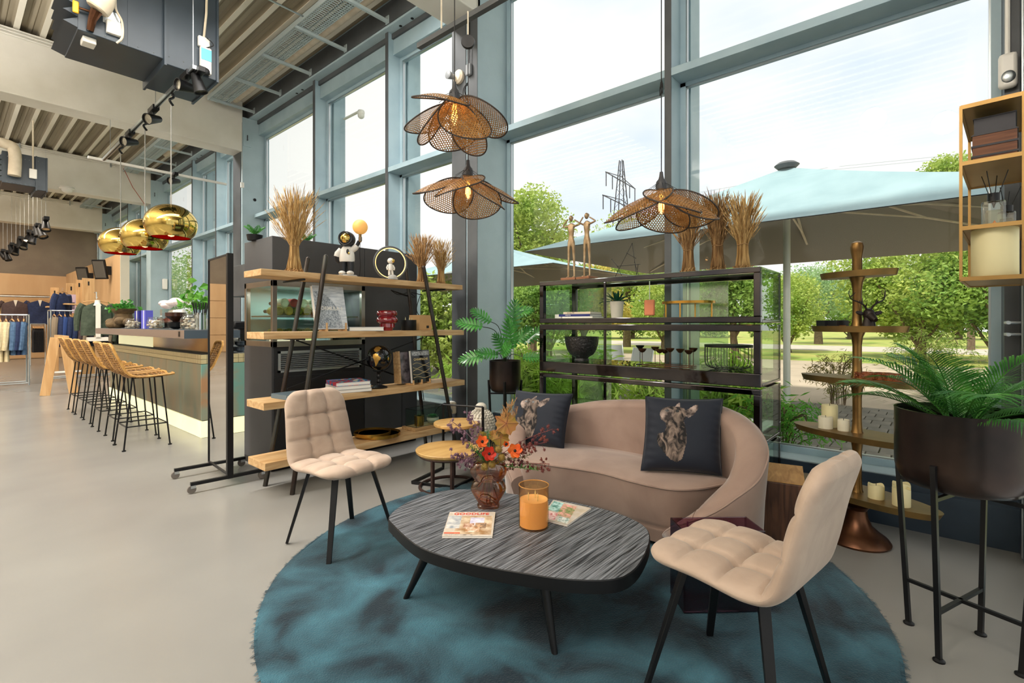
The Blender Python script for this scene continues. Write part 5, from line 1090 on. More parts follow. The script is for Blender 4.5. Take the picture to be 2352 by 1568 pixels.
# ---- plank 1 (z .273)
Z1 = PZ[0] + .001
p = sy(865, 3.9, Z1)
for k, (lab, R, z, dx, dy) in enumerate([('larger shallow golden tray with a plum inside, under the smaller one', .19, Z1, .03, 0), ('smaller shallow golden tray with a plum inside, on top of the larger one', .165, Z1 + .016, -.03, .02)]):
    t = thing('round_tray', lab, 'tray', (p.x + dx, p.y - .0 + dy, z), 0, 'round plum and gold trays'); MB().lathe([(1e-4, 0), (R - .005, 0), (R, .004), (R, .032), (R - .004, .032), (R - .004, .012)], 56, cap=False).build('rim', m_gold if 0 else mat('brushed_gold', 'b98a3a', .25, .9), t); MB().lathe([(1e-4, .012), (R - .003, .012)], 40).build('inside', mat('plum_enamel', '9a4a66', .5), t)
p = sy(978, 3.88, Z1); t = thing('glass_terrarium', 'wire edged glass box on an oak base holding two small plants', 'terrarium', (p.x, p.y, Z1), radians(2))
MB().box((-.22, -.1, 0), (.24, .1, .03)).build('base', m_oak, t, bevel=.003, smooth=False); w_ = MB(); bx = [(-.19, -.08), (.2, -.08), (.2, .08), (-.19, .08)]
for i in range(4):
    a, b = bx[i], bx[(i + 1) % 4]
    for z in (.032, .2): w_.tube([(a[0], a[1], z), (b[0], b[1], z)], .0025, 5)
    w_.tube([(a[0], a[1], .03), (a[0], a[1], .2)], .0025, 5); MB().bar((a[0], a[1], .116), (b[0], b[1], .116), .001, .165, up=(0, 0, 1)).build('pane', m_gedge, t, smooth=False)
w_.build('wire_frame', m_black, t)
def succ(t_, c, R, n, m, L_):
    mb = MB()
    for i in range(n):
        a = i * 2.4; f = i / n; d = V((cos(a), sin(a), 0)); q = V(c) + d * R * .15; ln_ = L_ * (1 - .5 * f); e = .25 + f * 1.0; tip = q + d * ln_ * cos(e) + V((0, 0, ln_ * sin(e))); s = V((-sin(a), cos(a), 0)) * ln_ * .22; mid = q.lerp(tip, .55) + V((0, 0, .004))
        mb.add([q, mid + s, tip, mid - s, mid - V((0, 0, ln_ * .08))], [(0, 1, 4), (1, 2, 4), (2, 3, 4), (3, 0, 4), (0, 1, 2, 3)])
    return mb.build('leaves', m, t_, ang=60)
m_suc = mat('succulent_green', '2f7a45', .45, c2='5fa05c', scale=20)
t = thing('potted_succulent', 'small succulent in a square brass pot inside the glass box', 'plant', (p.x - .1, p.y - .02, Z1 + .031)); MB().lathe([(1e-4, 0), (.045, .001), (.047, .1), (.043, .1), (.04, .08), (1e-4, .08)], 24).build('pot', mat('brushed_gold', 'b98a3a', .25, .9), t); succ(t, (0, 0, .085), .04, 26, mat('dark_succulent', '3a4a22', .6), .05)
t = thing('potted_succulent', 'round green succulent in a grey bowl inside the glass box', 'plant', (p.x + .09, p.y - .0, Z1 + .031)); MB().lathe([(1e-4, 0), (.04, .001), (.062, .03), (.06, .055), (.055, .055), (.05, .04), (1e-4, .04)], 24).build('pot', m_st, t); succ(t, (0, 0, .05), .05, 34, m_suc, .07)
t = thing('amber_bottle', 'tall yellow glass block standing outside the window behind the plank shelf', 'ornament', (4.6, 4.62, GZ)); MB().box((-.05, -.05, 0), (.05, .05, .75)).build('block', mat('yellow_glass', 'd9a02a', .1, trans=.4), t, bevel=.01)
cb2 = MB()
for k in range(3): cb2.tube(catmull([(2.9, 4.08, 1.64), (3.0 + k * .1, 4.09, 1.60 - k * .01), (3.15, 4.1, 1.63), (3.3, 4.1, 1.61)]), .004, 5)
cb2.tube(catmull([(3.28, 4.1, 1.6), (3.25, 4.12, 1.45), (3.33, 4.12, 1.3), (3.3, 4.12, .9), (3.33, 4.1, .5)]), .004, 5)
solo('lamp_cables', 'black lamp cables looping under the top oak plank', 'cable', cb2, m_black)
# ============================================================ black fridge cabinet
m_ant = mat('anthracite_panel', '3c3d40', .42, c2='47484b', scale=1.5, spec=.5); m_steel = mat('stainless_steel', 'a8a29a', .28, 1., c2='96918a', scale=4, st=(1, 1, .1)); m_antd = mat('dark_panel', '202124', .35)
x0, x1, xm, y0, y1 = 1.897, 3.49, 2.82, 4.416, 5.02
t = thing('wine_cabinet', 'tall anthracite wine fridge cabinet with a lit glass display and steel frame', 'cabinet', ((x0 + x1) / 2, (y0 + y1) / 2, 0))
MB().box((x0, y0, 1.69), (xm, y1, 2.08)).build('top_panel', m_ant, t, True, bevel=.003, smooth=False); MB().box((xm + .004, y0, .06), (x1, y1, 2.08)).build('side_door', m_ant, t, True, bevel=.003, smooth=False)
MB().box((x0, y0 + .02, .0), (x1, y1, .06)).build('plinth', m_black, t, True, smooth=False); MB().box((x0, y0 + .01, .06), (xm, y1, 1.10)).build('carcass', m_steel if 0 else m_ant, t, True, smooth=False)
MB().box((x0 + .02, y0, .835), (xm - .004, y0 + .012, 1.095)).build('grille_panel', m_antd, t, True, bevel=.002, smooth=False)
for a, b in ((x0 + .02, xm - .004),): MB().box((a, y0, .07), (b, y0 + .012, .828)).build('door', m_antd, t, True, bevel=.002, smooth=False)
for xx in (3.28,): MB().box((xx, y0 - .002, .06), (xx + .004, y0, .8)).build('door_joint', m_black, t, True, smooth=False)
gx0, gx1, gz0, gz1 = 1.945, 2.775, .872, 1.062
gf = MB().box((gx0, y0 - .012, gz0), (gx1, y0, gz0 + .02)).box((gx0, y0 - .012, gz1 - .02), (gx1, y0, gz1)).box((gx0, y0 - .012, gz0), (gx0 + .022, y0, gz1)).box((gx1 - .022, y0 - .012, gz0), (gx1, y0, gz1)).build('vent_frame', m_silver, t, True, smooth=False)
for k in range(9):
    z = gz0 + .028 + k * .0172; MB().add([(gx0 + .02, y0 - .01, z), (gx1 - .02, y0 - .01, z), (gx1 - .02, y0 - .001, z + .009), (gx0 + .02, y0 - .001, z + .009), (gx0 + .02, y0 - .01, z - .003), (gx1 - .02, y0 - .01, z - .003)], [(0, 1, 2, 3), (4, 5, 1, 0)]).build('vent_slat', m_silver, gf, True, smooth=False)
fz0, fz1 = 1.10, 1.69; F_ = MB()
for x in (x0, xm - .04): F_.box((x, y0 - .01, fz0), (x + .04, y0 + .03, fz1)); F_.box((x, y1 - .04, fz0), (x + .04, y1, fz1))
for z in (fz0, fz1 - .05): F_.box((x0, y0 - .01, z), (xm, y0 + .03, z + .05)); F_.box((x0, y0, z), (x0 + .04, y1, z + .05)); F_.box((x0 + .04, y0 + .03, z), (xm, y1, z + .03))
F_.build('steel_frame', m_steel, t, True, bevel=.002, smooth=False)
MB().box((x0 + .04, y0 + .004, fz0 + .05), (xm - .04, y0 + .01, fz1 - .05)).build('front_glass', m_gedge, t, True, smooth=False); MB().box((x0 + .004, y0 + .03, fz0 + .05), (x0 + .01, y1 - .04, fz1 - .05)).build('side_glass', m_gedge, t, True, smooth=False)
MB().box((x0 + .04, y1 - .02, fz0 + .05), (xm - .04, y1 - .01, fz1 - .05)).build('back_glass', mat('sea_green_back', '8fb8b4', .3), t, True, smooth=False)
for z in (1.17, 1.37): MB().box((x0 + .04, y0 + .06, z), (xm - .04, y1 - .06, z + .012)).build('shelf_board', m_steel, t, True, smooth=False)
bl = bpy.data.lights.new('display_light', 'AREA'); bl.shape = 'RECTANGLE'; bl.size = .8; bl.size_y = .1; bl.energy = 5; bo_ = bpy.data.objects.new('display_light', bl); S.collection.objects.link(bo_); bo_.location = (2.35, 4.65, 1.62)
m_bg = [mat('green_bottle', '6f7d1e', .08, trans=.5, ior=1.3, spec=.8), mat('yellow_bottle', 'a89a3a', .08, trans=.5, ior=1.3, spec=.8), mat('rose_bottle', '8a3f38', .1, trans=.4, ior=1.3), mat('clear_bottle', 'b9c0a8', .05, trans=.7, ior=1.3)]
proto = None; bi = 0; names = ['first', 'second', 'third', 'fourth', 'fifth', 'sixth', 'seventh', 'eighth']
for row, (zz, nb_, off) in enumerate([(1.182 + .042, 8, 0), (1.382 + .042, 8, .0), (1.382 + .118, 6, .05)]):
    for i in range(nb_):
        m = m_bg[(0, 1, 3)[row] if (i * 7 + row) % 3 else (1, 0, 2)[row]]; px_ = x0 + .11 + off + i * .089
        lab = 'wine bottle lying in the glass display, %s from the left in the %s row' % (names[i], ['lower', 'middle', 'upper'][row])
        t = thing('wine_bottle', lab, 'bottle', (px_, y0 + .10, zz), 0, 'wine bottles in the fridge display'); k = MB().lathe([(1e-4, .012), (.02, .008), (.034, 0), (.0405, .006), (.041, .17), (.03, .21), (.014, .24), (.0145, .3)], 20); k.xf(Mx.Rotation(-pi / 2, 4, 'X')); k.build('glass_body', m, t); k = MB().lathe([(.017, .25), (.017, .31), (1e-4, .312)], 12); k.xf(Mx.Rotation(-pi / 2, 4, 'X')); k.build('capsule', m_black, t)
p = Yp(606, 545, 4.7); 
for i, (px, lab) in enumerate([(585, 'leaf tips of a plant on top of the wine cabinet, left'), (705, 'leaf tips of a plant on top of the wine cabinet, by the grain bundle')]):
    p = Yp(px, 550, 4.8); t = thing('cabinet_top_plant', lab, 'plant', (p.x, p.y, 2.081)); MB().lathe([(1e-4, 0), (.06, 0), (.07, .05), (.06, .05), (1e-4, .045)], 16).build('bowl', m_black, t)
    for k in range(6): a = k * 1.05; l = lobed(.11, .045); l.xf(Mx.Translation((0, 0, .05)) @ Mx.Rotation(a, 4, 'Z') @ Mx.Rotation(.7, 4, 'X')); l.build('leaf', m_leaf, t)
# ============================================================ rolling mirror
m_mir = mat('mirror', 'd9dbda', .01, 1.)
t = thing('rolling_mirror', 'tall two sided mirror in a black frame on a wheeled stand', 'mirror', (1.535, 4.6, 0))
MB().box((1.527, 4.34, .1), (1.545, 4.86, 1.86)).build('mirror_panel', m_mir, t, True, smooth=False)
MB().box((1.515, 4.30, .06), (1.56, 4.34, 1.875)).build('frame_post', m_black, t, True, bevel=.003, smooth=False); MB().box((1.52, 4.34, 1.86), (1.55, 4.87, 1.872)).box((1.52, 4.858, .1), (1.55, 4.87, 1.86)).box((1.52, 4.34, .085), (1.55, 4.87, .1)).build('frame_edge', m_black, t, True, smooth=False)
for y in (4.32, 4.84):
    MB().box((1.535 - .27, y - .015, .06), (1.535 + .28, y + .015, .085)).build('base_bar', m_black, t, True, bevel=.002, smooth=False)
    for x in (1.535 - .25, 1.535 + .26):
        k = MB(); k.lathe([(.012, -.012), (.03, -.011), (.032, 0), (.03, .011), (.012, .012)], 20); k.xf(Mx.Translation((x - .012, y, .033)) @ Mx.Rotation(pi / 2, 4, 'X')); c = MB().box((x - .02, y - .016, .04), (x + .014, y - .013, .062)).box((x - .02, y + .013, .04), (x + .014, y + .016, .062)); cc_ = c.build('caster', m_silver, t, True, smooth=False); k.build('wheel', mat('grey_rubber', '6c6660', .6), cc_, True)
t.rotation_euler[2] = -radians(3.4)
# ============================================================ mirrored glass shelf behind the sofa
m_chr = mat('dark_chrome', '3a3a40', .06, 1., c2='55504e', scale=2.5, bump=.06); gx, gX, gy, gY = 3.38, 3.92, .84, 2.60
m_gp = glassmat('green_side_glass', (.80, .93, .80), refl=1.6, body=.05)
t = thing('glass_shelf', 'stacked mirror framed glass shelf standing in front of the big window', 'shelf', ((gx + gX) / 2, (gy + gY) / 2, 0))
for i, (z0, z1, fb, ft) in enumerate(((.02, .50, .05, .035), (.52, .885, .09, .035), (.90, 1.30, .085, .045), (1.312, 1.666, .04, .035))):
    f_ = MB(); w = .042
    for x in (gx, gX - w):
        f_.box((x, gy, z1 - ft), (x + w, gY, z1)); f_.box((x, gy, z0), (x + w, gY, z0 + fb))
        for y in (gy, gY - w): f_.box((x, y, z0 + fb), (x + w, y + w, z1 - ft))
    f_.box((gx, 1.7 + .25, z0 + fb), (gx + .016, 1.72 + .25, z1 - ft))
    for y in (gy, gY - w): f_.box((gx + w, y, z0), (gX - w, y + .012, z0 + .02))
    f_.build('module_frame', m_chr, t, True, bevel=.004, smooth=False)
    for y in (gy + .003, gY - .009): MB().box((gx + w, y, z0 + .02), (gX - w, y + .005, z1)).build('side_pane', m_gp, t, True, smooth=False)
    MB().box((gx + .01, gy + .01, z0 + fb - .006 if i else z0 + .02), (gX - .01, gY - .01, z0 + fb - .0 if i else z0 + .03)).build('shelf_pane', m_gp, t, True, smooth=False)
MB().box((gx, gy, 1.664), (gX, gY, 1.668)).build('top_pane', m_gp, t, True, smooth=False)
for i in range(2): MB().box((gX - .008, 2.2 - i * 1.0, .55), (gX - .004, 2.55 - i * 1.0, 1.63)).build('back_pane', glassmat('frosted_back_pane' + str(i), (.72, .86, .66), rough=.15, body=.12), t, True, smooth=False)
def gxp(px, x, z): p = Xp(px, 700, x); p.z = z; return p
GT = 1.6685; B2 = 1.353; B1 = .986
m_bf = mat('bronze_sculpture', 'b39a78', .45, .55, c2='8a7050', scale=14, bump=.4)
def figure(lab, c, rz, pose):
    t = thing('bronze_figure', lab, 'sculpture', c, rz, 'slender bronze figures'); MB().box((-.06, -.07, 0), (.06, .07, .022)).build('base', mat('bronze_base', '8a5c40', .5, .4), t, bevel=.004)
    H = .58; pts = [(0, 0, .33), (0, 0, .38), (0, 0, .42), (0, 0, .465), (0, 0, .485), (.0, -.02, .30), (.004, -.026, .17), (0, -.03, .03), (.0, .02, .30), (-.004, .022, .17), (0, .028, .03), (0, -.038, .455), (.01, -.085, .47), (-.005, -.03 if pose == 0 else -.028, .51), (0, .038, .455), (-.03, .05, .47) if pose else (-.02, .07, .455), (-.025, .018, .515), (-.03, -.03, .026), (-.03, .028, .026)]
    ed = [(0, 1), (1, 2), (2, 3), (3, 4), (0, 5), (5, 6), (6, 7), (0, 8), (8, 9), (9, 10), (3, 11), (11, 12), (12, 13), (3, 14), (14, 15), (15, 16), (7, 17), (10, 18)]
    rr = [(.02, .028), (.016, .022), (.02, .03), (.017, .026), .008, .016, .010, .008, .016, .010, .008, .009, .0065, .006, .009, .0065, .006, .006, .006]
    skin('body', pts, ed, rr, m_bf, t); MB().sph((-.004, 0, .522), (.019, .017, .026), 16, 12).build('head', m_bf, t); MB().sph((.012, 0, .53), (.014, .013, .015), 12, 8).build('hair_knot', m_bf, t); MB().sph((-.024, 0, .52), (.005, .003, .006), 8, 6).build('nose', m_bf, t); return t
figure('slender bronze figure with hands at its face, left of the pair on the glass shelf', gxp(1312, 3.46, GT), radians(5), 0); figure('slender bronze figure with raised elbow, right of the pair on the glass shelf', gxp(1348, 3.46, GT), radians(-8), 1)
p = gxp(1452, 3.55, GT); t = thing('wire_sculpture', 'thin black wire star sculpture on the glass shelf between the figures and grain', 'sculpture', p)
k = MB(); W_ = [((0, .0, .27), (.0, .16, .0)), ((0, 0, .27), (0, -.04, .0)), ((0, .13, .1), (0, -.07, .1)), ((0, .13, .1), (0, .08, -.0)), ((0, .18, .16), (0, .12, .09)), ((0, -.03, .15), (0, .05, .2)), ((0, -.02, .12), (0, -.06, 0)), ((0, -.05, .1), (.03, -.02, 0))]
for a, b in W_: k.tube([a, b], .0022, 5); k.sph(a, .004, 6, 4)
k.build('wire', m_black, t)
wheat('dried grain bundle on the glass shelf, left of three, behind the cane pendant', gxp(1581, 3.52, GT), .50, .22, m=m_wheat2, seedn=4); wheat('dried grain bundle on the glass shelf, middle one and fullest of three', gxp(1648, 3.5, GT), .53, .24, m=m_wheat2, seedn=5); wheat('dried grain bundle on the glass shelf, right one of three, at the corner', gxp(1706, 3.48, GT), .49, .25, seedn=6)
mg = lambda n, c: mat(n, c, .35)
m_navb = mg('navy_book', '1f2a6e'); m_ivb = mg('ivory_book', 'd8c7a8')
pb_ = gxp(1333, 3.58, B2)
for i, (m, lab, w, d, h, off, txt, tm) in enumerate([(mg('cream_block_book', 'e2ddd0'), 'pale book at the bottom of the small pile on the glass shelf', .2, .30, .014, (0, -.03), None, None), (m_navb, 'blue spined book in the small pile on the glass shelf', .2, .31, .02, (0, .0), 'Autoban', m_white), (m_ivb, 'cream spined book on top of the small pile on the glass shelf', .18, .27, .018, (0, -.02), 'Just Married', m_black)]):
    z = B2 + sum((.014, .02, .018)[:i]) + .0006 * i; t = book('book', lab, (pb_.x + off[0], pb_.y + off[1], z), 0, w, d, h, m, 'small pile of books')
    if txt: text('spine_text', txt, h * .8, frame_m((-w / 2 - .0006, .06, h / 2), (0, 1, 0), (0, 0, -1), (-1, 0, 0)), tm, t)
t = thing('paper_card', 'slim grey paper stack at the left end of the glass shelf', 'paper', (3.6, 2.46, B2)); MB().box((-.09, -.07, 0), (.09, .07, .035)).build('sheets', m_pap, t)
p = gxp(1417, 3.6, B2); t = thing('potted_agave', 'dark green agave in a tall white pot on the glass shelf', 'plant', p); MB().lathe([(1e-4, 0), (.045, .001), (.058, .135), (.053, .135), (.05, .12), (1e-4, .12)], 32).build('pot', mat('chalk_pot', 'c5bfb0', .8, bump=.1, scale=20), t)
ag = MB()
for i in range(22):
    a = i * 2.4; e = .25 + .055 * i; L_ = .15 * (1 - .01 * i); d = V((cos(a), sin(a), 0)); s = V((-sin(a), cos(a), 0)); q = [V((0, 0, .125)) + d * (.01 + L_ * f * cos(e) * 1.0) + V((0, 0, L_ * f * sin(e) - .05 * f * f * (1.2 - e * .6))) for f in (0, .35, .7, 1)]
    w = [.008, .013, .009, .0005]; v = []
    for qq, ww in zip(q, w): v += [qq + s * ww + V((0, 0, .003)), qq - V((0, 0, .003)), qq - s * ww + V((0, 0, .003))]
    ag.add(v, [(j * 3 + k, j * 3 + k + 1, j * 3 + k + 4, j * 3 + k + 3) for j in range(3) for k in range(2)])
ag.build('leaves', mat('agave_green', '12402c', .4, c2='1f5a3c', scale=15), t)
p = gxp(1492, 3.66, B2); t = thing('paper_lantern_box', 'orange scented soap block on a cord hanging behind the glass shelf', 'ornament', p); MB().cb((0, 0, .08), (.03, .085, .125)).build('block', mat('salmon_block', 'e58a66', .6), t, bevel=.01); MB().tube([(0, 0, .14), (0, 0, .29)], .004, 5).build('cord', m_white, t)
p = gxp(1581, 3.6, B2); t = thing('candle_ring', 'round gold ring tray on thin legs on the glass shelf', 'tray', p); mgd = mat('brushed_gold', 'b98a3a', .25, .9)
MB().lathe([(.16, .1), (.19, .1), (.19, .118), (.186, .118), (.186, .104), (.16, .104)], 48, sx=.8).build('ring', mgd, t)
for a in (0, 1.6, 3.1, 4.7): MB().bar((.17 * cos(a) * .8, .17 * sin(a), 0), (.17 * cos(a) * .8, .17 * sin(a), .1), .008, .008).build('leg', mgd, t, smooth=False)
p = gxp(1336, 3.58, B1); t = thing('textured_bowl', 'big black hammered bowl on a small foot on the glass shelf', 'bowl', p)
bw = [(.06, 0), (.064, .01), (.055, .028), (.06, .035), (.1, .06), (.125, .1), (.14, .15), (.146, .21), (.14, .21), (.134, .15), (.115, .1), (.08, .06), (1e-4, .045)]; MB().lathe([(a, z) for a, z in bw], 56).build('bowl', mat('hammered_black', '1c1a1a', .4, bump=1., scale=1, bs=55, spec=.7), t)
p = gxp(1530, 3.58, B1); t = thing('candle_cups', 'low bronze candelabrum with small cups on thin stems', 'candle holder', p); k = MB(); k.bar((-.07, -.2, .006), (-.07, .16, .006), .01, .006).bar((.07, -.2, .006), (.07, .16, .006), .01, .006).bar((-.07, -.2, .006), (.07, -.2, .006), .01, .006).bar((-.07, .16, .006), (.07, .16, .006), .01, .006).build('base_frame', m_bronze, t, smooth=False)
for i, (x, y, h) in enumerate([(-.07, .16, .1), (.07, .12, .11), (-.07, .02, .1), (.07, .04, .09), (-.07, -.06, .11), (.07, -.08, .1), (-.07, -.2, .1), (.07, -.18, .11)]):
    MB().tube([(x, y, .005), (x, y, h)], .0025, 6).build('stem', m_bronze, t); MB().lathe([(1e-4, h - .002), (.014, h + .002), (.028, h + .018), (.032, h + .03), (.029, h + .03), (.02, h + .014), (1e-4, h + .006)], 20, c=(x, y, 0)).build('cup', m_bronze, t)
p = gxp(1470, 3.6, B1); t = thing('candle_cup', 'single dark candle cup on a thin stem left of the bronze candelabrum', 'candle holder', p); MB().tube([(0, 0, 0), (0, 0, .12)], .0025, 6).build('stem', m_black, t); MB().lathe([(1e-4, .118), (.014, .122), (.03, .14), (.034, .15), (.03, .15), (1e-4, .128)], 20).build('cup', m_black, t); MB().lathe([(.03, 0), (.03, .004), (1e-4, .005)], 16).build('foot', m_black, t)
p = gxp(1673, 3.62, B1); t = thing('wire_basket', 'round black wire basket on the right of the glass shelf', 'basket', p); k = MB(); Rb = .155
for i in range(26): a = 2 * pi * i / 26; k.tube(catmull([(Rb * cos(a), Rb * sin(a), .16), (Rb * cos(a), Rb * sin(a), .06), (Rb * .9 * cos(a), Rb * .9 * sin(a), .02), (Rb * .6 * cos(a), Rb * .6 * sin(a), .004)], 4), .002, 4)
k.build('wires', m_black, t); k = MB(); k.lathe([(Rb - .003, .155), (Rb + .003, .155), (Rb + .003, .172), (Rb - .003, .172)], 40); k.build('rim', m_black, t); MB().tube([(Rb * .6 * cos(a), Rb * .6 * sin(a), .004) for a in [2 * pi * i / 30 for i in range(30)]], .003, 5, True).build('base_ring', m_black, t)
# ============================================================ brass tiered stand
TC = V((3.60, .36, 0)); ta = atan2(-.925, -.38); t = thing('tiered_stand', 'tall brass stand with five oval trays by the window', 'stand', TC)
m_tr = mat('antique_brass_tray', '6d5a38', .4, .8, c2='8a6e40', scale=6, bump=.15); m_tri = mat('tray_inside', 'b08a5c', .45, .6, c2='97744a', scale=5)
MB().lathe([(.165, 0), (.17, .012), (.155, .035), (.12, .06), (.075, .1), (.055, .15), (.05, .19), (.065, .215), (.045, .23), (.035, .25)], 40).build('foot', m_bronze, t)
trs = [(.262, .42, .155), (.615, .385, .145), (.945, .335, .13), (1.255, .27, .115), (1.583, .215, .10)]
for z, a, b in trs:
    k = MB(); pr = [(1e-4, 0), (.955, 0), (1.0, .036), (.985, .036), (.945, .008), (1e-4, .008)]; nn = 56
    def ov(f): return [(f * a * cos(x), f * b * sin(x)) for x in [2 * pi * i / nn for i in range(nn)]]
    k.lathe([(r, zz) for r, zz in pr[:4]], nn, sx=a, sy=b, rot=ta, c=(0, 0, z)); kk = k.build('tray', m_tr, t); MB().lathe([(.983, .034), (.945, .008), (1e-4, .008)], nn, sx=a, sy=b, rot=ta, c=(0, 0, z)).build('tray_inside', m_tri, t)
zz = [.25] + [q[0] for q in trs[1:]]
for i, (z, a, b) in enumerate(trs):
    z0 = z + .008; z1 = trs[i + 1][0] if i < 4 else None
    if z1: MB().lathe([(.045, z0), (.04, z0 + .012), (.028, z0 + .04), (.024, z0 + .1), (.024, z1 - .08), (.03, z1 - .03), (.042, z1)], 24).build('column', m_brass, t)
MB().lathe([(.026, 1.591), (.026, 1.70), (.033, 1.74), (.036, 1.765), (.03, 1.79), (.012, 1.80), (1e-4, 1.802)], 24).build('finial', m_brass, t)
u = V((cos(ta), sin(ta), 0))
def on_tray(px, i, back=0.):
    r = (px - 1176) / FL; dx, dy = FW[0] + r * RT[0], FW[1] + r * RT[1]   # ray crossing the tray's long axis
    s = (dx * TC.y - dy * TC.x) / (dy * u.x - dx * u.y); q = TC + u * s + V((u.y, -u.x, 0)) * back; return V((q.x, q.y, trs[i][0] + .009))
def pillar(lab, c, R, h, m=m_wax, wavy=0, g='wax pillar candles on the tiered stand'):
    t = thing('pillar_candle', lab, 'candle', c, 0, g); mb = MB(); n = 32
    mb.lathe([(R * .97, 0), (R, .004), (R, h - .006)] + [(R * .96, h), (R * .85, h - .004 - wavy * .4), (1e-4, h - .006 - wavy * .4)], n)
    if wavy:
        for i in range(2 * n, 4 * n): v = mb.v[i]; mb.v[i] = (v[0], v[1], v[2] + wavy * .5 * sin(3 * atan2(v[1], v[0]) + R * 90))
    mb.build('wax', m, t, ang=50); MB().tube([(0, 0, h - .02), (.002, 0, h + .008)], .0015, 5).build('wick', m_black, t); return t
pillar('tall ivory pillar candle on the fourth tray, left back', on_tray(1899, 1, -.03), .045, .165); pillar('short white pillar candle in front on the fourth tray', on_tray(1906, 1, .045), .04, .10, mat('white_wax', 'e8e2cc', .5, tl=.3)); pillar('small white pillar candle on the fourth tray next to the brass column', on_tray(1942, 1, .02), .032, .095, mat('white_wax', 'e8e2cc', .5, tl=.3))
pillar('wavy topped candle alone on the lowest tray right of the column', on_tray(2019, 0, .03), .04, .105, wavy=.012); pillar('taller back candle behind the planter leg on the lowest tray', on_tray(2066, 0, -.02), .042, .135, wavy=.01); pillar('front candle behind the planter leg on the lowest tray', on_tray(2078, 0, .035), .042, .125, wavy=.012)
for i, (px, lab) in enumerate([(1898, 'black candle gift box with a gold label, left of two on the second tray'), (1925, 'black candle gift box with a gold label, right of two on the second tray')]):
    c = on_tray(px, 3); t = thing('gift_box', lab, 'box', c, radians(-41 + 180), 'black gift boxes'); MB().box((-.042, -.035, 0), (.042, .035, .062)).build('carton', m_antd, t, bevel=.001, smooth=False); MB().box((-.022, .035, .006), (.022, .0358, .032)).build('label', mat('gold_label', '8a5a34', .4, .5), t, smooth=False)
c = on_tray(1998, 3, .01); t = thing('deer_head', 'dark bronze deer head bust with branching antlers on the second tray', 'sculpture', c, -YA + pi); m_dk = mat('dark_bronze_deer', '2c2421', .4, .5)
MB().lathe([(.05, 0), (.052, .006), (.035, .012)], 20).build('base', m_bronze, t); MB().lathe([(.04, .008), (.036, .03), (.028, .07), (.026, .09)], 20, sy=.8).build('neck', m_dk, t)
hd = MB().sph((0, .0, .095), (.03, .032, .036), 18, 12); hd.tube([(0, .01, .09), (0, .04, .07), (0, .055, .06)], [.026, .018, .013], 14); hd.build('head', m_dk, t)
for s in (-1, 1):
    e = MB().sph((0, 0, 0), (.028, .006, .012), 12, 8); e.xf(Mx.Translation((s * .052, 0, .103)) @ Mx.Rotation(s * -.25, 4, 'Y')); e.build('ear', m_dk, t)
    an = MB(); main = catmull([(s * .012, 0, .125), (s * .03, 0, .15), (s * .06, 0, .168), (s * .095, -.01, .185), (s * .108, -.015, .22), (s * .1, -.01, .25)], 4); an.tube(main, [.006 - .0045 * k / (len(main) - 1) for k in range(len(main))], 8)
    for a_, b_ in (((s * .04, 0, .158), (s * .045, .01, .195)), ((s * .05, 0, .163), (s * .055, .0, .18)), ((s * .1, -.01, .2), (s * .085, .01, .225)), ((s * .02, 0, .14), (s * .03, .03, .165))): an.tube([a_, b_], [.0045, .001], 6)
    an.build('antler', m_dk, t)
    MB().sph((s * .026, .018, .105), .004, 8, 6).build('eye', m_black, t)
m_ab = mat('amber_cut_glass', '6b2c16', .12, trans=.35, c2='a35a2e', scale=40, bump=.9, bs=60)
for i, (px, bk_, lab) in enumerate([(1994, .03, 'amber hobnail glass bowl on the third tray next to the column'), (2026, -.02, 'amber hobnail glass bowl on the third tray behind the palm leaves'), (2052, .0, 'amber glass bowl on the third tray, rightmost, mostly behind the palm')]):
    t = thing('glass_bowl', lab, 'bowl', on_tray(px, 2, bk_), 0, 'amber cut glass bowls'); MB().lathe([(.035, 0), (.047, .01), (.053, .035), (.05, .066), (.046, .066), (.046, .02), (1e-4, .01)], 40).build('bowl', m_ab, t)
    h_ = MB()
    for r in range(5):
        for k in range(26): a = 2 * pi * (k + .5 * (r % 2)) / 26; h_.sph((.052 * cos(a), .052 * sin(a), .012 + r * .012), .0035, 5, 3)
    h_.build('hobnails', m_ab, t, kind='stuff')
# ============================================================ hanging brass shelf at the right edge
sd = 2.2; C0 = Dp(2207, 643, sd); ru = V((FW[0] + .971 * 0, 0, 0))
ax = V((.1235, 1.388, 0)).normalized() * -1   # towards the end wall
dpv = V((FW[0] + 1.03 * RT[0], FW[1] + 1.03 * RT[1], 0)).normalized()   # long direction
zb = C0.z; ztp = CH + sd * (745 - 248) / FL; LW = .195; LD = .55
t = thing('hanging_shelf', 'tall brass wall shelf hanging at the right edge of the picture', 'shelf', (C0.x, C0.y, zb)); m_hs = mat('satin_brass', 'a88550', .4, .7, c2='937240', scale=3)
def hs(a, b, z): q = C0 + ax * a + dpv * b; return V((q.x, q.y, z))
for a, b in ((0, 0), (LW, 0), (0, LD), (LW, LD)): MB().bar(hs(a, b, zb), hs(a, b, ztp), .011, .011, up=ax).build('post', m_hs, t, True, smooth=False)
zsh = [zb, CH + sd * (745 - 527) / FL, CH + sd * (745 - 379) / FL, ztp - .004]
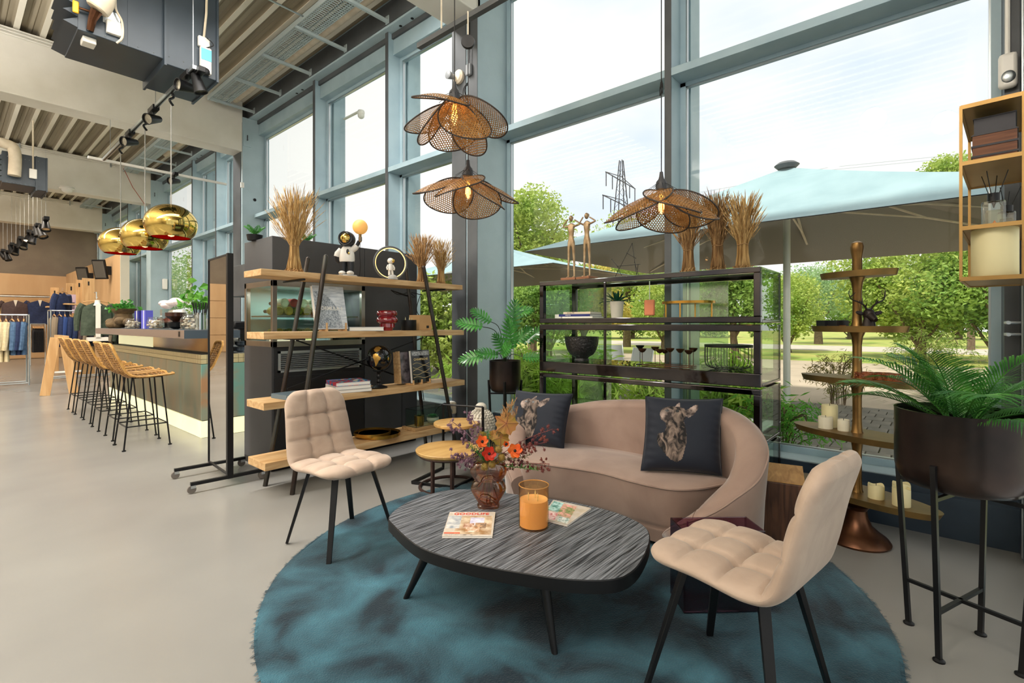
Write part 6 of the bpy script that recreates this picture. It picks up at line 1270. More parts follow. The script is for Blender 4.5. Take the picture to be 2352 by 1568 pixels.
for z in zsh:
    MB().add([hs(0, 0, z), hs(LW, 0, z), hs(LW, LD, z), hs(0, LD, z), hs(0, 0, z + .006), hs(LW, 0, z + .006), hs(LW, LD, z + .006), hs(0, LD, z + .006)], [(0, 1, 2, 3), (4, 7, 6, 5), (0, 4, 5, 1), (1, 5, 6, 2), (2, 6, 7, 3), (3, 7, 4, 0)]).build('shelf_board', m_hs, t, True, smooth=False)
    k = MB(); [k.bar(hs(*p1, z + .004), hs(*p2, z + .004), .010, .018) for p1, p2 in (((0, 0), (LW, 0)), ((0, LD), (LW, LD)), ((0, 0), (0, LD)), ((LW, 0), (LW, LD)))]; k.build('shelf_rim', m_hs, t, True, smooth=False)
def px_d(px, a): # point on the shelf along its long side so that it shows at px
    best = min([i / 100 for i in range(0, 56)], key=lambda b: abs((lambda q: 1176 + FL * (q.x * RT[0] + q.y * RT[1]) / (q.x * FW[0] + q.y * FW[1]))(hs(a, b, 1)) - px)); return best
pillar('large ivory pillar candle with an orange flame tip on the hanging brass shelf', hs(.105, .10, zb + .014), .078, .215, g=None); q = hs(.105, .10, zb + .014 + .215)
solo('flame_tip', 'small orange plastic flame on the largest hanging shelf candle', 'flame', MB().lathe([(1e-4, 0), (.011, .01), (.009, .022), (1e-4, .038)], 14, c=q), mat('flame_orange', 'c98a5a', .5, tl=.3))
pillar('smaller white candle behind the large one on the hanging shelf', hs(.07, .33, zb + .014), .05, .15, mat('white_wax', 'e8e2cc', .5, tl=.3), g=None)
m_db = [mat('dark_leather_book', '2c2a30', .5), mat('brown_page_book', '7a5038', .7, c2='5c3a2a', scale=6, st=(1, 1, 14))]
zt_ = zsh[2] + .014
for i, (h_, lab, m_, e_) in enumerate([(.028, 'flat old book at the bottom of the hanging shelf pile', 1, 0), (.045, 'brown edged old book, second in the hanging shelf pile', 1, .0), (.052, 'brown edged old book under the dark one on the hanging shelf', 1, .0), (.075, 'thick dark book on top of the hanging shelf pile', 0, .01)]):
    t = thing('old_book', lab, 'book', hs(.105, .24, zt_), atan2(dpv.y, dpv.x), 'old books on the hanging shelf'); w_, d_ = .34 - e_, .15 - e_
    MB().box((-w_ / 2, -d_ / 2, 0), (w_ / 2, d_ / 2, .004)).box((-w_ / 2, -d_ / 2, h_ - .004), (w_ / 2, d_ / 2, h_)).build('cover', m_db[0], t, smooth=False); MB().box((-w_ / 2 + .003, -d_ / 2 + .004, .004), (w_ / 2 - .003, d_ / 2 - .004, h_ - .004)).build('pages', m_db[m_], t, smooth=False); zt_ += h_ + .0005
for i, (b, a, lab) in enumerate([(.2, .10, 'square clear diffuser bottle with a black cap on the hanging shelf'), (.38, .14, 'second clear diffuser bottle with black sticks behind the first on the hanging shelf')]):
    q = hs(a, b, zsh[1] + .014); s = 1 if i == 0 else .8; t = thing('diffuser_bottle', lab, 'bottle', q, atan2(dpv.y, dpv.x), 'diffuser bottles')
    MB().box((-.045 * s, -.04 * s, 0), (.045 * s, .04 * s, .125 * s)).build('glass', glassmat('bottle_glass%d' % i, (.9, .93, .9), refl=1.8, body=.04), t, bevel=.008); MB().box((-.035 * s, -.03 * s, .008), (.035 * s, .03 * s, .085 * s)).build('liquid', glassmat('liquid%d' % i, (.93, .9, .8), refl=.6), t, bevel=.006); MB().lathe([(.022, .125 * s), (.022, .165 * s), (1e-4, .166 * s)], 20).build('cap', m_black, t)
    for k in range(4): MB().tube([(0, 0, .1 * s), (.03 * cos(k * 1.7 + 1) * 2.4, .05 * sin(k * 1.7 + 1), .24 * s + .02)], .0018, 5).build('reed', m_black, t)
# ============================================================ cane flower pendants
m_cane = canemat('woven_cane', 'b98a4e', '8f6230', .0155); m_rimb = mat('dark_cane_rim', '3a302a', .6)
def cane_pendant(lab, c, R, rz, npet, tiltf, top):
    t = thing('cane_pendant', lab, 'pendant lamp', c, rz, 'cane flower pendants'); Lp = R * .95; wp_ = R * .9
    for i in range(npet):
        a = 2 * pi * i / npet; ti = tiltf(i); n1, n2 = 14, 10
        mb = MB()
        def pp(u, v):
            th = 2 * pi * u; x = wp_ / 2 * v * cos(th) * (1 + .12 * sin(th)); y = Lp / 2 * v * sin(th); return (x * 1.55 / 1.55, y, -.5 * (x * x) / wp_ - .3 * y * y / Lp)
        mb.grid(pp, 36, 6)
        M_ = Mx.Rotation(a, 4, 'Z') @ Mx.Translation((0, .03 * R / .3 + .0, .06 - .0)) @ Mx.Rotation(-ti, 4, 'X') @ Mx.Rotation(.22 * (1 if i % 2 else -1), 4, 'Y') @ Mx.Translation((0, Lp / 2, 0))
        o_ = mb.build('petal', m_cane, t, ang=180); o_.matrix_local = M_; 
        r_ = MB().tube([pp(k / 40, 1) for k in range(40)], .0042, 6, True).build('petal_rim', m_rimb, o_); 
    MB().lathe([(.03, .055), (.032, .075), (.028, .1), (.016, .115), (.012, .13), (.009, .155), (1e-4, .156)], 20).build('cap', mat('charcoal_cap', '3c3b3d', .5), t)
    k = MB(); [k.tube([(.012 * cos(x), .012 * sin(x), .1), (.09 * cos(x), .09 * sin(x), .045)], .0014, 4) for x in [2 * pi * j / 10 for j in range(10)]]; k.build('wire_spider', m_black, t)
    MB().lathe([(.013, .06), (.014, .04), (.02, .015), (.03, -.02), (.034, -.05), (.028, -.075), (1e-4, -.09)], 20).build('bulb', glassmat('bulb_glass_' + str(npet) + str(int(R * 1000)), (1, .93, .8), refl=1.5), t)
    f_ = MB(); [f_.tube([(.008 * cos(x), .008 * sin(x), .03), (.016 * cos(x), .016 * sin(x), -.055)], .0014, 4) for x in [2 * pi * j / 6 for j in range(6)]]; f_.build('filament', mat('filament', 'ffb14a', .4, emit=7.), t)
    MB().tube([(0, 0, .15), (0, 0, top - c[2])], .003, 6).build('cord', m_black, t)
    pl = bpy.data.lights.new('bulb_light', 'POINT'); pl.energy = .35; pl.color = (1, .62, .3); pl.shadow_soft_size = .02; o_ = bpy.data.objects.new('bulb_light', pl); S.collection.objects.link(o_); o_.location = (c[0], c[1], c[2] - .03); return t
c1 = Dp(1044, 268, 2.75); c1.z = 2.45; c2 = Dp(1075, 440, 3.05); c3 = Dp(1519, 470, 2.78)
c2.z = CH + 3.05 * (745 - 425) / FL; c3.z = CH + 2.78 * (745 - 458) / FL; c1.z = CH + 2.75 * (745 - 252) / FL
cane_pendant('cane flower pendant lamp, highest of three, with a red mark on a petal', c1, .33, .25, 7, lambda i: (.35, .9, .35, 1.0, .5, .9, .6)[i], 5.6)
cane_pendant('cane flower pendant lamp hanging below the highest one', c2, .345, 1.0, 6, lambda i: (.35, .5, .7, .4, .6, .45)[i], 3.24)
cane_pendant('cane flower pendant lamp over the sofa with a glowing filament bulb', c3, .35, .55, 7, lambda i: (.5, .55, .5, .6, .48, .55, .5)[i], 5.5)
k = MB(); [k.tube([c3 + V((0, 0, .62)) + V((.016 * cos(x + y), .016 * cos(x + y), .03 * sin(2 * x) + .03 * y)) for x in [2 * pi * j / 12 for j in range(13)]], .0025, 5) for y in (0, .7)]; solo('cord_knot', 'knotted loop in the cord of the cane pendant over the sofa', 'cord', k, m_black)
a = Dp(960, 97, 3.43); xr = 2.18
t = thing('light_track', 'dark light rail above the cane pendants running beside the near column', 'track', (xr, 2.0, 3.24)); MB().box((xr - .018, .9, 3.225), (xr + .018, 2.74, 3.26)).build('rail', m_blued, t, True, smooth=False); MB().tube([(xr, 2.5, 3.26), (xr, 2.5, 5.6)], .006, 6).build('cable', m_cream, t, True); MB().tube([(xr, 1.2, 3.26), (xr, 1.2, 5.6)], .004, 6).build('wire', m_silver, t, True)
p = V((c2.x, c2.y, 3.05)); t = thing('cord_reel', 'round black cord adjuster on the cord of the lower cane pendant', 'pulley', p, -YA); k = MB(); k.lathe([(.04, -.012), (.043, 0), (.04, .012)], 28); k.xf(Mx.Rotation(pi / 2, 4, 'X')); k.build('reel', m_black, t); MB().tube([(0, 0, .04), (0, 0, .19)], .005, 6).build('strap', m_cream, t)
MB().tube(catmull([(0, 0, -.25), (-.03, 0, -.3), (-.02, 0, -.4), (.02, 0, -.48), (0, 0, -.38), (-.02, 0, -.3), (0, 0, -.26)]), .003, 5).build('cord_loop', m_black, t)
# ============================================================ the bar
m_t1 = mat('copper_green_tile', '7d6a50', .45, c2='5f6b5c', scale=1.6, st=(1, 2, .6), bump=.05, detail=9, dist=.8, ramp=(.3, .7)); m_t2 = mat('verdigris_tile', '6d9488', .45, c2='a07a58', scale=2.2, detail=9, dist=.6, ramp=(.42, .6)); m_mos = mat('mosaic_tile', '9a8a68', .45, c2='7d7656', scale=5, detail=6); m_mos2 = mat('mosaic_tile_light', 'b0a37c', .45, c2='86a595', scale=4, ramp=(.45, .55)); m_grout = mat('dark_grout', '3a3a34', .8)
m_glow = mat('glowing_cream_panel', 'f2efc0', .4, emit=.42); m_ctop = mat('taupe_counter', '7d6d63', .35); m_ctop2 = mat('blue_grey_counter', '434d56', .35)
bx, by0, by1, bxe = 1.937, 6.36, 11.1, 3.2
t = thing('bar_counter', 'tiled bar counter with glowing cream plinth and raised taupe top', 'counter', ((bx + bxe) / 2, (by0 + by1) / 2, 0))
MB().box((bx + .02, by0 + .02, .0), (bxe, by1, .95)).build('core', m_grout, t, True, smooth=False)
for i in range(7):
    a = by0 + i * .677; MB().box((bx - .0, a + .004, .004), (bx + .02, min(by1, a + .673), .19)).build('plinth_panel', m_glow, t, True, smooth=False)
MB().box((bx, by0, .004), (bx + .62, by0 + .02, .19)).build('plinth_panel', m_glow, t, True, smooth=False); MB().box((bx + .625, by0, .004), (bxe, by0 + .02, .19)).build('plinth_panel', m_glow, t, True, smooth=False)
for i in range(7):
    a = by0 + .01 + i * .66; MB().box((bx, a + .003, .2), (bx + .02, min(by1, a + .657), .842)).build('tile', m_t1, t, True, bevel=.002, smooth=False)
for i in range(2): MB().box((bx + .003 + i * .63, by0, .2), (min(bxe, bx + .627 + i * .63), by0 + .02, .842)).build('tile', m_t2, t, True, bevel=.002, smooth=False)
mo = None
for j in range(2):
    for i in range(84):
        k = MB().box((0, .002, 0), (.02, .054, .05)); 
        if mo is None: mo = k.build('mosaic_tile', m_mos, t, True, smooth=False); mo.location = (0, 0, 0); base_me = mo.data; base_me.transform(Mx.Translation(ROOTM[t.name].translation)); o_ = mo
        else: o_ = mo.copy(); S.collection.objects.link(o_)
        o_.location = V((bx - .001, by0 + .005 + i * .0564, .848 + j * .054)) - ROOTM[t.name].translation
me2 = base_me.copy(); me2.materials.clear(); me2.materials.append(m_mos2)
for j in range(2):
    for i in range(22): o_ = mo.copy(); o_.data = me2; S.collection.objects.link(o_); o_.rotation_euler = (0, 0, -pi / 2); o_.location = V((bx + .004 + i * .0564, by0 + .02, .848 + j * .054)) - ROOTM[t.name].translation
MB().box((bx + .14, by0 + .1, .956), (bx + .15, by1, 1.14)).build('splash_panel', mat('satin_steel_panel', 'c9bfae', .12, 1.), t, True, smooth=False); MB().box((bx + .14, 8.9, .96), (bx + .139, by1, 1.14)).build('glow_panel', m_glow, t, True, smooth=False)
MB().box((1.77, by0 - .0, 1.14), (2.35, by1 + .1, 1.235)).build('top_slab', m_ctop, t, True, bevel=.003, smooth=False); MB().box((1.77, by0 - .01, 1.141), (2.35, by0 + 0, 1.234)).build('top_end', m_ctop2, t, True, smooth=False); MB().box((1.79, by0 + .02, 1.235), (2.33, by1, 1.238)).build('top_surface', m_ctop2, t, True, smooth=False)
MB().box((2.35, by0 + .05, .95), (bxe, by1, .96)).build('back_worktop', m_silver, t, True, smooth=False)
MB().box((1.768, 6.5, 1.16), (1.77, 6.56, 1.22)).build('switch_slot', m_black, t, True, smooth=False)
# stools
m_rat = mat('rattan', 'a87a3c', .5, c2='7d5526', scale=30, bump=.3); m_rat2 = mat('rattan_rim', 'c29450', .45, c2='a87a3c', scale=20)
def make_stool(lab, loc, rz):
    t = thing('rattan_bar_stool', lab, 'stool', loc, rz, 'rattan bar stools'); path = catmull([(0, .24, .772), (0, .2, .768), (0, .0, .755), (0, -.12, .765), (0, -.18, .81), (0, -.225, .9), (0, -.275, 1.02), (0, -.30, 1.10)], 5); n = len(path)
    def w_(i): f = i / (n - 1); e = min(f, 1 - f) * 1.0; return .225 * (1 - .12 * f) * (1 - .45 * max(0, 1 - e / .09) ** 2)
    def pt(i, u): i0 = int(i); p = path[i0].lerp(path[min(i0 + 1, n - 1)], i - i0); w = w_(i); dish = .03 * (1 - u * u); return V((u * w, p.y - (dish if i > n * .55 else 0), p.z - (dish if i <= n * .55 else 0)))
    wv = MB()
    for k in range(34):
        i = .6 + (n - 2.2) * k / 33; wv.tube([pt(i + (.35 if j % 2 else 0), -1 + 2 * j / 10) for j in range(11)], .0065, 4)
    for j in range(9): wv.tube([pt(i, -.85 + 1.7 * j / 8) for i in range(0, n, 2)], .005, 4)
    wv.build('woven_shell', m_rat, t, ang=180)
    rim = [pt(i, -1) for i in range(n)] + [pt(n - 1, u) for u in (-.5, 0, .5)] + [pt(n - 1 - i, 1) for i in range(n)] + [pt(0, u) for u in (.5, 0, -.5)]
    MB().tube(rim, .013, 6, True).build('rim', m_rat2, t)
    for sx in (-1, 1):
        for (yt, yf) in ((.14, .20), (-.12, -.20)): MB().tube([(sx * .15, yt, .745), (sx * .205, yf, .012)], .0085, 6).build('leg', m_black, t); MB().lathe([(.018, 0), (.018, .012), (1e-4, .014)], 10, c=(sx * .205, yf, 0)).build('foot', m_black, t)
    for z, k in ((.24, .93), (.30, .92)):
        f_ = MB(); x = .15 + .055 * (1 - z / .745); a = .14 + .06 * (1 - z / .745); b = -.12 - .08 * (1 - z / .745)
        if z < .28: f_.tube([(-x, a, z), (x, a, z)], .007, 6); f_.tube([(-x, b, z), (x, b, z)], .007, 6); f_.build('foot_rail', m_black, t)
        else: f_.tube([(-x, a, z - .06), (-x, b, z - .06)], .007, 6); f_.tube([(x, a, z - .06), (x, b, z - .06)], .007, 6); f_.build('side_rail', m_black, t)
    MB().tube([(-.15, .14, .74), (.15, .14, .74), (.15, -.12, .74), (-.15, -.12, .74)], .007, 6, True).build('seat_ring', m_black, t); return t
ylist = [6.5, 7.15, 7.91, 8.6, 9.23, 9.87]; lb = ['nearest the lounge', 'second from the lounge', 'third from the lounge', 'third from the far end', 'second from the far end', 'farthest, beside the wooden trestle']
s0 = make_stool('rattan bar stool with black wire legs, ' + lb[0], (1.42, ylist[0], 0), -pi / 2)
for y, l in zip(ylist[1:], lb[1:]): dup(s0, (1.45 if y < 8 else 1.47, y, 0), -pi / 2 + random.uniform(-.04, .04), 'rattan bar stool with black wire legs, ' + l)
# things on the bar (z 1.239)
BZ = 1.239
def bp_(px, x=2.1): p = Xp(px, 745, x); return V((p.x, p.y, BZ))
m_root = mat('driftwood_pot', '6b5638', .8, c2='4a3a26', scale=14, bump=1.)
p = bp_(284, 2.05); t = thing('root_pot', 'lumpy brown root shaped pot on the far end of the bar counter', 'pot', p, 0)
k = MB()
for i in range(16): a = i * 2.4; r = .1 + .05 * (i % 3); k.sph((r * cos(a) * 1.1, r * sin(a) * 1.3, .06 + .02 * (i % 4)), (.09, .1, .07), 10, 7)
k.sph((0, .03, .13), (.15, .19, .12), 18, 12); k.lathe([(.13, .18), (.12, .24), (.15, .27), (.19, .33), (.16, .33), (1e-4, .28)], 18); k.build('pot', m_root, t)
def leafy(t_, c, R, n, size, m, h=.12):
    pts = [(c[0] + random.gauss(0, R * .5), c[1] + random.gauss(0, R * .5), c[2] + abs(random.gauss(0, h))) for i in range(n)]; return leafmesh(pts, size, .7).build('leaves', m, t_, smooth=False)
t = thing('pot_plant', 'green leafy plant growing in the root shaped pot', 'plant', p + V((0, 0, .30))); leafy(t, (0, 0, 0), .17, 110, .09, m_leaf, .06)
m_jar = glassmat('jar_glass', (.94, .95, .93), refl=2., body=.06); m_bis = mat('wrapped_biscuits', 'e2d9c8', .5, c2='8f7a60', scale=22, bump=.8, ramp=(.42, .62))
for px, lab, R, H, x in ((306, 'small glass jar of wrapped biscuits next to the root pot', .1, .14, 1.9), (357, 'glass jar of wrapped biscuits right of the blue boxes', .1, .15, 1.92), (444, 'large glass jar of wrapped biscuits at the near end of the bar', .13, .18, 1.95)):
    p = bp_(px, x); t = thing('glass_jar', lab, 'jar', p, 0, 'biscuit jars'); MB().lathe([(1e-4, 0), (R * .75, .002), (R, .03), (R, H * .7), (R * .8, H * .9), (R * .82, H), (R * .78, H)], 28).build('jar', m_jar, t); q = MB()
    for i in range(34): a = i * 2.4; r = R * .8 * sqrt((i % 9) / 9); q.sph((r * cos(a), r * sin(a), .02 + (i // 6) * H * .115), (.026, .022, .014), 6, 4)
    q.build('contents', m_bis, t); MB().lathe([(R * .8, H * .98), (R * .82, H + .01), (1e-4, H + .018)], 20).build('lid', m_jar, t)
for px, lab in ((322, 'dark blue box of the pair beside the small biscuit jar'), (338, 'lighter blue box of the pair beside the biscuit jar')):
    p = bp_(px, 2.0); t = thing('gift_bag', lab, 'box', p, .2, 'blue boxes on the bar'); MB().box((-.05, -.06, 0), (.05, .06, .27)).build('carton', mat('ultramarine_' + str(px), '2d2f86' if px < 330 else '5a5cc0', .4), t, smooth=False); MB().box((-.052, -.02, 0), (-.05, .0, .27)).build('ribbon', m_white, t, smooth=False)
p = bp_(392, 2.6); p.z = 1.0; t = thing('espresso_machine', 'chrome and red two group espresso machine behind the counter', 'coffee machine', (2.75, p.y, .962), 0); m_chm = mat('chrome', 'c9cdd0', .12, 1.)
MB().box((-.25, -.42, .05), (.25, .42, .12)).box((-.02, -.42, .12), (.25, .42, .5)).build('body', m_chm, t, bevel=.02); k = MB(); k.lathe([(.42, 0), (.44, .02), (.38, .05), (.1, .08)], 30, sx=.6, sy=1.05, c=(0.05, 0, .44)); k.build('curved_hood', m_chm, t)
MB().box((-.27, -.35, .36), (-.02, .35, .44)).build('group_head_bar', mat('copper_red', '7a3020', .3, .7), t, bevel=.02)
for s in (-.2, .2): k = MB().lathe([(.035, .26), (.04, .3), (.04, .36)], 16, c=(-.15, s, 0)); k.tube([(-.18, s, .28), (-.3, s, .26)], .012, 8); k.build('portafilter', m_black, t)
for i in range(6): tc_ = thing('coffee_cup', 'white cup upside down on the espresso machine, %s from the left' % ['first', 'second', 'third', 'fourth', 'fifth', 'sixth'][i], 'cup', (2.7, p.y + .36 - i * .13, 1.49), 0, 'cups on the espresso machine'); MB().lathe([(.05, 0), (.045, .04), (.03, .07), (1e-4, .072)], 18).build('cup', m_white, tc_)
k = MB()
for i in range(9): k.sph((2.68 + random.gauss(0, .05), p.y + .15 + random.gauss(0, .12), 1.6 + random.uniform(0, .12)), (.1, .1, .06), 12, 8)
solo('cloth_bundle', 'crumpled pink and white cloth on top of the espresso machine', 'cloth', k, mat('pink_cloth', 'd9c3c3', .8, c2='e9e2dc', scale=6, bump=.6))
p = bp_(460, 2.0); t = thing('steel_cutlery_pot', 'perforated steel pot with black sticks at the near end of the bar', 'pot', p); MB().lathe([(.06, 0), (.06, .2), (.056, .2), (.05, .01)], 24).build('pot', m_chm, t); k = MB()
for i in range(14): a = i * 2.4; k.tube([(.03 * cos(a), .03 * sin(a), .02), (.08 * cos(a), .08 * sin(a), .32)], .005, 5)
k.build('sticks', m_black, t)
p = bp_(463, 2.25); t = thing('flowering_plant', 'leafy green plant with pale flowers behind the near end of the bar', 'plant', p); MB().lathe([(1e-4, 0), (.06, 0), (.08, .14), (1e-4, .13)], 18).build('pot', m_white, t); leafy(t, (0, 0, .28), .2, 120, .1, mat('bright_leaf', '4f9a30', .5, c2='7cb84a', scale=5, tl=.3), .1)
p = bp_(382, 2.02); t = thing('display_stand', 'clear acrylic display stand in the middle of the bar', 'stand', p); MB().box((-.06, -.05, 0), (.06, .05, .27)).build('acrylic_case', m_jar, t, smooth=False)
p = bp_(404, 2.05); t = thing('coffee_grinder', 'dark glass carafe like grinder cup in front of the espresso machine', 'grinder', p); MB().lathe([(.03, 0), (.09, .03), (.1, .08), (.05, .1)], 20).build('base', m_black, t); MB().lathe([(.03, .1), (.12, .17), (.12, .22), (1e-4, .23)], 24).build('bowl', mat('smoked_brown_glass', '3a2018', .1), t)
p = Yp(528, 745, by0 + .5); t = thing('filter_coffee_machine', 'black filter coffee machine seen between mirror and fridge', 'coffee machine', (2.55, by0 + .55, .962)); MB().box((-.1, -.1, 0), (.12, .12, .05)).box((.02, -.1, 0), (.12, .12, .36)).box((-.1, -.1, .28), (.12, .12, .38)).build('body', m_black, t, bevel=.02); MB().lathe([(.06, .06), (.075, .1), (.06, .2), (.05, .22)], 20, c=(-.03, 0, 0)).build('carafe', m_jar, t)
for i, (x, h) in enumerate([(2.28, .0), (2.28, .07), (2.42, 0.), (2.42, .07), (2.34, .14)]):
    t = thing('stoneware_bowl', 'bowl stacked on the back worktop beside the fridge, ' + ['dark lower left', 'dark upper left', 'dark lower right', 'dark upper right', 'white one on top'][i], 'bowl', (x, by0 + .18, .962 + h), 0, 'stacked bowls'); MB().lathe([(.03, 0), (.055, .02), (.062, .06), (.055, .06), (1e-4, .02)], 24).build('bowl', m_white if i == 4 else mat('dark_stoneware', '22252b', .35, c2='4a5560', scale=12), t)
t = thing('hanging_bar_frame', 'dark wall cupboard with cables behind the mirror top', 'cupboard', (3.4, 8.3, 1.75)); MB().box((-.3, -.5, 0), (.3, .5, .5)).build('case', m_blued, t, bevel=.01, smooth=False); MB().tube(catmull([(-.3, -.3, .3), (-.36, -.34, .1), (-.34, -.3, -.2), (-.36, -.3, .1)]), .012, 6).build('cable', m_silver, t)
# ============================================================ clothes shop
part_ = struct('wall_shop', MB().box((3.23, 17.05, 0), (3.4, 26.1, 3.28)), m_tan, smooth=False); MB().box((3.22, 17.0, 0), (3.42, 17.05, 3.29)).build('edge_strip', m_white if 0 else mat('cream_trim', 'ddd5c2', .6), part_, smooth=False)
def monitor(lab, px, py, y):
    p = Yp(px, py, y); p = V((3.0, y, p.z)); t = thing('wall_monitor', lab, 'screen', p, 0, 'tilted wall monitors'); q = Mx.Rotation(radians(35), 4, 'Z') @ Mx.Rotation(radians(-12), 4, 'Y')
    MB().box((-.05, -.2, -.28), (.0, .2, .28)).xf(q).build('case', m_black, t, bevel=.01); MB().box((-.054, -.17, -.24), (-.05, .17, .24)).xf(q).build('screen', mat('grey_screen', '57534d', .15), t, smooth=False); MB().box((0, -.05, -.15), (.25, .05, .1)).build('wall_arm', m_black, t, smooth=False)
monitor('black monitor tilted on the tan wall, right of two', 213, 617, 18.2); monitor('black monitor tilted on the tan wall, left of two', 172, 632, 20.8)
m_hang = mat('coat_hanger_wood', 'c89a68', .5)
def garment(name, lab, c, rz, m, L_=.75, w=.24, th=.06, grp=None, sleeve=True, neck=None, trousers=False):
    t = thing(name, lab, 'clothing', c, rz, grp)   # hangs from c, faces +-Y locally, width along X
    MB().tube([(-w * .85, 0, -.06), (0, 0, -.015), (w * .85, 0, -.06)], .012, 6).build('hanger', m_hang, t); MB().tube(catmull([(0, 0, -.02), (0, 0, .03), (.02, 0, .05), (0, 0, .065)], 3), .003, 5).build('hanger_hook', m_silver, t)
    mb = MB(); n = 20
    def body(u, v):
        a = 2 * pi * u; z = -.045 - v * L_; ww = (w * min(1, (.35 + 6 * v)) if v < .11 else w * (.98 + .04 * v)); tt = th * (.5 + min(1, v * 4) * .5) * (1 + .2 * sin(5 * a + 9 * v)); return (ww * cos(a), tt * sin(a), z - (.05 * abs(cos(a)) if v < .12 else 0))
    mb.grid(body, n, 14); mb.build('body', m, t, ang=80)
    if sleeve:
        for s in (-1, 1): MB().tube(catmull([(s * w * .86, 0, -.1), (s * w * 1.12, .02, -.25), (s * w * 1.2, .03, -.48), (s * w * 1.18, .045, -.66)], 3), [.058, .062, .062, .06, .058, .056, .052, .05, .046, .044][:10], 9).build('sleeve', m, t)
    if neck: MB().add([(-.055, -th - .012, -.05), (.055, -th - .012, -.05), (0, -th - .012, -.30)], [(0, 1, 2)]).build('shirt_front', neck, t, smooth=False)
    return t
def fab(n, c, c2=None): return mat('fabric_' + n, c, .85, c2=c2 or c, scale=20, bump=.2)
F = {'navy': fab('navy', '1f2a4a', '27345a'), 'ivory': fab('ivory', 'd9c8a4', 'c9b890'), 'denim': fab('denim', '3d5878', '55708f'), 'brown': fab('brown', '4a3c3c', '574646'), 'black': fab('black', '17171d'), 'olive': fab('olive', '3a4436', '485242'), 'white': fab('white', 'e4ddd0'), 'blue': fab('blue', '2c447a'), 'grey': fab('grey', '8f8f98'), 'taupe': fab('taupe', '8c7b66'), 'pink': fab('pink', 'cfa9b0')}
def rack(lab, x0, x1, y, z, items, nm, rx=0.):
    t = thing('clothes_rack', lab, 'clothes rack', ((x0 + x1) / 2, y, 0)); MB().tube([(x0, y, z), (x1, y, z)], .016, 8).build('top_rail', m_silver, t, True); 
    for x in (x0, x1):
        MB().tube([(x, y - .22, .03), (x, y - .22, z - .0), (x, y + .22, z), (x, y + .22, .03)], .014, 8).build('end_frame', m_silver, t, True); MB().tube([(x, y - .22, z), (x, y + .22, z)], .014, 6).build('end_bar', m_silver, t, True)
    MB().tube([(x0, y - .22, .08), (x1, y - .22, .08)], .012, 8).tube([(x0, y + .22, .08), (x1, y + .22, .08)], .012, 8).build('bottom_rail', m_silver, t, True)
    n = len(items)
    for i, it in enumerate(items): x = x0 + .08 + (x1 - x0 - .14) * i / (n - 1); garment('jacket' if it in ('denim', 'navy', 'blue') else 'sweater', it + ' garment on the ' + nm + ', ' + ('%s of %d from the left' % (['first', 'second', 'third', 'fourth', 'fifth', 'sixth', 'seventh', 'eighth', 'ninth', 'tenth', 'eleventh', 'twelfth', 'thirteenth', 'fourteenth'][i], n)), (x, y, z - .07), pi / 2 + random.uniform(-.1, .1), F[it], .72 if it != 'ivory' else .85, .22, .05, 'garments on the ' + nm)
rack('chrome clothes rack at the left edge holding navy, ivory and denim garments', .0, 1.2, 14.6, 1.50, ['grey', 'navy', 'navy', 'ivory', 'navy', 'blue', 'navy', 'ivory', 'ivory', 'ivory', 'denim', 'navy', 'denim'], 'chrome rack at the left edge')
rack('clothes rack with dark and beige coats behind the wooden trestle', 1.62, 2.95, 15.4, 1.62, ['taupe', 'navy', 'blue', 'navy', 'navy', 'brown', 'taupe', 'black', 'taupe', 'olive', 'black', 'taupe', 'olive', 'black'], 'rack behind the trestle')
p = Yp(135, 790, 12.3); t = thing('wooden_trestle', 'light wooden A shaped trestle standing behind the bar stools', 'trestle', (1.62, 12.3, 0)); tz = 1.06
for (px, py) in ((103, 910), (170, 903)):
    q = Gp(px, py) ; q = Yp(px, py, 12.3); q.z = 0; MB().bar(q - V((1.62, 12.3, 0)), (Yp(137, 795, 12.3).x - 1.62 + (-.06 if px < 130 else .06), 0, tz), .035, .14, up=(0, 0, 1)).build('leg', m_wood, t, bevel=.004, smooth=False)
MB().bar((-.28, 0, .42), (.12, 0, .42), .02, .03).build('cross_bar', m_white, t, smooth=False)
MB().bar((-.1, -.1, tz), (-.1, 1.2, tz), .06, .06).build('top_rail', m_wood, t, smooth=False)
# tall wood panels and shelves
for i, (px0, px1, pyt, y, lab) in enumerate([(189, 218, 638, 15.9, 'tallest light wood panel in the clothes shop, right behind the olive jacket'), (175, 189, 642, 16.2, 'narrow wood panel left of the tallest wood panel'), (152, 175, 650, 16.5, 'wood panel with a pink notice in the clothes shop'), (116, 135, 660, 18, 'thin wood panel beside the navy hanging garment')]):
    a, b = Yp(px0, pyt, y), Yp(px1, pyt, y); t = thing('shop_partition', lab, 'panel', ((a.x + b.x) / 2, y, 0), 0, 'wooden shop panels'); MB().box((a.x, y, 0), (b.x, y + .04, a.z)).build('board', m_wood, t, True, bevel=.004, smooth=False)
    MB().box(((a.x + b.x) / 2 - .015, y - .004, a.z - .18), ((a.x + b.x) / 2 + .015, y, a.z - .08)).build('slot', m_black, t, True, smooth=False)
    if i == 2: s_ = MB().box((a.x + .02, y - .008, a.z - .75), (a.x + .26, y - .003, a.z - .28)).build('notice', mat('pink_notice', 'd3b9cc', .6), t, True, smooth=False); [MB().box((a.x + .05, y - .009, a.z - .5 - k * .035), (a.x + .16, y - .008, a.z - .48 - k * .035)).build('print_line', m_black, t, True, smooth=False) for k in range(5)]
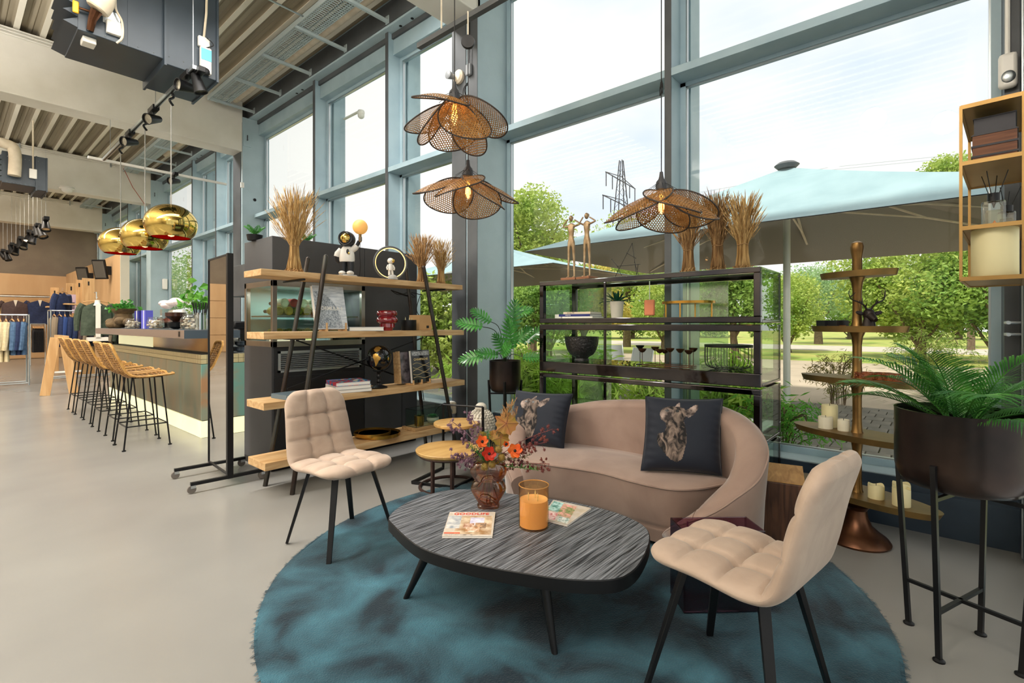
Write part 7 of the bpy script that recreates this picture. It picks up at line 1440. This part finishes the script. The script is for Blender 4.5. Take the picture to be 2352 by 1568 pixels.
for i, (px0, px1, py, y, lab) in enumerate([(142, 190, 700, 15.8, 'thin wooden shelf board beside the tallest wood panel'), (104, 135, 706, 17.5, 'thin wooden shelf board left of the hanging navy garment')]):
    a, b = Yp(px0, py, y), Yp(px1, py, y); t = thing('shelf_board', lab, 'shelf', ((a.x + b.x) / 2, y, a.z), 0, 'shop shelf boards'); MB().box((a.x, y - .4, a.z), (b.x, y, a.z + .03)).build('board', m_wood, t, True, smooth=False)
p = Yp(222, 688, 13.6); garment('olive_jacket', 'olive green jacket over a white high neck sweater hanging behind the bar', (p.x, 13.6, p.z), .15, F['olive'], .72, .27, .1); p2 = V((p.x - .0, 13.52, p.z)); t = thing('white_sweater', 'white high neck sweater under the olive jacket', 'clothing', p2); MB().box((-.04, -.09, -.80), (.04, -.06, -.1)).box((-.17, -.07, -.88), (.17, .1, -.80)).build('front', F['white'], t, smooth=False); MB().lathe([(.07, -.13), (.05, -.08), (.045, -.04), (.043, -.01), (.035, -.01), (1e-4, -.03)], 18).build('collar', F['white'], t); MB().tube([(0, .1, .02), (0, .1, .16), (0, .3, .16)], .01, 6).build('hook', m_silver, t)
p = Yp(143, 667, 15.75); garment('navy_overall', 'navy garment hanging alone below the left wall monitor', (p.x, 15.75, p.z), .8, F['navy'], 1.1, .2, .09)
rl_ = thing('wall_rail', 'chrome clothes rail on the far tan wall', 'rail', (1.3, 25.6, 2.0)); MB().tube([Yp(-20, 679, 25.6), Yp(114, 682, 25.6)], .03, 8).build('rail', m_silver, rl_, True)
for px, m, lab in ((35, 'brown', 'brown suit jacket with a white shirt on the far wall rail'), (91, 'navy', 'navy suit jacket with a white shirt on the far wall rail')):
    p = Yp(px, 686, 25.5); garment('suit_jacket', lab, (p.x, 25.5, p.z), 0, F[m], .92, .36, .12, 'suit jackets on the far wall', neck=F['white'])
for k in range(9):
    p = Yp(76 + k * 2.8, 745, 22); garment('folded_trousers', 'dark trousers on a hanger between the racks, %s from the left' % ['first', 'second', 'third', 'fourth', 'fifth', 'sixth', 'seventh', 'eighth', 'ninth'][k], (p.x, 22, 1.25), pi / 2, F['black'], .8, .18, .03, 'dark trousers behind the racks', sleeve=False)
t = thing('clothes_rack', 'far clothes rack carrying the dark trousers', 'clothes rack', (Yp(88, 745, 22).x, 22, 0)); MB().tube([V((Yp(70, 745, 22).x, 22, 1.32)), V((Yp(104, 745, 22).x, 22, 1.32))], .015, 6).build('top_rail', m_silver, t, True)
for px in (70, 104): MB().tube([(Yp(px, 745, 22).x, 22, 0), (Yp(px, 745, 22).x, 22, 1.32)], .015, 6).build('upright', m_silver, t, True)
